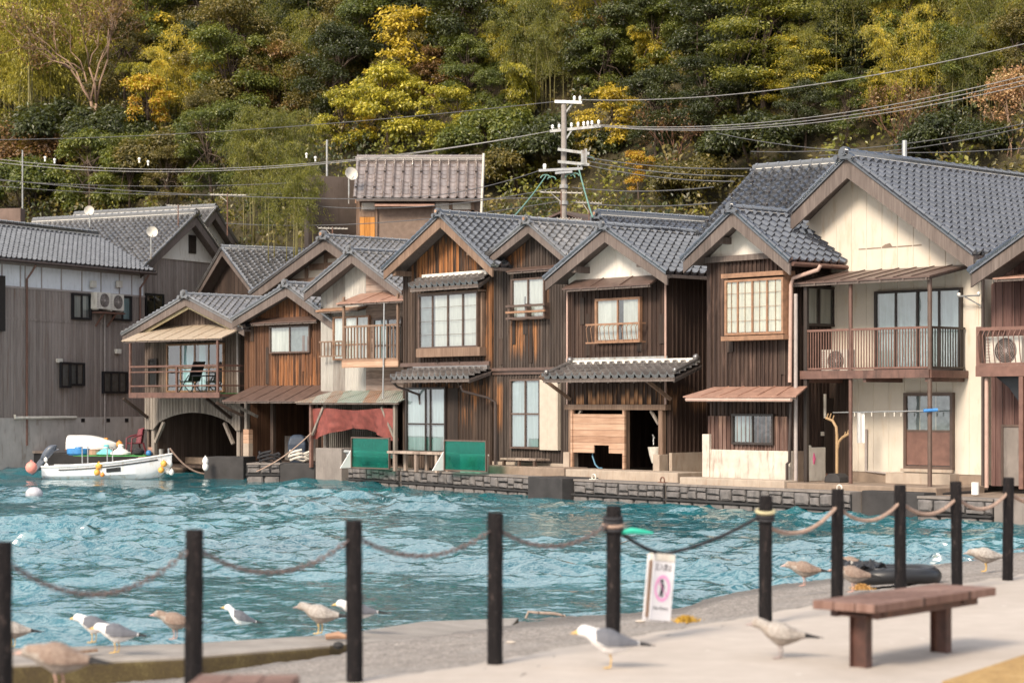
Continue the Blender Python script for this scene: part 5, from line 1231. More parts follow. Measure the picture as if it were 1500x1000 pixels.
def chain(a, b, za, zb, sag, mat, label, cat='chain', r=.0056, pitch=.042, group='chains between the bollards', name='chain'):
    a = Vector((*a, za)); b = Vector((*b, zb)); d = (b-a); d2 = Vector((d.x, d.y, 0)).normalized(); a += d2*.05; b -= d2*.05
    n = int((b-a).length*1.06/pitch); P = [a.lerp(b, i/n)-Vector((0, 0, sag*4*(i/n)*(1-i/n))) for i in range(n+1)]; mb = MB()
    for i in range(n):
        p, q = P[i], P[i+1]; t_ = (q-p).normalized(); s = t_.cross(Vector((0, 0, 1))).normalized(); u = s.cross(t_); w = s if i % 2 else u; c = (p+q)/2
        w = (w*math.cos(.5)+ (u if i % 2 else -s)*math.sin(.5)); hl, hw = pitch*.68, .0135
        mb.tube([c+t_*(hl*math.cos(x))+w*(hw*math.sin(x)) for x in [2*math.pi*j/10 for j in range(10)]], r, 5, closed=True)
    return tag(mb.build(name, mat, smooth=True, angle=80), label, cat, group)
def rope(a, b, sag, mat, label, r=.014, name='rope', group=None, cat='rope', n=40, strands=True):
    a, b = Vector(a), Vector(b); P = [a.lerp(b, i/n)-Vector((0, 0, sag*4*(i/n)*(1-i/n))) for i in range(n+1)]
    mb = MB()
    if strands:
        L = (b-a).length; k = max(n, int(L/.012))
        for sgn in (0, 2.09, 4.19):
            Q = []
            for i in range(k+1):
                q = i/k; p = a.lerp(b, q)-Vector((0, 0, sag*4*q*(1-q))); t_ = (b-a).normalized(); s = t_.cross(Vector((0, 0, 1))).normalized(); u = s.cross(t_); ph = q*L/.085*2*math.pi+sgn
                Q.append(p+(s*math.cos(ph)+u*math.sin(ph))*r*.8)
            mb.tube(Q, r*.56, 5)
    else: mb.tube(P, r, 6)
    return tag(mb.build(name, mat, smooth=True, angle=70), label, cat, group)
chm = plain('chain_rust', (.16, .12, .115), .6, metal=.3, var=.4, scale=30.); M['rope_tan'] = plain('rope_tan', (.34, .24, .19), .9, var=.35, scale=60.); M['rope_black'] = plain('rope_black', (.02, .02, .024), .85)
clab = ['rusty chain sagging between the edge-cut bollard and the one by the blurred bench', 'rusty chain sagging above the white gull floating on the water', 'rusty chain sagging between the gull-hiding bollard and the plain one', 'rusty chain rising to the rope-lashed bollard']
for i in range(4): chain(BX[i], BX[i+1], .84, .84, (.19, .155, .125, .125)[i], chm, clab[i])
rlab = ['tan twisted rope slung beyond the sign from the pale-knotted bollard', 'tan twisted rope slung in front of the rubber boat', 'tan twisted rope slung between the two bollards above the bench middle', 'tan twisted rope slung above the resting gull']
for i in range(5, 9):
    a, b = BX[i], BX[i+1]; rope((*a, .82 if i > 5 else .74), (*b, .82), (.13, .14, .13, .13)[i-5], M['rope_tan'], rlab[i-5], .0135, group='twisted ropes between the bollards')
a = BX[9]; rope((*a, .82), (a[0]+.9, a[1]+.75, .8), .13, M['rope_tan'], 'tan twisted rope leaving the last bollard towards the picture edge', .017, group='twisted ropes between the bollards')
# rope lashings and the hanging sign
def lashing(i, z, col, label, n=3):
    mb = MB(); x, y = BX[i]
    for k in range(n): mb.tube([(x+.061*math.cos(t_), y+.061*math.sin(t_), z+k*.026+.01*math.sin(t_*1.)) for t_ in [2*math.pi*j/20 for j in range(20)]], .012, 6, closed=True)
    tag(mb.build('rope_lashing', M[col], smooth=True, angle=80), label, 'rope')
lashing(4, .80, 'rope_black', 'black rope wound round the top of the bollard behind the yellow-billed gull', 4)
lashing(5, .78, 'rope_black', 'black rope wound round the bollard behind the speckled brown gull')
x, y = BX[4]; mb = MB(); mb.tube([(x+.064*math.cos(t_), y+.064*math.sin(t_), .83+.012*math.sin(t_)) for t_ in [2*math.pi*j/20 for j in range(20)]], .013, 6, closed=True); tag(mb.build('rope_loop', M['rope_tan'], smooth=True), 'pale rope loop among black lashings on a bollard top', 'rope')
x, y = BX[5]; mb = MB(); mb.tube([(x+.064*math.cos(t_), y+.064*math.sin(t_), .84+.012*math.sin(t_)) for t_ in [2*math.pi*j/20 for j in range(20)]], .015, 6, closed=True); tag(mb.build('rope_loop', plain('rope_yellow', (.40, .36, .22), .8), smooth=True), 'yellowish rope loop on top of the bollard behind the speckled gull', 'rope')

def sign():
    A, B = Vector((*BX[4], .80)), Vector((*BX[5], .80)); q = .375; c = A.lerp(B, q); Y = c.y
    S1 = pt(963, 809, Y); S2 = pt(984, 808.5, Y+.04)
    rope(A+Vector((.05, 0, -.02)), S1, .015, M['rope_black'], 'black rope from the rope-lashed bollard down to the hanging sign', .011)
    rope(S2, B+Vector((-.05, 0, .0)), .03, M['rope_black'], 'black rope rising from the hanging sign to the pale-knotted bollard', .011)
    mb = MB(); mb.tube([S1, (S1+S2)/2-Vector((0, 0, .006)), S2], .012, 6); tag(mb.build('rope_loop', M['rope_black'], smooth=True), 'short black rope piece over the top of the hanging sign', 'rope')
    o = pt(972, 812, Y); root = thing('hanging_sign', 'white folding plastic sign with pink ring and text, hung from black rope', 'sign', None, (o.x, o.y, o.z), R(16))
    root.rotation_euler = (R(-2), R(6), R(22)); H, W = .46, .165
    m1 = plain('sign_plastic', (.74, .73, .76), .4, var=.03, bump=0)
    mb = MB(); mb.box(-W/2, W/2, -.02, -.008, -H, 0); mb.box(-W/2, -W/2+.012, -.026, -.0205, -H, 0); mb.box(W/2-.012, W/2, -.026, -.0205, -H, 0); mb.build('front_panel', m1, root, bevel=.003)
    mb = MB(); mb.box(-W/2-.01, W/2-.01, .055, .067, -H-.01, -.002); mb.build('back_panel', m1, root, bevel=.003)
    mb = MB(); mb.box(-W/2+.004, W/2-.012, -.007, .054, -H+.02, -.02); mb.build('filling', M['barge_warm'], root)
    mb = MB(); mb.box(-W/2+.002, W/2-.002, -.028, .06, -.045, .006); mb.build('hinge', M['offwhite'], root, bevel=.003)
    pink = plain('sign_pink', (.80, .36, .62), .5, var=.03, bump=0); blk = plain('sign_black', (.03, .025, .04), .6, bump=0)
    y = -.0235; mb = MB(); n = 36
    for (r0, r1) in ((.046, .060),):
        vs = []
        for j in range(n):
            t_ = 2*math.pi*j/n
            for r in (r0, r1): vs += [(r*math.cos(t_)*.98, y, -.235+r*1.55*math.sin(t_)), (r*math.cos(t_)*.98, y+.003, -.235+r*1.55*math.sin(t_))]
        fs = []
        for j in range(n):
            a, b = 4*j, 4*((j+1) % n); fs += [(a, b, b+2, a+2), (a, a+1, b+1, b), (a+2, b+2, b+3, a+3)]
        mb.add(vs, fs)
    mb.beam((-.038, y+.0, -.235+.055), (.038, y+.0, -.235-.055), .003, .013, up=(0, 1, 0)); mb.build('ring', pink, root)
    mb = MB(); y2 = -.0228
    mb.prism([(-.006+.012*math.cos(2*math.pi*j/12), -.185+.0135*math.sin(2*math.pi*j/12)) for j in range(12)], y2, y2+.0025)
    mb.prism([(-.012, -.202), (.010, -.202), (.016, -.235), (.006, -.262), (.008, -.295), (-.002, -.297), (-.006, -.268), (-.014, -.295), (-.022, -.292), (-.012, -.25)], y2+.0002, y2+.0025); mb.build('pictogram', blk, root)
    for txt, z, sz in (('立入禁止', -.108, .037), ('No Entry', -.385, .034)):
        cu = bpy.data.curves.new('text', 'FONT'); cu.body = txt; cu.size = sz; cu.align_x = 'CENTER'; cu.extrude = .0006
        to = bpy.data.objects.new('lettering_src', cu); COL.objects.link(to); bpy.context.view_layer.update()
        me = bpy.data.meshes.new_from_object(to.evaluated_get(bpy.context.evaluated_depsgraph_get())); bpy.data.objects.remove(to)
        lo = bpy.data.objects.new('lettering', me); COL.objects.link(lo); lo.parent = root; lo.matrix_local = Matrix.Translation((.0, -.0215, z)) @ Matrix.Rotation(R(90), 4, 'X') @ Matrix.Diagonal((.92, 1.5 if sz > .035 else 1, 1, 1)); me.materials.clear(); me.materials.append(blk)
sign()
def bench(loc, rz, L, label):
    root = thing('park_bench', label, 'bench', None, loc, rz, 'brown benches on the plaza')
    W = .46; mb = MB(); t = wood('bench_seat', (.10, .055, .045), (.18, .105, .085), (.29, .19, .16), w=.6) if 'bench_seat' not in bpy.data.materials else bpy.data.materials['bench_seat']
    k = 3
    for i in range(k): y0 = W*i/k; mb.box(0, L, y0+.003, y0+W/k-.003, .365, .42)
    mb.build('seat', t, root, bevel=.006)
    rm = bpy.data.materials.get('bench_frame') or plain('bench_frame', (.075, .033, .025), .55, var=.45, scale=9., dirt=(.16, .07, .035))
    mb = MB(); mb.box(.12, L-.15, W/2-.17, W/2-.12, .315, .364); mb.box(.12, L-.15, W/2+.12, W/2+.17, .315, .364)
    for x in (.2, L-.34): mb.box(x-.03, x+.03, .05, W-.05, .335, .362)
    mb.build('frame', rm, root)
    for x in (.2, L-.34):
        mb = MB(); mb.box(x-.036, x+.036, W/2-.06, W/2-.052, -.04, .334); mb.box(x-.036, x+.036, W/2+.052, W/2+.06, -.04, .334); mb.box(x-.006, x+.006, W/2-.052, W/2+.052, -.04, .334); mb.box(x-.09, x+.09, W/2-.1, W/2+.1, .322, .336); mb.build('leg', rm, root)
    return root
bench((2.225, 12.5, 0), math.atan2(1.17, 1.0), 1.56, 'brown plank bench on two steel legs, standing whole on the plaza')
p = ((292-CX)/F*9.3, 9.3); bench((p[0], p[1], 0), R(-91), 1.5, 'blurred pinkish-brown bench top cut by the lower picture edge')

# black rubber boat and shore bits
def rubber():
    c = ground(1318, 858, -.14); t = plain('rubber', (.016, .017, .02), .38, var=.3, bump=.05); o = thing('rubber_boat', 'small deflated black rubber boat with a crumpled black sheet, lying on the gravel', 'boat', None, (c.x, c.y+.35, c.z+.0), R(8))
    mb = MB(); P = [(.40*math.copysign(abs(math.cos(x))**.8, math.cos(x)), .30*math.copysign(abs(math.sin(x))**.85, math.sin(x)), .085+.01*math.sin(3*x)) for x in [2*math.pi*j/40 for j in range(40)]]
    mb.tube(P, .078, 14, closed=True); mb.build('tube', t, o, smooth=True, angle=80)
    mb = MB(); mb.tube([(p_[0]*1.0, p_[1]*1.0, .158) for p_ in P], .012, 6, closed=True); mb.build('seam', plain('rubber_seam', (.05, .055, .065), .4), o, smooth=True, angle=80)
    mb = MB(); mb.slab([(p_[0]*.95, p_[1]*.95) for p_ in P[::2]], .03, .05); mb.build('floor', t, o)
    n = 14; g = np.random.default_rng(2); V = []
    for i in range(n):
        for j in range(n): V.append((-.56+.42*i/(n-1), -.26+.42*j/(n-1), .165+.05*g.random()+.03*math.sin(i*1.3)*math.cos(j*1.7)-.12*max(0, .25-i/(n-1))))
    mb = MB(); mb.add(V, [(i*n+j, (i+1)*n+j, (i+1)*n+j+1, i*n+j+1) for i in range(n-1) for j in range(n-1)]); mb.build('sheet', plain('black_sheet', (.02, .02, .022), .3), o)
rubber()
def tuft(px, py, z, w, col, label, n=420, h=.05):
    c = ground(px, py, z); V = []; Q = []; g = np.random.default_rng(px)
    for i in range(n):
        r = abs(g.normal(0, .38)); a_ = g.uniform(0, 6.28); x = c.x+w*r*math.cos(a_); y = c.y+.16*r*math.sin(a_); k = g.uniform(.4, 1)*h*max(.25, 1-r*.7); dx, dy = g.normal(0, .02, 2); b = len(V)
        V += [(x-.004, y, c.z-.01), (x+.004, y, c.z-.01), (x+dx+.001, y+dy, c.z+k), (x+dx-.001, y+dy, c.z+k)]; Q.append((b, b+1, b+2, b+3))
    t = NT('grass_'+str(px)); r = t.n('NewGeometry').outputs['Random Per Island']; t.col(t.ramp(r, (0., tuple(k*.6 for k in col)), (1., tuple(k*1.4 for k in col)))); t.set(Roughness=.8)
    tag(npmesh('grass_tuft', V, Q, t.m), label, 'grass tuft', kind='thing')
tuft(1005, 908, -.13, .13, (.42, .25, .03), 'flat yellowed grass patch at the foot of the hanging sign')
tuft(1262, 861, -.1, .12, (.45, .25, .08), 'orange dry grass patch by the bollard next to the rubber boat')
def dry_lawn():
    t = NT('dry_grass_ground'); co = t.co(); n = t.noise(co, 30., 4., .7); t.col(t.ramp(t.math('ADD', t.math('MULTIPLY', n, .6), t.math('MULTIPLY', t.noise(co, 3., 5., .7), .45)), (.35, (.20, .12, .05)), (.55, (.38, .24, .09)), (.75, (.47, .36, .2)))); t.set(Roughness=1.); t.bump(n, .6, .01)
    a, b, c = ground(1380, 1002), ground(1502, 962), ground(1540, 945); mb = MB()
    mb.slab([(a.x, a.y), (a.x+.3, a.y-.9), (c.x+2, a.y-1), (c.x+2, c.y+1.), (c.x, c.y), (b.x, b.y), ((a.x+b.x)/2+.05, (a.y+b.y)/2-.06)][::-1] if False else [(a.x, a.y), (a.x+.3, a.y-.9), (c.x+2, a.y-1), (c.x+2, c.y+1.), (c.x, c.y), (b.x, b.y)], .001, .02)
    tag(mb.build('dry_grass_verge', t.m), kind='structure')
dry_lawn()
def scrap(px, py, z, pts, r, mat, label, name, cat):
    c = ground(px, py, z); mb = MB(); mb.tube([Vector(c)+Vector(p_) for p_ in pts], r, 6); tag(mb.build(name, mat, smooth=True), label, cat)
gm = plain('green_net', (.02, .42, .30), .7, var=.2)
c = Vector((*BX[4], .78)); mb = MB(); mb.tube([c+Vector((.06, -.01, 0)), c+Vector((.12, -.02, .012)), c+Vector((.2, -.02, .004)), c+Vector((.27, -.01, -.005))], [.014, .022, .018, .006], 6); tag(mb.build('rope_scrap', gm, smooth=True), 'bright green rope end sticking out from the lashed bollard', 'rope')
stone_m = plain('shore_stone', (.42, .37, .32), .8, var=.3)
for px, py, z, s, lab in ((938, 911, -.3, .035, 'pale pebble on the gravel beside the hanging sign'), (748, 942, -.25, .03, 'pale pebble on the gravel by the plain bollard'), (1065, 1000, 0, .02, None)):
    if lab is None: continue
    c = ground(px, py, z); mb = MB(); mb.ball((0, 0, .01), s, 9, sz=.45); o = mb.build('pebble', stone_m, smooth=True); o.location = c; o.scale = (1.5, .8, 1); tag(o, lab, 'stone')
def drift():
    c = ground(487, 937, -.45); mb = MB(); mb.tube([c+Vector((-.06, 0, .03)), c+Vector((.05, 0, .045)), c+Vector((.13, -.02, .03))], [.025, .035, .02], 8); tag(mb.build('driftwood', M['salmon_planks'], smooth=True), 'pale driftwood chunk on the kerb end behind a bollard', 'driftwood')
    c = ground(497, 946, -.47); mb = MB(); mb.ball((0, 0, 0), .05, 9, sz=.7); o = mb.build('dark_stone', M['joint'], smooth=True); o.location = c+Vector((0, -.1, .02)); tag(o, 'small black stone against the kerb end behind a bollard', 'stone')
    c = ground(120, 958, -.44); mb = MB(); mb.beam(c+Vector((-.04, 0, .02)), c+Vector((.12, .05, .03)), .05, .02); tag(mb.build('wood_chip', M['barge_warm']), 'pale wood splinter lying on the kerb behind the big blurred gull', 'driftwood')
    c = ground(770, 905, -.62); mb = MB(); mb.tube([c+Vector((0, 0, 0)), c+Vector((.03, 0, .07)), c+Vector((.1, 0, .06)), c+Vector((.3, .05, .045)), c+Vector((.42, .05, .02))], [.012, .014, .016, .018, .012], 7); tag(mb.build('driftwood', M['bench_wood'], smooth=True), 'bleached driftwood branch at the waterline behind the plain bollard', 'driftwood')
drift()

# ------------------------------------------------------------------ gulls
gmat = {}
gmat['white'] = plain('feather_white', (.78, .77, .77), .8, var=.06, scale=30.); gmat['grey'] = plain('feather_grey', (.115, .12, .14), .8, var=.15, scale=25.)
gmat['black'] = plain('feather_black', (.014, .013, .014), .7, var=.2); gmat['yellow'] = plain('bill_yellow', (.62, .40, .12), .5, var=.12); gmat['pink'] = plain('bill_pink', (.50, .30, .25), .5, var=.1)
def mottled(name, a, b, c):
    t = NT(name); co = t.co(); n = t.noise(t.mapv(co, (1., 1.6, 2.2)), 55., 3.); n2 = t.noise(co, 14., 4.)
    t.col(t.ramp(t.math('ADD', t.math('MULTIPLY', n, .8), t.math('MULTIPLY', n2, .5)), (.25, a), (.5, b), (.75, c))); t.set(Roughness=.85); t.bump(n, .4, .006); return t.m
gmat['brown'] = mottled('feather_brown', (.075, .048, .036), (.15, .10, .078), (.27, .205, .165)); gmat['pale'] = mottled('feather_pale', (.13, .105, .09), (.23, .19, .165), (.36, .32, .285))
gmat['ashen'] = mottled('feather_ashen', (.08, .068, .06), (.20, .175, .158), (.40, .37, .34)); gmat['billgrey'] = plain('bill_dark', (.30, .24, .23), .5)
KINDS = {'speckled': ('pale', 'ashen', 'black', 'billgrey', 'billgrey'), 'adult': ('white', 'grey', 'black', 'yellow', 'yellow'), 'juvenile': ('pale', 'brown', 'black', 'pink', 'pink'), 'ashen': ('pale', 'ashen', 'black', 'billgrey', 'yellow')}
def gull(loc, rz, kind, label, scale=1., legs=2, neck=0., fluff=1.12, swim=False, tilt=0.):
    """one closed body: bill, head, neck, trunk, folded wings, tail and legs grown together"""
    root = thing('gull', label, 'gull', None, loc, rz, 'gulls resting by the shore'); root.scale = (scale*.94,)*3
    mb = MB(); n = 14; h = neck
    S = [(-.226, .246+h, .003, .004), (-.205, .250+h, .0075, .009), (-.178, .255+h, .012, .014), (-.168, .259+h, .024, .026), (-.150, .264+h, .033, .036), (-.125, .262+h, .038, .041), (-.100, .247+h*.8, .042, .047), (-.078, .226+h*.5, .052, .058), (-.045, .203+h*.2, .060, .066), (0, .186, .071*fluff, .078*fluff), (.05, .178, .073*fluff, .078*fluff), (.10, .172, .064, .066), (.145, .169, .048, .047), (.18, .168, .036, .029), (.215, .166, .030, .016), (.27, .158, .034, .007), (.30, .153, .028, .005)]
    mb.loft([[(x, ry*math.cos(2*math.pi*j/n), z+rz_*math.sin(2*math.pi*j/n)) for j in range(n)] for x, z, ry, rz_ in S])
    for sg in (-1, 1):
        Wn = [(-.062, .205, .030, .012), (-.035, .205, .050, .016), (.02, .200, .058, .017), (.09, .190, .050, .016), (.16, .180, .034, .013), (.23, .168, .018, .009), (.30, .158, .008, .006), (.345, .153, .003, .003)]
        secs = []
        for x, z, hh, th in Wn:
            oy = np.interp(x, [-.06, 0, .06, .14, .22, .345], [.048, .064, .063, .040, .020, .014])*sg*(fluff if x < .1 else 1)
            secs.append([(x, oy+sg*th*math.cos(2*math.pi*j/10)-sg*.35*hh*math.sin(2*math.pi*j/10), z+hh*math.sin(2*math.pi*j/10)*.86) for j in range(10)])
        mb.loft(secs)
    if not swim:
        for sg in ((-1, 1) if legs == 2 else (1,)):
            y = .026*sg*(1 if legs == 2 else .3); x = .03+.012*sg
            mb.tube([(x-.012, y, .135), (x-.004, y, .10), (x+.006, y, .062), (x, y, .008)], [.017, .0085, .0062, .0062], 7)
            for a_ in (-.45, 0, .45): mb.tube([(x, y, .008), (x-.05*math.cos(a_), y+.05*math.sin(a_), .006)], [.0065, .005], 5)
            mb.add([(x+.004, y-.004, .008), (x-.046, y-.022, .005), (x-.052, y, .005), (x-.046, y+.022, .005), (x+.004, y+.004, .008), (x-.02, y, .0125)], [(0, 1, 5), (1, 2, 5), (2, 3, 5), (3, 4, 5), (4, 0, 5), (4, 3, 2, 1, 0)])
    o = mb.build('body_src', gmat['white'])
    m = o.modifiers.new('r', 'REMESH'); m.mode = 'VOXEL'; m.voxel_size = .0052
    s = o.modifiers.new('s', 'SMOOTH'); s.factor = .5; s.iterations = 3
    bpy.context.view_layer.update()
    me = bpy.data.meshes.new_from_object(o.evaluated_get(bpy.context.evaluated_depsgraph_get())); bpy.data.objects.remove(o)
    me.materials.clear()
    for k in KINDS[kind]: me.materials.append(gmat[k])
    c = np.zeros(len(me.polygons)*3); me.polygons.foreach_get('center', c); c = c.reshape(-1, 3); x, y, z = c.T; mi = np.zeros(len(c), int)
    wing = (x > -.058) & (z > np.interp(x, [-.06, 0, .1, .2, .3], [.19, .158, .152, .150, .145])) & (np.abs(y) > np.interp(x, [-.06, -.03, .0], [.03, .012, -1])) & (x < .225); mi[wing] = 1
    mi[(x > .205) & (kind != 'adult')] = 2; mi[(x > .232)] = 2
    mi[(x < -.176) & (z > .2)] = 3; mi[(z < .098) & (x > -.06)] = 4
    if kind != 'adult': mi[(x > -.14) & (x < -.06) & (z > .245+h*.7)] = 1
    me.polygons.foreach_set('material_index', mi.astype(np.int32)); me.polygons.foreach_set('use_smooth', np.ones(len(mi), bool)); me.update()
    b = bpy.data.objects.new('body', me); COL.objects.link(b); b.parent = root
    if swim: b.location = (0, 0, -.135)
    if tilt: b.rotation_euler = (0, R(tilt), 0)
    for sg in (-1, 1):
        e = MB(); e.ball((-.150, sg*.0275, .272+h), .0052, 8); eo = e.build('eye', gmat['black'], b, smooth=True)
    return root
def gz(px, py, z): return ground(px, py, z)
def gpos(px, py, Y): p_ = pt(px, py, Y); return p_
gull(ground(885, 979), R(2), 'adult', 'grey-backed gull with white head and yellow bill standing on one leg on the plaza', 1.0, legs=1, neck=-.012)
gull(ground(1137, 964), R(-4), 'speckled', 'speckled pale-brown gull standing on the plaza before a bollard', .95, neck=-.005)
p = pt(78, 1012, 11.6); gull((p.x, p.y, p.z), R(-6), 'juvenile', 'very large blurred brown gull in front of the kerb, cut by the picture edge', 1.12, neck=-.05, fluff=1.1)
gull(pt(133, 941, 17.6), R(-6), 'adult', 'grey-backed gull on the kerb, partly behind another grey-backed gull', .92, neck=-.012)
gull(pt(166, 956, 17.0), R(-3), 'adult', 'grey-backed gull on the kerb with lowered head, right behind the brown blurred gull', .98, neck=-.03)
gull(pt(252, 936, 17.9), R(4), 'juvenile', 'pale brown gull on the kerb tucked against a bollard', .95, neck=-.012)
gull(pt(344, 909, 21.), R(14), 'adult', 'white gull floating on the water under a sagging chain', .9, neck=.02, swim=True, tilt=10)
gull(pt(464, 928, 18.3), R(-4), 'ashen', 'greyish gull standing on the kerb with raised tail', 1.05, neck=-.012)
gull(pt(519, 921, 18.8), R(2), 'adult', 'white-headed gull on the kerb almost hidden by a bollard', 1., neck=-.012)
gull(pt(15, 948, 17.6), R(10), 'ashen', 'dark blurred gull beside the edge-cut bollard', .9, neck=-.03)
gull(pt(1174, 858, 20.5), R(-2), 'juvenile', 'brown gull standing on the sandy spit with head low', 1.0, neck=-.035)
gull(pt(1244, 848, 21.3), R(2), 'juvenile', 'brown gull mostly hidden behind a bollard, upper of two', .95, neck=-.03)
gull(pt(1245, 867, 18.9), R(-3), 'juvenile', 'brown gull mostly hidden behind a bollard, lower of two', .98, neck=-.03)
gull(pt(1440, 837, 22.0), R(3), 'ashen', 'grey-brown gull resting on the gravel against the last bollard', 1.05, neck=-.05, fluff=1.1, legs=2)
# ------------------------------------------------------------------ things standing about the houses
def ac(fr, u, v, z, W, H, label, rz=0., D=.28):
    p = fr.w(u, v, z); root = thing('air_conditioner', label, 'air conditioner', None, p, -fr.t+R(rz), 'outdoor air conditioner units')
    mb = MB(); mb.box(0, W, 0, D, .04, H); mb.box(.05, .14, .02, D-.02, 0, .04); mb.box(W-.14, W-.05, .02, D-.02, 0, .04)
    mb.build('case', M['offwhite'], root, bevel=.01)
    c = (W*.56, H*.52+.02); r = H*.40
    mb = MB(); mb.tube([(c[0], -.002, c[1]), (c[0], -.012, c[1])], r, 24); mb.build('fan', M['frame_dark'], root)
    mb = MB()
    for k in range(1, 7): mb.tube([(c[0]+r*k/6.2*math.cos(t_), -.018, c[1]+r*k/6.2*math.sin(t_)) for t_ in [2*math.pi*j/24 for j in range(24)]], .006, 4, closed=True)
    for j in range(8): t_ = 2*math.pi*j/8; mb.tube([(c[0], -.02, c[1]), (c[0]+r*math.cos(t_), -.02, c[1]+r*math.sin(t_))], .005, 4)
    mb.tube([(c[0], -.012, c[1]), (c[0], -.026, c[1])], r*.2, 12); mb.build('fan_grille', M['gutter_grey'], root)
    mb = MB(); k = 9
    for i in range(k): z = .1+(H-.16)*i/(k-1); mb.box(.02, .11, -.01, -.001, z-.012, z+.012)
    mb.build('side_vent', M['gutter_grey'], root)
    return root
zf9 = f9.z(1270, 550); u = f9.u(1203, .35); ac(f9, u, .35, zf9+.03, .72, .56, 'white air conditioner unit behind the brown balusters of the cream house balcony')
zf10 = f10.z(1470, 546); u = f10.u(1444, .25); ac(f10, u, .25, zf10+.1, .86, .66, 'large air conditioner unit on the steel-railed balcony at the picture edge')
zA = fw.z(150, 455); a = ac(fw, fw.u(141, -.4), -.42, zA, .82, .66, 'white air conditioner unit hung on the grey wall, nearer the water of a pair'); b = ac(fw, fw.u(161, -.4), -.42, zA-.03, .82, .66, 'white air conditioner unit hung on the grey wall, next to a two-pane window')
mb = MB(); u0, u1 = fw.u(141, -.3), fw.u(178, -.3); mb.box(u0, u1, -.5, 0, zA-.12, zA-.07); mb.beam((u0+.3, -.45, zA-.1), (u0+.3, -.02, zA-.6), .05, .05); mb.beam((u1-.5, -.45, zA-.1), (u1-.5, -.02, zA-.6), .05, .05)
tag(mb.build('wall_bracket', M['rail_brown'], None, fw), 'brown steel bracket under the two wall-hung air conditioners', 'bracket')

# plank bench, glass panels, table
def quay_bench():
    fr = f5.shift(f5.u(567, -1.25), -1.25); W = f5.u(650, -1.25)-f5.u(567, -1.25); z1 = f5.z(600, 661, -1.25)
    root = thing('plank_bench', 'long low weathered plank bench on the quay under the sliding doors', 'bench', fr)
    mb = MB(); mb.box(0, W, -.02, .5, z1-.07, z1); mb.build('seat', M['bench_wood'], root, fr, bevel=.01)
    for q in (.12, .5, .86):
        for v in (.05, .42): mb = MB(); mb.box(W*q-.05, W*q+.05, v-.04, v+.04, QZ-.03, z1-.07); mb.build('leg', M['bench_wood'], root, fr)
quay_bench()
def glass_panel(fr, px0, px1, py0, py1, v, label):
    a, b = fr.uz(px0, py0, v), fr.uz(px1, py1, v); z0, z1 = b[1], a[1]
    root = thing('glass_windbreak', label, 'glass panel', fr, group='teal glass panels on the quay')
    mb = MB(); mb.box(a[0]+.03, b[0]-.03, v-.006, v+.006, z0+.03, z1-.03); mb.build('glass', M['green_glass'], root, fr)
    mb = MB(); mb.box(a[0], a[0]+.03, v-.03, v+.03, z0, z1-.03); mb.box(b[0]-.03, b[0], v-.03, v+.03, z0, z1-.03); mb.box(a[0], b[0], v-.03, v+.03, z1-.03, z1+.01); mb.box(a[0]+.03, b[0]-.03, v-.02, v+.02, z0, z0+.03); mb.build('frame', M['frame_brown'], root, fr)
    mb = MB(); mb.prismx([(v-.02, z0), (v-.4, z0), (v-.02, z0+.5)], a[0]-.03, a[0]-.005); mb.build('side_plate', M['white'], root, fr)
glass_panel(f4, 515, 571, 640, 687, -2.0, 'teal glass windbreak panel under the red tarpaulin')
glass_panel(f5, 651, 713, 644, 691, -1.5, 'teal glass windbreak panel before the brown boards beside the plank bench')
# foam box behind the second panel, pipes behind the first
mb = MB(); a, b = f5.uz(678, 668, -1.), f5.uz(703, 690, -1.); mb.box(a[0], b[0], -1.1, -.7, QZ-.03, a[1]); mb.box(a[0]-.015, b[0]+.015, -1.115, -.685, a[1], a[1]+.06); tag(mb.build('foam_box', M['offwhite'], None, f5, bevel=.015), 'pale foam fish box with lid behind the teal glass panel by the brown boards', 'box')
for k, (py, r) in enumerate(((661, .045), (666, .05))):
    a, b = f4.uz(497, py, -1.9), f4.uz(566, py+1, -1.9); mb = MB(); mb.tube([(a[0], -1.7+.1*k, a[1]), (b[0], -1.7+.1*k, a[1]-.02)], r, 10); o = mb.build('pipe', M['galv'], None, f4, True)
    tag(o, 'grey pipe jutting out past the teal glass panel, ' + ('upper of two' if k == 0 else 'lower of two'), 'pipe', 'pipes behind the teal glass')
def tarp():
    n, m = 40, 16; c, d = f4.uz(452, 596, -1.15), f4.uz(578, 598, -1.15); V = []
    for i in range(n+1):
        q = i/n; u = c[0]+(d[0]-c[0])*q; zt = c[1]-.06-.0*q
        sc = np.interp(q, [0, .06, .25, .45, .6, .8, .93, 1], [.98, 1., .78, .58, .62, .85, 1.02, .98])*.92
        for j in range(m+1):
            t_ = j/m; V.append((u+.04*math.sin(j*.9+i*.3)*t_, -1.12+.09*math.sin(q*19+1.5*t_)*t_+.25*t_*math.sin(math.pi*q)+.03*math.sin(q*47), zt-sc*t_+.03*math.sin(q*9)))
    mb = MB(); mb.add(V, [(i*(m+1)+j, (i+1)*(m+1)+j, (i+1)*(m+1)+j+1, i*(m+1)+j+1) for i in range(n) for j in range(m)])
    tag(mb.build('red_tarpaulin', M['red_tarp'], None, f4, True, 180), 'faded red tarpaulin hanging in folds under the stained porch sheets', 'tarpaulin')
    a = f4.uz(452, 634, -1.3); b = (a[0]-2.2, -2.6, f4.z(372, 692)); rope(f4.w(a[0], -1.2, a[1]), pt(376, 690, 62.2), .12, M['rope_tan'], 'pale mooring rope slanting down from the red tarpaulin post', .02, strands=False)
tarp()
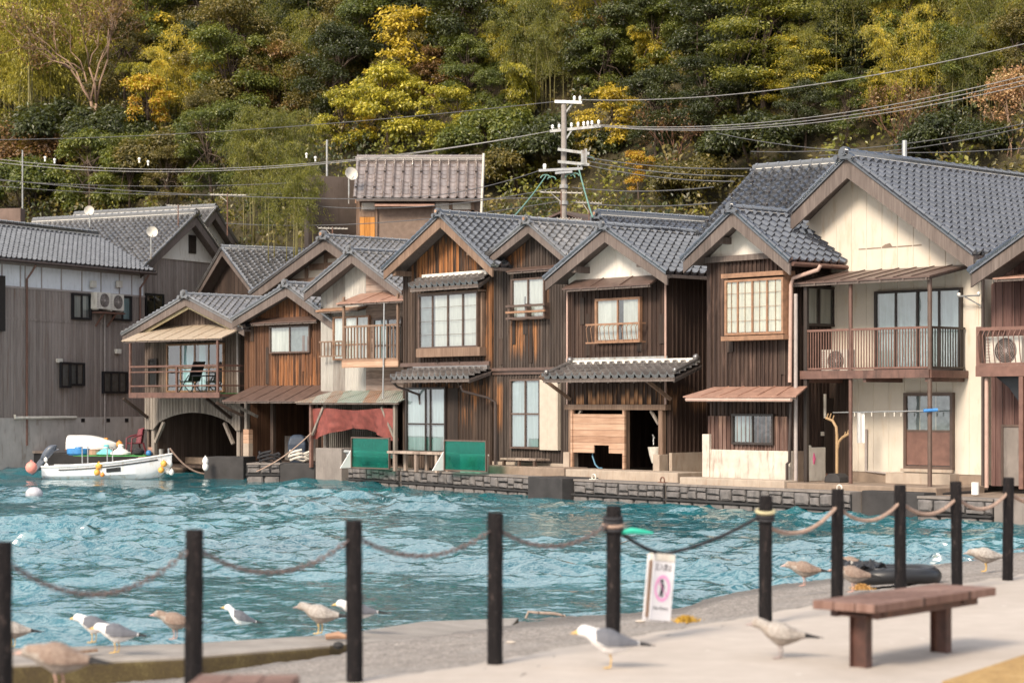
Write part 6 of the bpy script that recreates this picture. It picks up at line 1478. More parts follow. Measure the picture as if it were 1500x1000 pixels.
def table():
    fr = f6.shift(f6.u(733, -.6), -.62); W = f6.u(785, -.6)-f6.u(733, -.6); z1 = f6.z(760, 671, -.6); root = thing('low_table', 'low dark wooden table on the quay under the storm-shuttered window', 'table', fr)
    mb = MB(); mb.box(0, W, 0, .5, z1-.05, z1); mb.build('tabletop', M['bench_wood'], root, fr)
    for x in (.1, W/2, W-.1):
        mb = MB(); mb.box(x-.035, x+.035, .03, .1, QZ-.03, z1-.05); mb.build('leg', M['frame_brown'], root, fr)
    mb = MB(); mb.box(.1, W-.1, .05, .08, QZ+.08, QZ+.13); mb.build('stretcher', M['frame_brown'], root, fr)
table()
# open bay of the white-gabled house: bench box, blue hose, basin
mb = MB(); P = [f7.w(*x) for x in ((f7.u(871, .1), .05, f7.z(871, 655)), (f7.u(872, .1), .0, f7.z(871, 668)), (f7.u(878, .1), -.05, f7.z(878, 680)), (f7.u(885, 0), -.2, -.0), (f7.u(892, 0), -.25, -.0))]; mb.tube(P, .02, 6); tag(mb.build('hose', plain('hose_blue', (.10, .22, .32), .5), smooth=True), 'blue hose trailing from the notch of the plank screen', 'hose')
def basin():
    fr = f7.shift(f7.u(966, .3), .35); z = f7.z(960, 655); root = thing('wash_basin', 'pale wash basin on the inner post of the open bay', 'basin', fr); mb = MB(); mb.lathe([(.02, z-.45), (.1, z-.4), (.16, z-.2), (.2, z), (.17, z), (.13, z-.15)], (-.18, 0, 0), 16); mb.build('bowl', M['offwhite'], root, fr, True)
    mb = MB(); mb.tube([(-.35, .1, z+.05), (-.35, .1, z+.25), (-.3, .02, z+.3), (-.22, 0, z+.22)], .018, 6); mb.build('tap', M['steel'], root, fr, True)
basin()
fr = f7.shift(W7+.55, -.1); mb = MB(); g_ = plain('green_frame', (.03, .34, .12), .5)
a, b = fc.uz(1013, 652, -1.2), fc.uz(1031, 688, -1.2); mb.box(a[0], a[0]+.09, -1.25, -1.15, b[1], a[1]); mb.box(a[0]+.09, b[0]+.1, -1.25, -1.15, b[1], b[1]+.12); tag(mb.build('green_bracket', g_, None, fc), 'green L-shaped frame standing in the gap beside the whitewashed footing', 'frame')
# drying rack, broom, tap, clothes pole, in front of the cream house
def rack():
    p = f9.w(f9.u(1226, .35), .35, -.1); o = thing('pole_stand', 'tan forked laundry pole stand on a dark base under the balcony', 'pole stand', None, p, -f9.t)
    mb = MB(); mb.prism([(-.22, 0), (.22, 0), (.2, .12), (.1, .2), (-.1, .2), (-.2, .12)], -.18, .18); mb.build('base', M['concrete_dark'], o, bevel=.02)
    H = CZ+(HY-612)/F*p.y+.1; mb = MB(); mb.tube([(0, 0, .18), (0, 0, H-.35)], .035, 10)
    mb.tube([(0, 0, H-.4), (-.02, 0, H-.2), (-.12, 0, H-.06), (-.3, 0, H)], .032, 8); mb.tube([(0, 0, H-.7), (.05, 0, H-.52), (.16, 0, H-.42), (.36, 0, H-.33)], .032, 8)
    for x, z in ((-.28, H), (-.2, H-.0), (-.12, H-.04), (.2, H-.4), (.28, H-.36), (.36, H-.33)): mb.tube([(x, 0, z), (x+.04, 0, z+.1)], .014, 6)
    mb.build('pole', M['frame_wood'] if False else plain('tan_plastic', (.36, .24, .13), .45, var=.1), o, smooth=True)
rack()
def laundry():
    a, b = f9.uz(1220, 604, .45), f9.uz(1370, 601, .45); z = a[1]; mb = MB(); mb.tube([f9.w(a[0], .45, z), f9.w(b[0]+.05, .45, z+.05)], .014, 8); o = mb.build('clothes_pole', M['steel'], smooth=True); tag(o, 'pale clothes pole slung below the balcony between its columns', 'clothes pole')
    k = 0
    for px in (1252, 1277, 1296, 1310, 1320):
        u = f9.u(px, .45); c = MB(); p = f9.w(u, .45, z); c.tube([p+Vector((0, 0, .01)), p+Vector((0, 0, -.08))], .014, 6); c.build('peg', M['offwhite'], None, None).parent = o
    u = f9.u(1261, .45); p = f9.w(u, .45, z); mb = MB(); n = 8
    V = [p+Vector((.08*(i/n-.5)*2*1.0+.0, .012*math.sin(i*1.4), -j*.11)) for j in range(7) for i in range(n+1)]; mb.add(V, [(j*(n+1)+i, j*(n+1)+i+1, (j+1)*(n+1)+i+1, (j+1)*(n+1)+i) for j in range(6) for i in range(n)]); tag(mb.build('hanging_cloth', M['white'], smooth=True), 'narrow white cloth hanging from the clothes pole', 'cloth')
    p = f9.w(f9.u(1364, -.0), -.0, z+.05); mb = MB(); mb.tube([p+Vector((-.17, -.06, 0)), p+Vector((.12, -.06, .02))], .035, 8); tag(mb.build('pole_tie', plain('blue_tie', (.05, .22, .55), .5), smooth=True), 'blue tie binding the clothes pole to the dark column', 'tie')
laundry()
p = f9.w(f9.u(1187, .6), .55, -.1); mb = MB(); mb.tube([p, p+Vector((0, 0, .78))], .06, 10); mb.box(p.x-.13, p.x+.04, p.y-.05, p.y+.05, p.z+.76, p.z+.80); o = mb.build('standpipe', M['offwhite'], smooth=True); tag(o, 'white standpipe with pink cloth beside the meter box', 'tap')
mb = MB(); mb.tube([p+Vector((.08, -.06, .65)), p+Vector((.1, -.07, .5)), p+Vector((.09, -.07, .38))], [.03, .05, .03], 7); mb.build('cloth', plain('pink_cloth', (.6, .12, .25), .8), smooth=True).parent = o
p = f9.w(f9.u(1200, 1.), .95, -.1); mb = MB(); mb.tube([p+Vector((.12, 0, .25)), p+Vector((0, .15, 1.55))], .018, 6); o = mb.build('broom', M['frame_wood'], smooth=True); tag(o, 'broom with a wooden handle leaning by the dark door', 'broom')
mb = MB(); mb.tube([p+Vector((.12, 0, .28)), p+Vector((.16, -.03, 0))], [.05, .12], 8); mb.build('bristles', plain('bristle', (.22, .12, .09), .9), smooth=True).parent = o
p = f9.w(f9.u(1462, -1.), -.6, -.12); 
p = f10.w(.25, -.5, QZ); mb = MB(); mb.tube([p, p+Vector((0, 0, .25))], .08, 12); tag(mb.build('white_pail', M['white'], smooth=True), 'white pail on the quay by the pink drainpipe', 'pail')
# mooring rings on the quay edge
for fr_, u_, lab in ((q3, .55, 'white mooring ring on the quay edge near the dark concrete block'), (q3, L3-.25, 'rusty mooring ring on the quay edge below the broad worn step'), (q2, L2*.55, 'pale mooring ring on the quay edge before the low table'), (q4, L4-.5, 'white mooring ring on the quay edge before the cream house'), (q1, L1*.5, 'white mooring ring on the quay edge before the plank bench')):
    mb = MB(); mb.tube([(u_+.07*math.cos(t_), .2, QZ+.06+.07*math.sin(t_)) for t_ in [2*math.pi*j/14 for j in range(14)]], .018, 6, closed=True); mb.box(u_-.12, u_+.12, .15, .25, QZ, QZ+.02); tag(mb.build('mooring_ring', M['offwhite'] if 'rusty' not in lab else M['rust'], None, fr_, True), lab, 'mooring ring', 'mooring rings on the quay')
# veranda chair and table, boat-bay clutter
def veranda():
    zz = f2.z(255, 576, -.6); p = f2.w(f2.u(278, -.6), -.6, zz-.0); o = thing('folding_chair', 'black reclining folding chair on the railed veranda', 'chair', None, p, -f2.t); mt = M['frame_black']
    mb = MB(); mb.beam((-.25, 0, .38), (.25, 0, .42), .5, .03); mb.build('seat', mt, o); mb = MB(); mb.beam((.22, 0, .42), (.5, 0, 1.05), .5, .03); mb.build('backrest', mt, o)
    for y in (-.25, .25):
        for a_, b_ in (((-.3, y, 0), (.25, y, .6)), ((.35, y, 0), (-.25, y, .45))): mb = MB(); mb.tube([a_, b_], .018, 6); mb.build('leg', mt, o)
    p = f2.w(f2.u(299, -.55), -.55, zz); o = thing('small_table', 'small black table beside the reclining chair on the veranda', 'table', None, p, -f2.t); mb = MB(); mb.box(-.4, .4, -.25, .25, .56, .6); mb.build('tabletop', mt, o)
    for x in (-.36, .36):
        for y in (-.2, .2): mb = MB(); mb.tube([(x, y, 0), (x, y, .56)], .016, 6); mb.build('leg', mt, o)
veranda()
for (px, py, r, cl, lab) in ((262, 646, .02, 'green_wire', 'teal hose looped on the back post inside the arched bay'),):
    mb = MB(); a = f2.uz(px, 640, 2.); P = [f2.w(a[0]+.28*math.sin(i*.9), 2.+.05*math.cos(i), a[1]+.75-i*.13) for i in range(12)]; mb.tube(P, .03, 6); tag(mb.build('hose', M[cl], smooth=True), lab, 'hose')
mb = MB(); a = f2.uz(243, 625, 1.); mb.beam(f2.w(a[0], 1., a[1]+.2), f2.w(a[0]-.5, 1., -.45), .12, .05); tag(mb.build('leaning_plank', M['silver_boards']), 'grey plank leaning inside the arched bay', 'plank')
# coiled rope, crate, engine under the brown-skirted bay
for i, (px, py, lab) in enumerate(((395, 674, 'coil of dark rope on the landing slab under the brown tin skirt'), (440, 672, 'coil of pale rope at the concrete pier under the tin skirt'))):
    p = pt(px, py, 62.9); mb = MB(); mb.tube([p+Vector((.34*(1-.0*k)*math.cos(k*.7)*(1+.1*math.sin(k)), .25*math.sin(k*.7), -.05+.012*k+.05*math.sin(k*2.1))) for k in range(26)], .035, 6); tag(mb.build('rope_coil', M['rope_black'] if i == 0 else M['offwhite'], smooth=True), lab, 'rope coil')
p = pt(436, 655, 64.); mb = MB(); mb.loft([[(p.x+x*s_, p.y+y*s_, p.z+z) for x, y in ((-.25, -.2), (.25, -.2), (.3, .2), (-.3, .2))] for s_, z in ((.7, -.55), (1., -.35), (1.1, .1), (.9, .3), (.5, .4))]); tag(mb.build('covered_engine', plain('blue_cover', (.03, .045, .075), .6), bevel=.05), 'dark blue covered engine in the shade under the brown tin skirt', 'engine')

# ------------------------------------------------------------------ boat, floats, platform gear
def boat():
    Y = 65.; s = Y/F; p = pt(70, 697, Y); L = (252-66)*s; root = thing('motor_boat', 'small white open motor boat with grey outboard, moored before the landing platform', 'boat', None, (p.x, p.y, WZ-.02), R(-5))
    H = L; st = []
    n = 18
    def sec(t_):
        w = .72*(1-max(0, (t_-.45)/.55)**2.2)*(1 if t_ > .08 else .93); sheer = .42+.40*t_**1.9; keel = -.12+.62*max(0, (t_-.72)/.28)**2.4
        ch = keel+(sheer-keel)*.33
        o = [(-w, sheer), (-w*.97, sheer-.1), (-w*.92, ch+.06), (-w*.72, ch-.06), (0, keel), (w*.72, ch-.06), (w*.92, ch+.06), (w*.97, sheer-.1), (w, sheer)]
        inn = [(w*.9, sheer-.0), (w*.82, keel*.3+.22+max(0, keel)*.9), (-w*.82, keel*.3+.22+max(0, keel)*.9), (-w*.9, sheer)]
        return [(t_*L, y, z) for y, z in o+inn]
    secs = [sec(t_) for t_ in np.linspace(0, .995, 22)]; mb = MB(); mb.loft(secs)
    hullm = plain('hull_white', (.70, .74, .78), .35, var=.05, scale=2., bump=.03, dirt=(.42, .36, .26)); mb.build('hull', hullm, root, smooth=True, angle=35)
    mb = MB()
    for sg in (0, 8): mb.tube([(q[sg][0], q[sg][1]*1.02, q[sg][2]-.005) for q in secs], .03, 6)
    mb.build('gunwale', M['white'], root, smooth=True)
    mb = MB(); mb.tube([(q[1][0], q[1][1]*1.02, q[1][2]-.02) for q in secs[3:20]], .022, 6); mb.tube([(q[7][0], q[7][1]*1.02, q[7][2]-.02) for q in secs[3:20]], .022, 6); mb.build('rubbing_strake', M['frame_black'], root, smooth=True)
    for x0, x1 in ((2.2, 2.7), (1.95, 2.28)):
        i0 = int(x0/L*21)
    mb = MB(); q0, q1 = sec(.52), sec(.63); mb.add([Vector(q0[1])+Vector((0, -.012, -.08)), Vector(q1[1])+Vector((0, -.012, -.08)), Vector(q1[2])*.5+Vector(q1[1])*.5+Vector((0, -.02, -.06)), Vector(q0[2])*.5+Vector(q0[1])*.5+Vector((0, -.02, -.06))], [(0, 1, 2, 3)]); mb.build('registration_patch', M['frame_black'], root)
    mb = MB(); mb.box(1.1, 1.35, -.62, .62, .36, .41); mb.box(2.3, 2.55, -.6, .6, .44, .49); mb.build('thwart', M['white'], root, bevel=.01)
    mb = MB(); mb.tube([(L*.3, -.3, .4), (L*.3, -.3, 1.05), (L*.3, .3, 1.05), (L*.3, .3, .4)], .02, 6); mb.tube([(L*.5, -.3, .4), (L*.5, -.3, 1.), (L*.5, .3, 1.), (L*.5, .3, .4)], .02, 6); mb.tube([(L*.3, -.3, 1.05), (L*.5, -.3, 1.)], .02, 6); mb.build('deck_rail', M['steel'], root, smooth=True); mb = MB(); mb.tube([(L*.97, 0, .78), (L*.97, 0, .98)], .03, 8); mb.build('bow_bollard', M['steel'], root, smooth=True)
    em = plain('outboard_grey', (.085, .10, .13), .35, var=.15); mb = MB(); c = Vector((.02, 0, 0))
    def ob(x, z, a, b, k=10): return [(x+a*math.cos(2*math.pi*j/k)*.9-(z-.7)*-.55, b*math.sin(2*math.pi*j/k), z) for j in range(k)]
    mb.loft([ob(-.14, .62, .08, .10), ob(-.12, .68, .18, .17), ob(-.1, .85, .24, .2), ob(-.08, 1.05, .24, .2), ob(-.05, 1.17, .18, .15), ob(-.04, 1.2, .08, .07)]); eo = mb.build('outboard_motor', em, root, smooth=True, angle=50); eo.scale = (.82, .82, .82); eo.location = (0, 0, .1)
    mb = MB(); mb.beam((-.16, 0, .66), (-.56, 0, .18), .14, .2); mb.beam((-.5, 0, .28), (-.72, 0, .18), .26, .04); mb.tube([(-.52, 0, .16), (-.66, 0, .06)], .07, 8); mb.tube([(0.05, 0, .9), (.45, 0, 1.04)], .03, 6); mb.build('outboard_leg', em, eo, bevel=.02)
    return root, L, p
boat_o, bL, bP = boat()
def float_(loc, r, col, label, cat='float', sz=1., knob=True, group='floats round the motor boat', name='float'):
    mb = MB(); mb.ball((0, 0, 0), r, 14, sz=sz)
    if knob: mb.tube([(0, 0, r*sz*.95), (0, 0, r*sz*1.22)], r*.22, 8)
    o = mb.build(name, M[col] if col in M else col, smooth=True, angle=60); o.location = loc; tag(o, label, cat, group)
yel = plain('float_yellow', (.68, .36, .07), .45, var=.12); orange = plain('float_orange', (.70, .27, .06), .45, var=.1); pk = plain('buoy_pink', (.72, .27, .22), .5, var=.15); gr = plain('buoy_grey', (.42, .42, .46), .5, var=.25)
Yb = 64.15
for px, py, r, m_, lab in ((145, 682, .115, yel, 'yellow float hung at the middle of the boat side, upper of the cluster'), (142, 691.5, .10, yel, 'yellow float hung at the middle of the boat side, lower of the cluster'), (150, 695, .07, orange, 'small orange float touching the water at the boat side'), (240, 679, .105, yel, 'yellow float hung at the bow, upper one'), (236, 688, .10, yel, 'yellow float hung at the bow, lower one')):
    float_(pt(px, py, Yb), r, m_, lab)
for px, py, r, lab in ((248, 679, .10, 'white float at the bow hanging highest'), (246, 689, .09, 'white float at the bow beside the yellow ones'), (251, 691, .085, 'white float at the bow touching the water'), (67, 673, .06, 'small white float beside the outboard, higher one'), (68, 682, .07, 'small white float beside the outboard, lower one')):
    float_(pt(px, py, Yb+.2), r, 'white', lab, sz=1.25)
float_(pt(46, 684.5, 64.), .19, pk, 'pink buoy floating off the outboard', 'buoy', group=None, name='buoy'); float_(pt(46.5, 677, 64.1), .06, 'white', 'small white float tied to the pink buoy', group=None)
float_(pt(50, 723, 50.9), .22, gr, 'grey buoy half sunk in open water', 'buoy', sz=.8, knob=False, group=None, name='buoy')
for k, py in enumerate((675, 683)): float_(pt(301, py, 64.6), .10, 'white', 'white fender on the landing block corner, ' + ('upper one' if k == 0 else 'lower one'), 'fender', sz=1.4, group='white fenders on the landing block', name='fender')
rope(boat_o.matrix_basis @ Vector((bL*.98, 0, .98)), pt(308, 693, 65.4), .25, M['rope_tan'], 'brown mooring rope from the bow to the landing block', .03, strands=False)
# gear on the platform
def plat(px, py): return pt(px, py, 71.5)
zp = PZ
def upturned():
    Y = 73.; p = pt(138, 660, Y); root = thing('upturned_dinghy', 'white dinghy lying upside down on the landing platform', 'boat', None, (p.x, p.y, zp+.15), R(-6)); L = 1.75; mb = MB(); secs = []
    for t_ in np.linspace(0, 1, 16):
        w = .55*(1-max(0, (t_-.35)/.65)**2.6)*(1 if t_ > .05 else .9)+.02; h = .52*(1-.6*max(0, (t_-.3)/.7)**1.7)+.02
        secs.append([((t_-.5)*L, w*math.copysign(abs(math.cos(a_))**.55, math.cos(a_)), h*abs(math.sin(a_))**.6) for a_ in [math.pi*j/14 for j in range(15)]])
    mb.loft(secs); mb.build('hull', M['white'], root, smooth=True, angle=50)
    mb = MB(); mb.tube([(q[0][0], q[0][1]+.02, .02) for q in secs]+[(q[-1][0], q[-1][1]-.02, .02) for q in secs[::-1]], .035, 6, closed=True); mb.build('rim', M['red_brown'], root, smooth=True)
    mb = MB(); mb.box(.38, .5, -.08, .08, .38, .44); mb.build('orange_patch', orange, root)
    mb = MB()
    for x in (-.5, .5): mb.box(x-.05, x+.05, -.6, .6, -.15, -.0)
    tag(mb.build('timber_rest', M['bench_wood']), 'timber rests under the upside-down white dinghy', 'timber').matrix_basis = Matrix.Translation(root.location) @ Matrix.Rotation(R(-6), 4, 'Z')
upturned()
def mat_():
    a, b = pt(107, 666, 70.6), pt(213, 663, 70.2); mb = MB(); mb.box(0, (b-a).length, 0, 1.4, 0, .03); o = mb.build('green_mat', M['green_mat']); o.location = (a.x, a.y, zp); o.rotation_euler = (0, 0, math.atan2(b.y-a.y, b.x-a.x)); tag(o, 'bright green artificial-grass mat on the landing platform', 'mat')
mat_()
def pot(px, py, col, label, cat, prof, sc=1., Y=70.9, name='lidded_pot'):
    p = pt(px, py, Y); mb = MB(); mb.lathe([(r*sc, z*sc) for r, z in prof], (0, 0, 0), 16); o = mb.build(name, col, smooth=True, angle=40); o.location = (p.x, p.y, zp+.032); tag(o, label, cat)
blu = plain('blue_plastic', (.05, .22, .50), .45); teal = plain('teal_plastic', (.18, .55, .58), .45)
lid = [(.26, 0), (.36, .03), (.36, .09), (.26, .13), (.22, .18), (.12, .22), (.09, .3), (.11, .34), (.06, .38), (.01, .38)]
pot(115, 661, blu, 'blue plastic basin on the green mat', 'basin', [(.36, 0), (.42, .06), (.43, .22), (.40, .24), (.14, .25), (.12, .3), (.01, .3)], .95, name='basin')
pot(156, 661, teal, 'teal lidded pot on the green mat', 'pot', lid, .95); pot(177, 661, M['white'], 'white lidded pot on the green mat', 'pot', lid, 1.0, Y=70.7)
p = pt(137, 661, 71.); mb = MB(); mb.tube([(0, 0, 0), (0, 0, .2)], .26, 14); o = mb.build('log_block', M['salmon_planks'], bevel=.01); o.location = (p.x, p.y, zp+.031); tag(o, 'round tan wood block on the green mat', 'block')
p = pt(225, 661, 71.); mb = MB(); mb.tube([(0, 0, 0), (0, 0, .3)], .2, 14); o = mb.build('clay_pot', M['metal_roof'], smooth=True); o.location = (p.x, p.y, zp); tag(o, 'tan bucket beside the arched bay post', 'bucket')
p = pt(236, 661, 71.); mb = MB(); mb.tube([(0, 0, 0), (0, 0, .24)], .12, 12); o = mb.build('tin_can', M['galv'], smooth=True); o.location = (p.x, p.y, zp); tag(o, 'grey tin can beside the tan bucket', 'can')
p = pt(203, 662, 70.7); mb = MB(); mb.ball((0, 0, .11), .2, 10, sz=.7); o = mb.build('dark_bag', M['rope_black'], smooth=True); o.location = (p.x, p.y, zp+.03); tag(o, 'black bag lying under the red chair', 'bag')
p = pt(218, 662, 70.7); mb = MB(); mb.ball((0, 0, .1), .11, 10); o = mb.build('blue_bag', blu, smooth=True); o.location = (p.x, p.y, zp); tag(o, 'small blue bundle at the mat end', 'bag')
float_(pt(175, 650.5, 71.5), .12, orange, 'orange float resting on the rail above the white pot', group=None)
def chair():
    p = pt(199, 662, 71.8); o = thing('plastic_chair', 'dark red plastic garden chair on the landing platform', 'chair', None, (p.x, p.y, zp), R(-60)); c = plain('chair_red', (.15, .022, .035), .45, var=.1)
    mb = MB(); mb.box(-.24, .24, -.24, .24, .40, .44); mb.build('seat', c, o, bevel=.02); mb = MB(); n = 12
    V = [];
    for j in range(8):
        for i in range(n+1): a_ = -1.2+2.4*i/n; z = .42+(.46+.08*math.cos(a_))*j/7; V.append((.26*math.sin(a_), .24*math.cos(a_)+.08*j/7, z))
    mb.add(V, [(j*(n+1)+i, j*(n+1)+i+1, (j+1)*(n+1)+i+1, (j+1)*(n+1)+i) for j in range(7) for i in range(n)]); mb.build('backrest', c, o, smooth=True, angle=180)
    for sx in (-1, 1):
        mb = MB(); mb.tube([(.28*sx, .15, .72), (.3*sx, -.1, .66), (.28*sx, -.24, .6), (.25*sx, -.27, .0)], .028, 6); mb.build('armrest', c, o, smooth=True)
        mb = MB(); mb.tube([(.22*sx, .2, .4), (.26*sx, .3, 0)], .03, 6); mb.build('leg', c, o, smooth=True)
chair()
def trap():
    p = pt(-2, 650, 73.5); mb = MB()
    for k in range(5): mb.tube([(.45*math.cos(t_), .1*k, .45+.45*math.sin(t_)) for t_ in [2*math.pi*j/20 for j in range(20)]], .02, 5, closed=True)
    for j in range(10): t_ = 2*math.pi*j/10; mb.tube([(.45*math.cos(t_), 0, .45+.45*math.sin(t_)), (.45*math.cos(t_), .4, .45+.45*math.sin(t_))], .015, 5); mb.tube([(0, 0, .45), (.45*math.cos(t_), 0, .45+.45*math.sin(t_))], .012, 5)
    o = mb.build('fish_trap', M['galv'], smooth=True); o.location = (p.x+.1, p.y, zp); tag(o, 'round wire fish trap cut by the picture edge', 'trap')
trap()

# ------------------------------------------------------------------ utility pole, aerials, dishes, wires
PY = 66.
def upole():
    b = pt(826, 330, PY); top = pt(826, 147, PY); root = thing('utility_pole', 'concrete utility pole with cross-arms and white insulators behind the tiled roofs', 'utility pole', None, (b.x, PY, .4)); H = top.z-.4
    mb = MB(); mb.cyl((0, 0, 0), (0, 0, H), .135, .085, 14); mb.build('pole', M['pole_grey'], root, smooth=True)
    s = PY/F
    def at(px, py, dy=0.): return Vector(((px-826)*s, dy, CZ+(HY-py)*s-.4))
    def arm(p0, p1, mat='galv', ins=(), w=.09, r=.065):
        mb = MB(); mb.beam(p0, p1, w, w); a = mb.build('crossarm', M[mat], root)
        for q in ins:
            c = Vector(p0).lerp(Vector(p1), q)+Vector((0, 0, .045)); m = MB(); m.lathe([(.022, 0), (.025, .03), (r*.8, .045), (r*.55, .075), (r*.8, .1), (r*.5, .15), (.016, .165)], c, 10); m.build('insulator', M['ceramic'], a, smooth=True)
    arm(at(813, 149), at(852, 152, -.25), 'white', (.72, .93)); mb = MB(); mb.beam(at(829, 165), at(838, 153, -.1), .05, .05); mb.build('brace', M['galv'], root)
    arm(at(806, 191, .25), at(880, 187, -.35), 'galv', (.05, .18, .42, .55, .66, .74, .82, .95)); mb = MB(); mb.beam(at(829, 204), at(838, 190), .05, .05); mb.build('brace', M['galv'], root)
    arm(at(817, 220, -.2), at(863, 227, -.3)); arm(at(817, 238, -.2), at(863, 243, -.3))
    mb = MB(); mb.beam(at(853, 222, -.3), at(853, 243, -.3), .1, .1); mb.beam(at(857, 220, -.3), at(857, 243, -.3), .1, .1); mb.build('hanger', M['galv'], root)
    arm(at(789, 251, -.2), at(853, 248, -.2), 'steel', (.12, .15, .9, .97), .08, .05); arm(at(813, 255, -.26), at(838, 253, -.26), 'steel', (), .07)
    mb = MB()
    for k, (cx, cy, rr) in enumerate(((799, 262, 7), (808, 264, 6), (835, 261, 7), (842, 259, 6), (862, 236, 8))):
        mb.tube([at(cx+rr*math.cos(t_), cy+rr*.7*math.sin(t_), -.2) for t_ in [math.pi*j/10-math.pi for j in range(11)]], .022, 5)
    mb.build('jumper_cable', M['green_wire'], root, smooth=True)
    mb = MB()
    for z in (276, 300): p_ = at(826, z); mb.cyl(p_, p_+Vector((0, 0, .12)), .145, .145, 14)
    mb.build('band', M['galv'], root, smooth=True)
    return at, root
pole_at, pole_o = upole()
PO = pole_o.location
def wp(px, py, dy=0.): return PO+pole_at(px, py, dy)
def wire(a, b, sag, label, mat='wire', r=.013):
    a, b = Vector(a), Vector(b); n = 24; mb = MB(); mb.tube([a.lerp(b, i/n)-Vector((0, 0, sag*4*(i/n)*(1-i/n))) for i in range(n+1)], r, 5)
    tag(mb.build('overhead_wire', M[mat], smooth=True), label, 'wire', 'overhead wires')
far = lambda px, py, Y: pt(px, py, Y)
wire(wp(852, 148, -.25), far(1560, 50, 46), .45, 'single top wire rising from the pole head across the bamboo', 'wire_pale', .012)
wire(wp(813, 149), far(-40, 205, 92), .3, 'thin top wire running from the pole head behind the brown-tiled cottage')
for k, (p0, p1, n_) in enumerate((((866, 184), (1560, 96), 'topmost'), ((872, 186), (1560, 103), 'second'), ((878, 187), (1560, 110), 'lowest'))):
    wire(wp(*p0, -.3), far(*p1, 46+.25*k), .55, 'pale power wire rising to the upper right edge, %s of three' % n_, 'wire_pale', .011)
for k, (p0, p1, n_) in enumerate((((812, 190), (-40, 228), 'upper'), ((806, 191), (-40, 233), 'lower'))):
    wire(wp(*p0, .2), far(*p1, 90), .9, 'pale power wire with white spacers sagging over the grey roofs, %s of two' % n_, 'wire_pale', .013)
for px, py, lab in ((66, 231, 'over the vine mound'), (80, 234, 'over the light bush'), (204, 233, 'above the orange shrub'), (217, 237, 'above the dark round shrub'), (449, 226, 'beside the brown-tiled cottage'), (462, 231, 'close by the cottage dish')):
    p = pt(px, py, 86.); mb = MB(); mb.ball(p, .065, 8); mb.tube([p, p+Vector((0, 0, -.16))], .035, 6); tag(mb.build('wire_spacer', M['ceramic'], smooth=True), 'white wire spacer on the long wires ' + lab, 'wire spacer', 'white spacers on the wires')
for k, (p0, a, b_, n_) in enumerate((((858, 232), (1100, 247), 54, 'topmost'), ((862, 238), (1090, 258), 54, 'second'), ((862, 244), (1075, 266), 54, 'third'), ((838, 276), (1045, 274), 56, 'fourth'), ((836, 297), (1050, 297), 56, 'lowest'))):
    wire(wp(*p0, -.3), far(*a, b_), .12, 'dark service wire from the pole to the tiled wing, %s of five' % n_, 'wire', .016)
for k, (p0, a, Yq, n_) in enumerate((((790, 251), (530, 287), 78., 'to the cottage eave'), ((815, 276), (440, 300), 80, 'behind the half-timbered gable'), ((818, 296), (330, 327), 84, 'to the slit-vent house'), ((820, 290), (0, 263), 90, 'along the hillside'))):
    wire(wp(*p0, -.2), far(*a, Yq), .35, 'dark service wire from the pole ' + n_, 'wire', .016)
wire(wp(800, 258, -.2), pt(752, 318, 58.5), .05, 'green service cable dropping to the narrow dark house', 'green_wire', .022); wire(wp(848, 250, -.2), pt(868, 318, 58.5), .05, 'green service cable dropping behind the white-gabled house', 'green_wire', .022)
wire(far(1050, 195, 70), far(1560, 212, 50), .4, 'thin dark wire against the shaded bamboo, upper one'); wire(far(1100, 222, 66), far(1560, 168, 52), .3, 'thin dark wire rising past the brown bare shrub'); wire(far(1200, 228, 60), far(1560, 172, 50), .2, 'thin dark wire rising over the cream house ridge')
wire(far(-20, 263, 90), far(520, 262, 84), .3, 'thin dark wire level across the shrubs, upper one'); wire(far(-20, 271, 90), far(520, 279, 84), .3, 'thin dark wire level across the shrubs, lower one')
def aerial(px, pyt, pyb, Y, w, label, tiltx=0., group='television aerials'):
    b, t_ = pt(px, pyb, Y), pt(px, pyt, Y); s = Y/F; root = thing('television_aerial', label, 'aerial', None, b, 0, group); H = t_.z-b.z
    mb = MB(); mb.tube([(0, 0, 0), (0, 0, H)], .022, 6); mb.build('mast', M['rust'], root)
    W = w*s; mb = MB(); mb.beam((-W*.5, 0, H-.05), (W*.5, .3, H-.05), .04, .035)
    k = 9
    for i in range(k): q = i/(k-1); x = -W*.5+W*q; mb.tube([(x, .3*q-.22, H-.03), (x, .3*q+.22, H-.03)], .012, 5)
    mb.tube([(-W*.25, .08, H-.06), (-.0, .14, H-.35)], .012, 5); mb.build('boom', M['offwhite'], root)
aerial(333, 283, 345, 82., 52, 'tall television aerial by the small white gable'); aerial(261, 299, 340, 82., 34, 'low television aerial over the tiled ridge of the slit-vent house')
aerial(487, 332, 370, 73., 42, 'television aerial over the half-timbered gable'); aerial(822, 279, 330, 64.5, 62, 'wide television aerial in front of the utility pole'); aerial(863, 294, 326, 62., 38, 'short television aerial beside the dark tiled ridge'); aerial(834, 318, 334, 58., 36, 'low television aerial lying along the grey ridge tiles')
def dish(px, py, Y, r, label, rz, mz=.7):
    p = pt(px, py, Y); root = thing('satellite_dish', label, 'satellite dish', None, p, rz, 'satellite dishes')
    mb = MB(); mb.lathe([(.01, 0), (r*.5, .03), (r, .12), (r, .14), (r*.5, .05), (.01, .02)], (0, 0, 0), 18); d = mb.build('reflector', M['offwhite'], root, smooth=True); d.rotation_euler = (R(75), 0, 0)
    mb = MB(); mb.tube([(0, .05, 0), (0, .12, -.1), (0, .12, -mz)], .03, 6); mb.tube([(0, -.02, -r*.8), (0, -.35, -.1)], .015, 5); mb.build('mast', M['galv'], root)
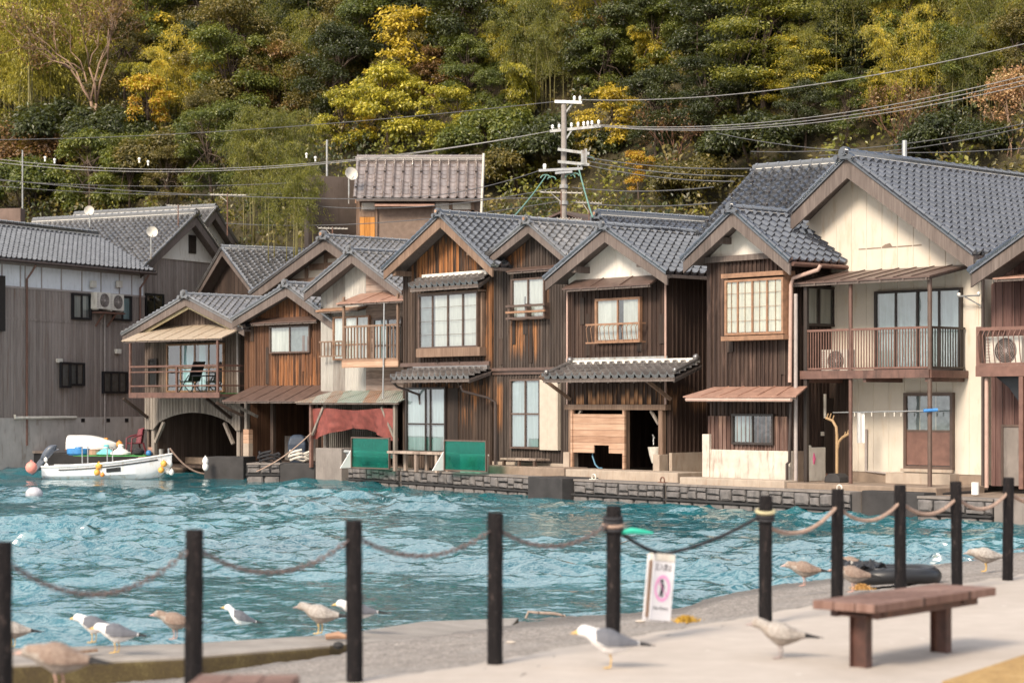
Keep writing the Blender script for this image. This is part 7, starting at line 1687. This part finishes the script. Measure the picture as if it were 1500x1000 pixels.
dish(513, 256, 78.3, .26, 'cream satellite dish beside the brown-tiled cottage', R(30), 1.1); dish(222, 341, 79., .22, 'white satellite dish above the eave corner of the slit-vent house', R(20), 1.); dish(131, 310, 82., .2, 'white satellite dish peeking over the grey tiled ridge', R(5), .6)
for px, y0, y1, Y, r, lab, mt in ((33, 220, 300, 92., .035, 'thin grey pole standing by the vine mound', 'galv'), (479, 205, 250, 84., .045, 'thin grey pole above the retaining wall', 'galv'), (1325, 206, 240, 55., .075, 'white vent pole rising behind the dark tiled main ridge', 'steel')):
    mb = MB(); mb.cyl(pt(px, y1+25, Y), pt(px, y0, Y), r, r*.9, 8); tag(mb.build('pole', M[mt], smooth=True), lab, 'pole')
# ------------------------------------------------------------------ trees on the slope
def quads(C, N, U, ln, wd, bend=.25):
    """leaf blades: pointed quads at C, long axis U, normal N"""
    U = U/np.linalg.norm(U, axis=1, keepdims=True); S = np.cross(U, N); S /= np.linalg.norm(S, axis=1, keepdims=True)+1e-9; n = len(C)
    ln = ln[:, None]; wd = wd[:, None]; Nn = np.cross(S, U)
    V = np.stack([C, C+U*ln*.45+S*wd*.5, C+U*ln-Nn*ln*bend, C+U*ln*.45-S*wd*.5], 1).reshape(-1, 3)
    return V, np.arange(4*n).reshape(n, 4)
def rnd_dir(n, g): v = g.normal(0, 1, (n, 3)); return v/np.linalg.norm(v, axis=1, keepdims=True)
def crown_blobs(g, blobs, n, size, flat=1., droop=.3, shell=.35, aspect=.55):
    wts = np.array([b[3]*b[4]*b[5] for b in blobs])**.67; pick = g.choice(len(blobs), n, p=wts/wts.sum()); B = np.array(blobs)[pick]
    d = rnd_dir(n, g); d[:, 2] = np.where(d[:, 2] < -.35, -d[:, 2]*.6, d[:, 2]); r = (1-np.abs(g.normal(0, shell, n))).clip(.1, 1.12)
    C = B[:, :3]+d*B[:, 3:6]*r[:, None]
    # ragged small twigs
    C += g.normal(0, .05, (n, 3))*B[:, 3:4]
    N = d*.55+rnd_dir(n, g)*.6+np.array([0, 0, .55]); U = np.cross(N, rnd_dir(n, g))+d*.5-np.array([0, 0, droop]); s = size*g.uniform(.6, 1.35, n)
    return quads(C, N, U, s, s*aspect)
def limbs(g, H, r0, tips, trunk_top, lean=(0, 0)):
    mb = MB(); k = 6; tt = Vector(trunk_top); P = [Vector((tt.x*(i/k)**1.5+g.normal(0, .03)*H*.1, tt.y*(i/k)**1.5+g.normal(0, .03)*H*.1, -.6+(tt.z+.6)*i/k)) for i in range(k+1)]
    mb.tube(P, [r0*(1-.65*i/k) for i in range(k+1)], 8)
    for t_ in tips:
        t_ = Vector(t_); q = g.uniform(.45, .98); i = min(k-1, int(q*k)); s = P[i].lerp(P[i+1], q*k-i); m = s.lerp(t_, .5)+Vector((g.normal(0, .1), g.normal(0, .1), .12*H*g.random()))
        mb.tube([s, s.lerp(m, .6), m, m.lerp(t_, .55), t_], [r0*.38, r0*.3, r0*.22, r0*.14, r0*.05], 5)
    return mb
def broad(seed, H=6., W=5., nb=16, n=9000, size=.2, flat=.8, low=.16):
    nb = int(nb*1.7)
    g = np.random.default_rng(seed); blobs = []
    for i in range(nb):
        a = g.uniform(0, 6.28); z = g.uniform(low, .95); rr = W*.5*math.sqrt(max(.05, 1-((z-.5)/.62)**2))*g.uniform(.35, .95); s = W*g.uniform(.10, .20)
        blobs.append((rr*math.cos(a), rr*math.sin(a), z*H, s, s, s*flat*g.uniform(.7, 1.2)))
    blobs.append((0, 0, H*.9, W*.2, W*.2, W*.16))
    return limbs(g, H, .035*H*.6, [b[:3] for b in blobs], (g.normal(0, .2), g.normal(0, .2), H*.72)), crown_blobs(g, blobs, n, size)
def layered(seed, H=7., W=6., n=9000, size=.2):
    g = np.random.default_rng(seed); blobs = []
    for i in range(22):
        z = (.2+.78*i/21); rr = W*.5*(1-.55*z)*g.uniform(.4, 1.1); a = i*2.4+g.normal(0, .4); s = W*g.uniform(.15, .25)
        blobs.append((rr*math.cos(a), rr*math.sin(a), z*H, s*1.15, s*1.15, s*.26))
    return limbs(g, H, .022*H, [b[:3] for b in blobs], (0, 0, H*.95)), crown_blobs(g, blobs, n, size, droop=.15, shell=.5)
def conifer(seed, H=8., W=4., n=9000, size=.22):
    g = np.random.default_rng(seed); C = []; U = []
    for k in range(46):
        z = H*(.12+.86*k/46); L = W*.5*(1-(z/H))**.75*g.uniform(.7, 1.15)+.15; a = k*2.4+g.normal(0, .3); m = n//46; t_ = g.random(m)**.6
        sp = g.normal(0, .16, m)*L*(1.1-t_*.6); x = L*t_; zz = z-.28*x+.05*x*x/L-np.abs(g.normal(0, .09, m))*L
        C.append(np.stack([x*math.cos(a)-sp*math.sin(a), x*math.sin(a)+sp*math.cos(a), zz], 1)); U.append(np.stack([np.full(m, math.cos(a)), np.full(m, math.sin(a)), np.full(m, -.55)], 1)+g.normal(0, .35, (m, 3)))
    C = np.concatenate(C); U = np.concatenate(U); m = len(C); N = rnd_dir(m, g)*.5+np.array([0, 0, 1.]); s = size*g.uniform(.6, 1.3, m)
    mb = MB(); mb.cyl((0, 0, -.6), (0, 0, H), .02*H, .02, 8); return mb, quads(C, N, U, s, s*.45)
def bamboo(seed, H=9., nc=11, n=12000, size=.3, spread=2.8, lean=.6):
    g = np.random.default_rng(seed); mb = MB(); Cs = []; Us = []; per = n//nc
    for c in range(nc):
        a = g.uniform(0, 6.28); bx, by = g.normal(0, spread*.3, 2); h = H*g.uniform(.62, 1.05); ln = h*g.uniform(.2, .6)*lean; ca, sa = math.cos(a), math.sin(a)
        def path(t_): return np.stack([bx+ca*ln*t_**2.6, by+sa*ln*t_**2.6, h*(t_-.34*lean*t_**5)], -1)
        ts = np.linspace(0, 1, 12); P = path(ts); P[0, 2] = -.6; mb.tube([Vector(p) for p in P], [.045*(1-.85*q) for q in ts], 5)
        # a drooping feather of foliage round the upper culm, made of soft overlapping plumes
        nb = 22; tb = .30+.72*np.sort(g.random(nb))**.75
        for t0 in tb:
            o = path(np.array([min(t0, 1.)]))[0]; az = g.uniform(0, 6.28); L = h*.19*(1.3-t0*.7)*g.uniform(.7, 1.25); m = per//nb; q = g.random(m)**.6
            x = L*.85*q; zz = L*(.45*q-1.0*q*q); w = g.normal(0, 1, (m, 3))*L*np.array([.13, .13, .075])
            Cs.append(np.stack([o[0]+x*math.cos(az), o[1]+x*math.sin(az), o[2]+zz], 1)+w)
            Us.append(np.stack([np.full(m, math.cos(az))*.6, np.full(m, math.sin(az))*.6, -.35-.8*q], 1)+g.normal(0, .4, (m, 3)))
    C = np.concatenate(Cs); U = np.concatenate(Us); m = len(C); s = size*g.uniform(.6, 1.3, m)
    return mb, quads(C, rnd_dir(m, g)*.7+np.array([0, -.2, .8]), U, s, s*.3, .35)
def bare(seed, H=7., n=2200, size=.16, stems=3, W=3.5):
    g = np.random.default_rng(seed); mb = MB(); tips = []
    def grow(p, d, L, r, lv):
        q = p+d*L*.5+Vector(g.normal(0, .04, 3))*L; e = q+(d+Vector(g.normal(0, .16, 3))).normalized()*L*.5; mb.tube([p, q, e], [r, r*.85, r*.68], 5 if lv > 1 else 6); tips.append((e, lv)); tips.append((q, lv))
        if lv < 5:
            for _ in range(2 if lv < 2 else int(g.integers(2, 4))):
                grow(e, (d+Vector(g.normal(0, .38, 3))+Vector((0, 0, .12))).normalized(), L*g.uniform(.62, .85), r*.62, lv+1)
    for s in range(stems): grow(Vector((g.normal(0, .25), g.normal(0, .25), -.5)), Vector((g.normal(0, .16), g.normal(0, .16), 1)).normalized(), H*.34, .012*H, 0)
    T = np.array([tuple(t_) for t_, lv in tips if lv >= 3]); C = T[g.integers(0, len(T), n)]+g.normal(0, .16, (n, 3)); s = size*g.uniform(.6, 1.3, n)
    return mb, quads(C, rnd_dir(n, g), rnd_dir(n, g)-np.array([0, 0, .5]), s, s*.6)
def mound(seed, W=4., H=2., n=7000, size=.2):
    g = np.random.default_rng(seed); blobs = []
    for i in range(14): a = g.uniform(0, 6.28); r = W*.5*math.sqrt(g.random())*.9; s = W*g.uniform(.12, .2); blobs.append((r*math.cos(a), r*math.sin(a), H*.75*(1-(r/(W*.5))**2*.7)*g.uniform(.6, 1.1), s, s, s*.8))
    mb = MB()
    for b in blobs[:6]: mb.tube([(b[0]*.2, b[1]*.2, -.5), (b[0]*.6, b[1]*.6, b[2]*.6), b[:3]], [.05, .035, .01], 5)
    return mb, crown_blobs(g, blobs, n, size)

LM = {
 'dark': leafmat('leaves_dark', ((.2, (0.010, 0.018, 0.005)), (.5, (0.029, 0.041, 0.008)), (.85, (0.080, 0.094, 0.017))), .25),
 'olive': leafmat('leaves_olive', ((.2, (0.037, 0.036, 0.009)), (.5, (0.103, 0.090, 0.019)), (.85, (0.248, 0.184, 0.039))), .3),
 'green': leafmat('leaves_green', ((.2, (0.029, 0.050, 0.008)), (.5, (0.097, 0.128, 0.018)), (.85, (0.246, 0.255, 0.035))), .35),
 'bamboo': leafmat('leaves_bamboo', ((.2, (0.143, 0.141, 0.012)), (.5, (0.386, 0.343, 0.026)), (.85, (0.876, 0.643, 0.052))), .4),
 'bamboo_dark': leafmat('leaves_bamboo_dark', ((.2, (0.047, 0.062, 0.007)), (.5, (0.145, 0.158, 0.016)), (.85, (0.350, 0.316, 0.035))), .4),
 'glow': leafmat('leaves_glow', ((.2, (.16, .16, .015)), (.5, (.38, .34, .035)), (.85, (.66, .56, .08))), .4),  # brighter bamboo copy; the upper corners' golden glow is put into leaf colour
 'lime': leafmat('leaves_lime', ((.2, (.07, .09, .009)), (.46, (.36, .33, .022)), (.8, (.74, .62, .06))), .4),
 'yellow': leafmat('leaves_yellow', ((.2, (.16, .13, .012)), (.46, (.52, .37, .022)), (.8, (.78, .58, .06))), .4),
 'orange': leafmat('leaves_orange', ((.2, (0.281, 0.128, 0.015)), (.5, (0.590, 0.311, 0.021)), (.85, (0.612, 0.537, 0.042))), .4),
 'rust': leafmat('leaves_rust', ((.2, (0.075, 0.036, 0.013)), (.5, (0.183, 0.090, 0.030)), (.85, (0.322, 0.192, 0.056))), .3),
 'pink': leafmat('leaves_pink', ((.2, (0.234, 0.113, 0.053)), (.5, (0.497, 0.269, 0.126)), (.85, (0.637, 0.481, 0.231))), .3),
}
bark = plain('bark', (.085, .06, .045), .9, var=.35, scale=4.); bark_pale = plain('bark_pale', (.26, .17, .12), .9, var=.3, scale=4.); culm = plain('culm', (.17, .15, .05), .6, var=.3)
PROTO = {}
def proto(key, gen, leaf, trunk=bark, **kw):
    kw['n'] = int(kw.get('n', 11000)*(1.9 if gen is not bare else 1.3)); kw['size'] = kw.get('size', .2)*(.72 if gen is not bamboo else .62)
    mb, (V, Q) = gen(**kw)
    tm = bpy.data.meshes.new(key+'_trunk'); tm.from_pydata(mb.v, [], mb.f); tm.materials.append(trunk); tm.polygons.foreach_set('use_smooth', [True]*len(tm.polygons)); tm.update()
    PROTO[key] = (tm, npmesh(key+'_crown', V, Q, LM[leaf], link=False))
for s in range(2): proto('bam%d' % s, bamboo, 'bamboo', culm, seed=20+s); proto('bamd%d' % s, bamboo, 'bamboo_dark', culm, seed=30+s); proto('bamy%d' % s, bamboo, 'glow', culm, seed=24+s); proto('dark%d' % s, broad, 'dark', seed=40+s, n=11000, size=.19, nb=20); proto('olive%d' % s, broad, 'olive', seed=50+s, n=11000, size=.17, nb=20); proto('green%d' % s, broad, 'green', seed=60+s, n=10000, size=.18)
proto('plume', bamboo, 'bamboo', culm, seed=71, H=5.5, nc=5, n=9000, spread=1., lean=.9, size=.26); proto('plumey', bamboo, 'lime', culm, seed=72, H=5., nc=5, n=9000, spread=1., lean=1., size=.26)
proto('lime', broad, 'lime', seed=80, H=5., W=5.5, n=5200, size=.26, flat=.5, nb=14); proto('lime2', broad, 'lime', seed=81, H=5., W=5.5, n=4300, size=.25, flat=.55, nb=13)
proto('yellow', layered, 'yellow', seed=82, H=5., W=4.6, n=2300, size=.27); proto('yellow2', broad, 'yellow', seed=83, H=4.5, W=4., n=2200, size=.26, nb=13, flat=.5); proto('orange', broad, 'orange', seed=84, H=4.5, W=3., n=3200, size=.2, nb=14)
proto('layer', layered, 'bamboo_dark', seed=85, H=8., W=7., n=12000, size=.22); proto('layer2', layered, 'bamboo', seed=86, H=6., W=6., n=9000, size=.22)
proto('conif', conifer, 'dark', seed=87); proto('conif2', conifer, 'olive', seed=88, W=4.6)
proto('bare', bare, 'rust', bark_pale, seed=89, n=1700); proto('bare2', bare, 'rust', plain('bark_red', (.17, .085, .055), .9), seed=90, n=900, H=4., stems=5); proto('bare3', bare, 'pink', bark_pale, seed=91, n=2600, H=4., stems=4)
proto('rust', broad, 'rust', seed=92, H=4., W=3.4, n=4200, size=.2); proto('moundv', mound, 'rust', seed=93, W=5., H=2.2, n=6000); proto('moundg', mound, 'green', seed=94, W=5., H=2.4); proto('moundd', mound, 'dark', seed=95, W=5., H=2.2); proto('moundo', mound, 'olive', seed=96, W=5., H=2.4)
proto('pale', broad, 'green', seed=97, H=3.4, W=3.8, n=8000, size=.17, low=.1)
def tree(key, px, py, hpx, label, cat='tree', name='tree', group=None, dY=0., wide=1., sink=0., at=None):
    """stand a tree of the given picture height on the slope where the line of sight (px,py) meets it"""
    p = at or on_hill(px, py)
    if dY: p = Vector((p.x, p.y+dY, float(hill_z(p.x, p.y+dY))))
    tm, cm = PROTO[key]; H = max(v.co.z for v in cm.vertices) if key not in HH else HH[key]; HH[key] = H
    k = 1.25*hpx/F*p.y/H; root = thing(name, label, cat, None, (p.x, p.y, p.z-sink), rng.uniform(0, 6.28), group); root.scale = (k*wide, k*wide, k)
    for nm, me in (('trunk', tm), ('crown', cm)): o = bpy.data.objects.new(nm, me); COL.objects.link(o); o.parent = root
HH = {}
T = [
 # ---- far left: bright bamboo, bare tree, orange maple
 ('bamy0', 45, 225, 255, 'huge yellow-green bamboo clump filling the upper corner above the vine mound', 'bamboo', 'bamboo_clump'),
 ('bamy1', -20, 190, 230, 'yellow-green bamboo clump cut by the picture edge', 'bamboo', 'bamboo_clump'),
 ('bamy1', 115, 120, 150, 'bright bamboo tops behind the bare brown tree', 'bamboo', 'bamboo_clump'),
 ('bare', 145, 215, 195, 'tall bare brown tree with several pale trunks and few leaves'),
 ('yellow2', 246, 150, 105, 'golden-leaved tree beside the bare brown tree'),
 ('plumey', 236, 190, 80, 'yellow-green bamboo plume under the golden-leaved tree', 'bamboo', 'bamboo_plume'),
 ('orange', 216, 232, 100, 'orange-yellow shrub on a slender stem below the yellow-green plume', 'shrub', 'shrub'),
 ('moundd', 95, 232, 75, 'dark green round shrub between the bamboo culms and the bare trunks', 'shrub', 'shrub'),
 ('moundd', 170, 228, 60, 'dark green low shrub right of the bare trunks', 'shrub', 'shrub'),
 ('moundv', 38, 268, 75, 'reddish vine-covered mound under the yellow-green bamboo', 'shrub', 'vine_mound'),
 ('moundg', 45, 312, 68, 'green shrub over the weathered retaining wall', 'shrub', 'shrub'),
 ('pale', 133, 318, 105, 'pale green bush with yellow flecks behind the grey tiled ridge', 'bush', 'bush'),
 ('green0', 190, 310, 95, 'green bush beside the pale bush above the tiled ridge', 'bush', 'bush'),
 ('olive0', 345, 195, 175, 'large olive-grey evergreen with dense crown'),
 ('olive1', 300, 120, 150, 'olive evergreen high on the slope behind the large olive-grey one'),
 ('rust', 405, 190, 105, 'brownish half-bare tree beside the large olive-grey evergreen'),
 ('olive1', 300, 232, 85, 'dull olive tree below the large olive-grey evergreen'),
 ('moundo', 255, 275, 70, 'olive shrub with ochre tips under the orange-yellow shrub', 'shrub', 'shrub'),
 ('green1', 310, 300, 125, 'broad green tree behind the small white gable'),
 ('bamd0', 395, 345, 150, 'hanging green bamboo beside the brown-grey retaining wall', 'bamboo', 'bamboo_clump'),
 ('bamd1', 430, 300, 120, 'dull green bamboo overhanging the retaining wall top', 'bamboo', 'bamboo_clump'),
 ('olive0', 245, 310, 80, 'dull olive tree over the slit-vent house roof'),
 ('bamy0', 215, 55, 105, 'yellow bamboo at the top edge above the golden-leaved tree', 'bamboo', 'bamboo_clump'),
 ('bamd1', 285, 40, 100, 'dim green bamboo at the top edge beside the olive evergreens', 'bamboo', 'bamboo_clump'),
 # ---- middle: dark evergreens with yellow autumn trees before them
 ('conif', 395, 80, 110, 'dark conifer top at the upper edge behind the half-bare tree', 'tree', 'conifer'),
 ('conif', 450, 105, 140, 'dark blue-green conifer behind the yellow trees'),
 ('olive1', 485, 185, 130, 'shaded olive tree at the shoulder of the yellow bush'),
 ('dark0', 545, 110, 130, 'dark evergreen behind the topmost yellow sprays'),
 ('dark1', 690, 130, 160, 'dark dense evergreen beside the bamboo plumes'),
 ('conif2', 505, 60, 90, 'grey-green conifer near the top edge'),
 ('dark0', 620, 40, 90, 'very dark tree at the top edge over the yellow sprays'),
 ('yellow', 600, 165, 125, 'yellow-layered tree with topmost golden sprays'),
 ('rust', 640, 165, 75, 'small tree with reddish leaves amid the yellow ones'),
 ('lime', 570, 225, 110, 'broad lemon-yellow tree right above the brown-tiled cottage'),
 ('lime2', 500, 228, 85, 'lemon-yellow tree beside the cottage, above the dish'),
 ('lime2', 670, 232, 85, 'yellow-green layered tree above the cottage vent pipe'),
 ('yellow2', 525, 222, 60, 'golden low shrub at the cottage ridge', 'shrub', 'shrub'),
 ('moundg', 735, 240, 70, 'green shrub between the cottage and the utility pole', 'shrub', 'shrub'),
 ('green0', 720, 205, 85, 'shaded green tree under the round bamboo plumes'),
 ('plumey', 770, 195, 78, 'rounded yellowish bamboo plume left of the pole head', 'bamboo', 'bamboo_plume'),
 ('plume', 752, 150, 85, 'rounded green bamboo plume above the yellowish one', 'bamboo', 'bamboo_plume'),
 ('bam1', 775, 100, 125, 'tall light bamboo column over the rounded plumes', 'bamboo', 'bamboo_clump'),
 ('bamd0', 745, 45, 90, 'shaded bamboo at the top edge between dark evergreens', 'bamboo', 'bamboo_clump'),
 ('bam0', 875, 120, 150, 'tall feathery bamboo behind the pole head', 'bamboo', 'bamboo_clump'),
 ('bare2', 860, 128, 90, 'orange-brown dead bamboo hanging among green plumes', 'bamboo', 'dead_bamboo'),
 ('bam1', 945, 60, 100, 'light bamboo tops at the upper edge', 'bamboo', 'bamboo_clump'),
 ('plume', 955, 125, 65, 'single light plume against the dark slope', 'bamboo', 'bamboo_plume'),
 ('yellow2', 895, 228, 85, 'yellow-leaved creeper tree behind the pole insulators'),
 ('yellow', 860, 240, 60, 'small yellow-flecked shrub behind the cross-arms', 'shrub', 'shrub'),
 ('moundd', 820, 250, 70, 'dark shrub behind the utility pole', 'shrub', 'shrub'),
 ('moundo', 760, 285, 60, 'ochre undergrowth shrub beside the cottage pipe', 'shrub', 'shrub'),
 ('dark1', 960, 230, 110, 'very dark tree behind the pale power wires'),
 ('dark0', 1040, 215, 110, 'very dark tree under the layered one'),
 ('bare2', 985, 250, 85, 'brown dead stalks arching over the dark slope', 'shrub', 'dead_bamboo'),
 ('orange', 935, 300, 65, 'shrub with sparse yellow leaves beside the tiled ridge', 'shrub', 'shrub'),
 # ---- right: layered tree, light bamboo, bare pink trees
 ('layer', 1120, 175, 190, 'big layered green tree with flat boughs over the dark slope'),
 ('layer2', 1170, 165, 95, 'lower pale layered boughs below the big layered tree'),
 ('bamd1', 1020, 80, 110, 'shaded bamboo left of the big layered tree', 'bamboo', 'bamboo_clump'),
 ('bamy0', 1085, 40, 85, 'light bamboo at the top edge over the layered tree', 'bamboo', 'bamboo_clump'),
 ('bamd0', 1245, 130, 150, 'green bamboo between the layered tree and the bright clump', 'bamboo', 'bamboo_clump'),
 ('bamy1', 1335, 110, 150, 'bright yellow-green bamboo clump near the upper right corner', 'bamboo', 'bamboo_clump'),
 ('bamy0', 1420, 90, 130, 'yellowish bamboo clump in the upper right corner', 'bamboo', 'bamboo_clump'),
 ('bamd1', 1480, 150, 150, 'olive bamboo at the picture edge above the pinkish tree', 'bamboo', 'bamboo_clump'),
 ('bamy0', 1190, 62, 105, 'bright feathery bamboo above the layered boughs at the top edge', 'bamboo', 'bamboo_clump'),  # this and the next two clumps add glow-coloured leaves at the upper right
 ('bamy1', 1275, 70, 110, 'bright feathery bamboo at the top edge beside the bright upper clump', 'bamboo', 'bamboo_clump'),
 ('bamy1', 1490, 75, 110, 'golden bamboo tops cut by the upper right picture corner', 'bamboo', 'bamboo_clump'),
 ('green0', 1395, 175, 110, 'olive-green tree behind the pale power wires'),
 ('olive0', 1460, 120, 100, 'dull olive tree over the pinkish bare tree'),
 ('bare2', 1320, 225, 90, 'reddish bare shrub behind the dark main ridge', 'shrub', 'bare_shrub'),
 ('bare3', 1478, 225, 105, 'pinkish half-bare tree at the picture edge'),
 ('green1', 1240, 215, 90, 'shaded green tree above the dark wing ridge'),
 ('plume', 1290, 195, 70, 'low bamboo plume behind the reddish bare shrub', 'bamboo', 'bamboo_plume'),
 ('moundd', 1110, 245, 70, 'dark shrub above the tiled wing', 'shrub', 'shrub'),
 ('dark1', 1180, 225, 85, 'dark tree below the pale layered boughs'),
 ('moundd', 1400, 235, 60, 'dark shrub between the bare shrub and the pinkish tree', 'shrub', 'shrub'),
 ('moundo', 1020, 300, 60, 'dim shrub right above the tall dark tiled ridge', 'shrub', 'shrub'),
]
for t_ in T:
    key, px, py, h, lab = t_[:5]; cat = t_[5] if len(t_) > 5 else 'tree'; nm = t_[6] if len(t_) > 6 else ('tree' if cat == 'tree' else cat)
    tree(key, px, py, h, lab, cat, nm)
# fill of trees nothing tells apart, higher up and between
for px, Y, h, key, lab in ((418, 78.5, 120, 'bamd0', 'drooping bamboo standing before the edge of the tall brown-grey retaining wall'),):
    q = pt(px, 350, Y); tree(key, px, 350, h, lab, 'bamboo' if key[0] == 'b' else 'bush', 'bamboo_clump' if key[0] == 'b' else 'bush', at=Vector((q.x, Y, q.z)), sink=.6)
g = np.random.default_rng(77); k = 0
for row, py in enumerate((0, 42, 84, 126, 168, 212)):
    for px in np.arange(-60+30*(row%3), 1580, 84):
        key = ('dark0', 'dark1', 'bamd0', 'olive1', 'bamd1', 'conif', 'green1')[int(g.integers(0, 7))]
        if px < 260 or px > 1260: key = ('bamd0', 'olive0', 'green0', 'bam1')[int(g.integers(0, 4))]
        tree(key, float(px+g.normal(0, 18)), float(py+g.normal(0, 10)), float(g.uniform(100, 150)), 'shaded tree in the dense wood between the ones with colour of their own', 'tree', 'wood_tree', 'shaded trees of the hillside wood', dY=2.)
def undergrowth():
    """shrub layer over the whole slope, humped into bushes"""
    g = np.random.default_rng(9); n = 260000; X = g.uniform(-40, 42, n); d = np.abs(g.uniform(.8, 46, n)); Y = 76+(d-FN[0]*X)/FN[1]; Z = hill_z(X, Y)
    cl = .5*np.sin(X*2.1+np.sin(Y*1.3)*1.7)+.5*np.sin(Y*1.7+X*.6+np.sin(X*.9)*2)+.35*np.sin(X*4.3+Y*.7)*np.sin(Y*3.9)
    m = 1.5*np.clip(cl+.35, 0, 1.2)**.8; keep = g.random(n) < .3+.7*(cl > -.35); X, Y, Z, m, cl = X[keep], Y[keep], Z[keep], m[keep], cl[keep]; n = len(X)
    C = np.stack([X, Y, Z+m*(1-np.abs(g.normal(0, .22, n)))+np.abs(g.normal(0, .12, n))], 1)+g.normal(0, .1, (n, 3)); s = .2*g.uniform(.5, 1.4, n)
    V, Q = quads(C, rnd_dir(n, g)*.6+np.array([0, -.5, .7]), rnd_dir(n, g)+np.array([0, -.2, -.2]), s, s*.6)
    sel = np.sin(X*.9+2*np.sin(Y*.5))+np.sin(Y*.8-X*.5)+g.normal(0, .25, n); mi = np.where(sel > .75, 1, np.where(sel < -.8, 2, 0))
    tag(npmesh('undergrowth', V, Q, [LM['olive'], LM['bamboo_dark'], LM['dark']], mi), kind='stuff')
undergrowth()
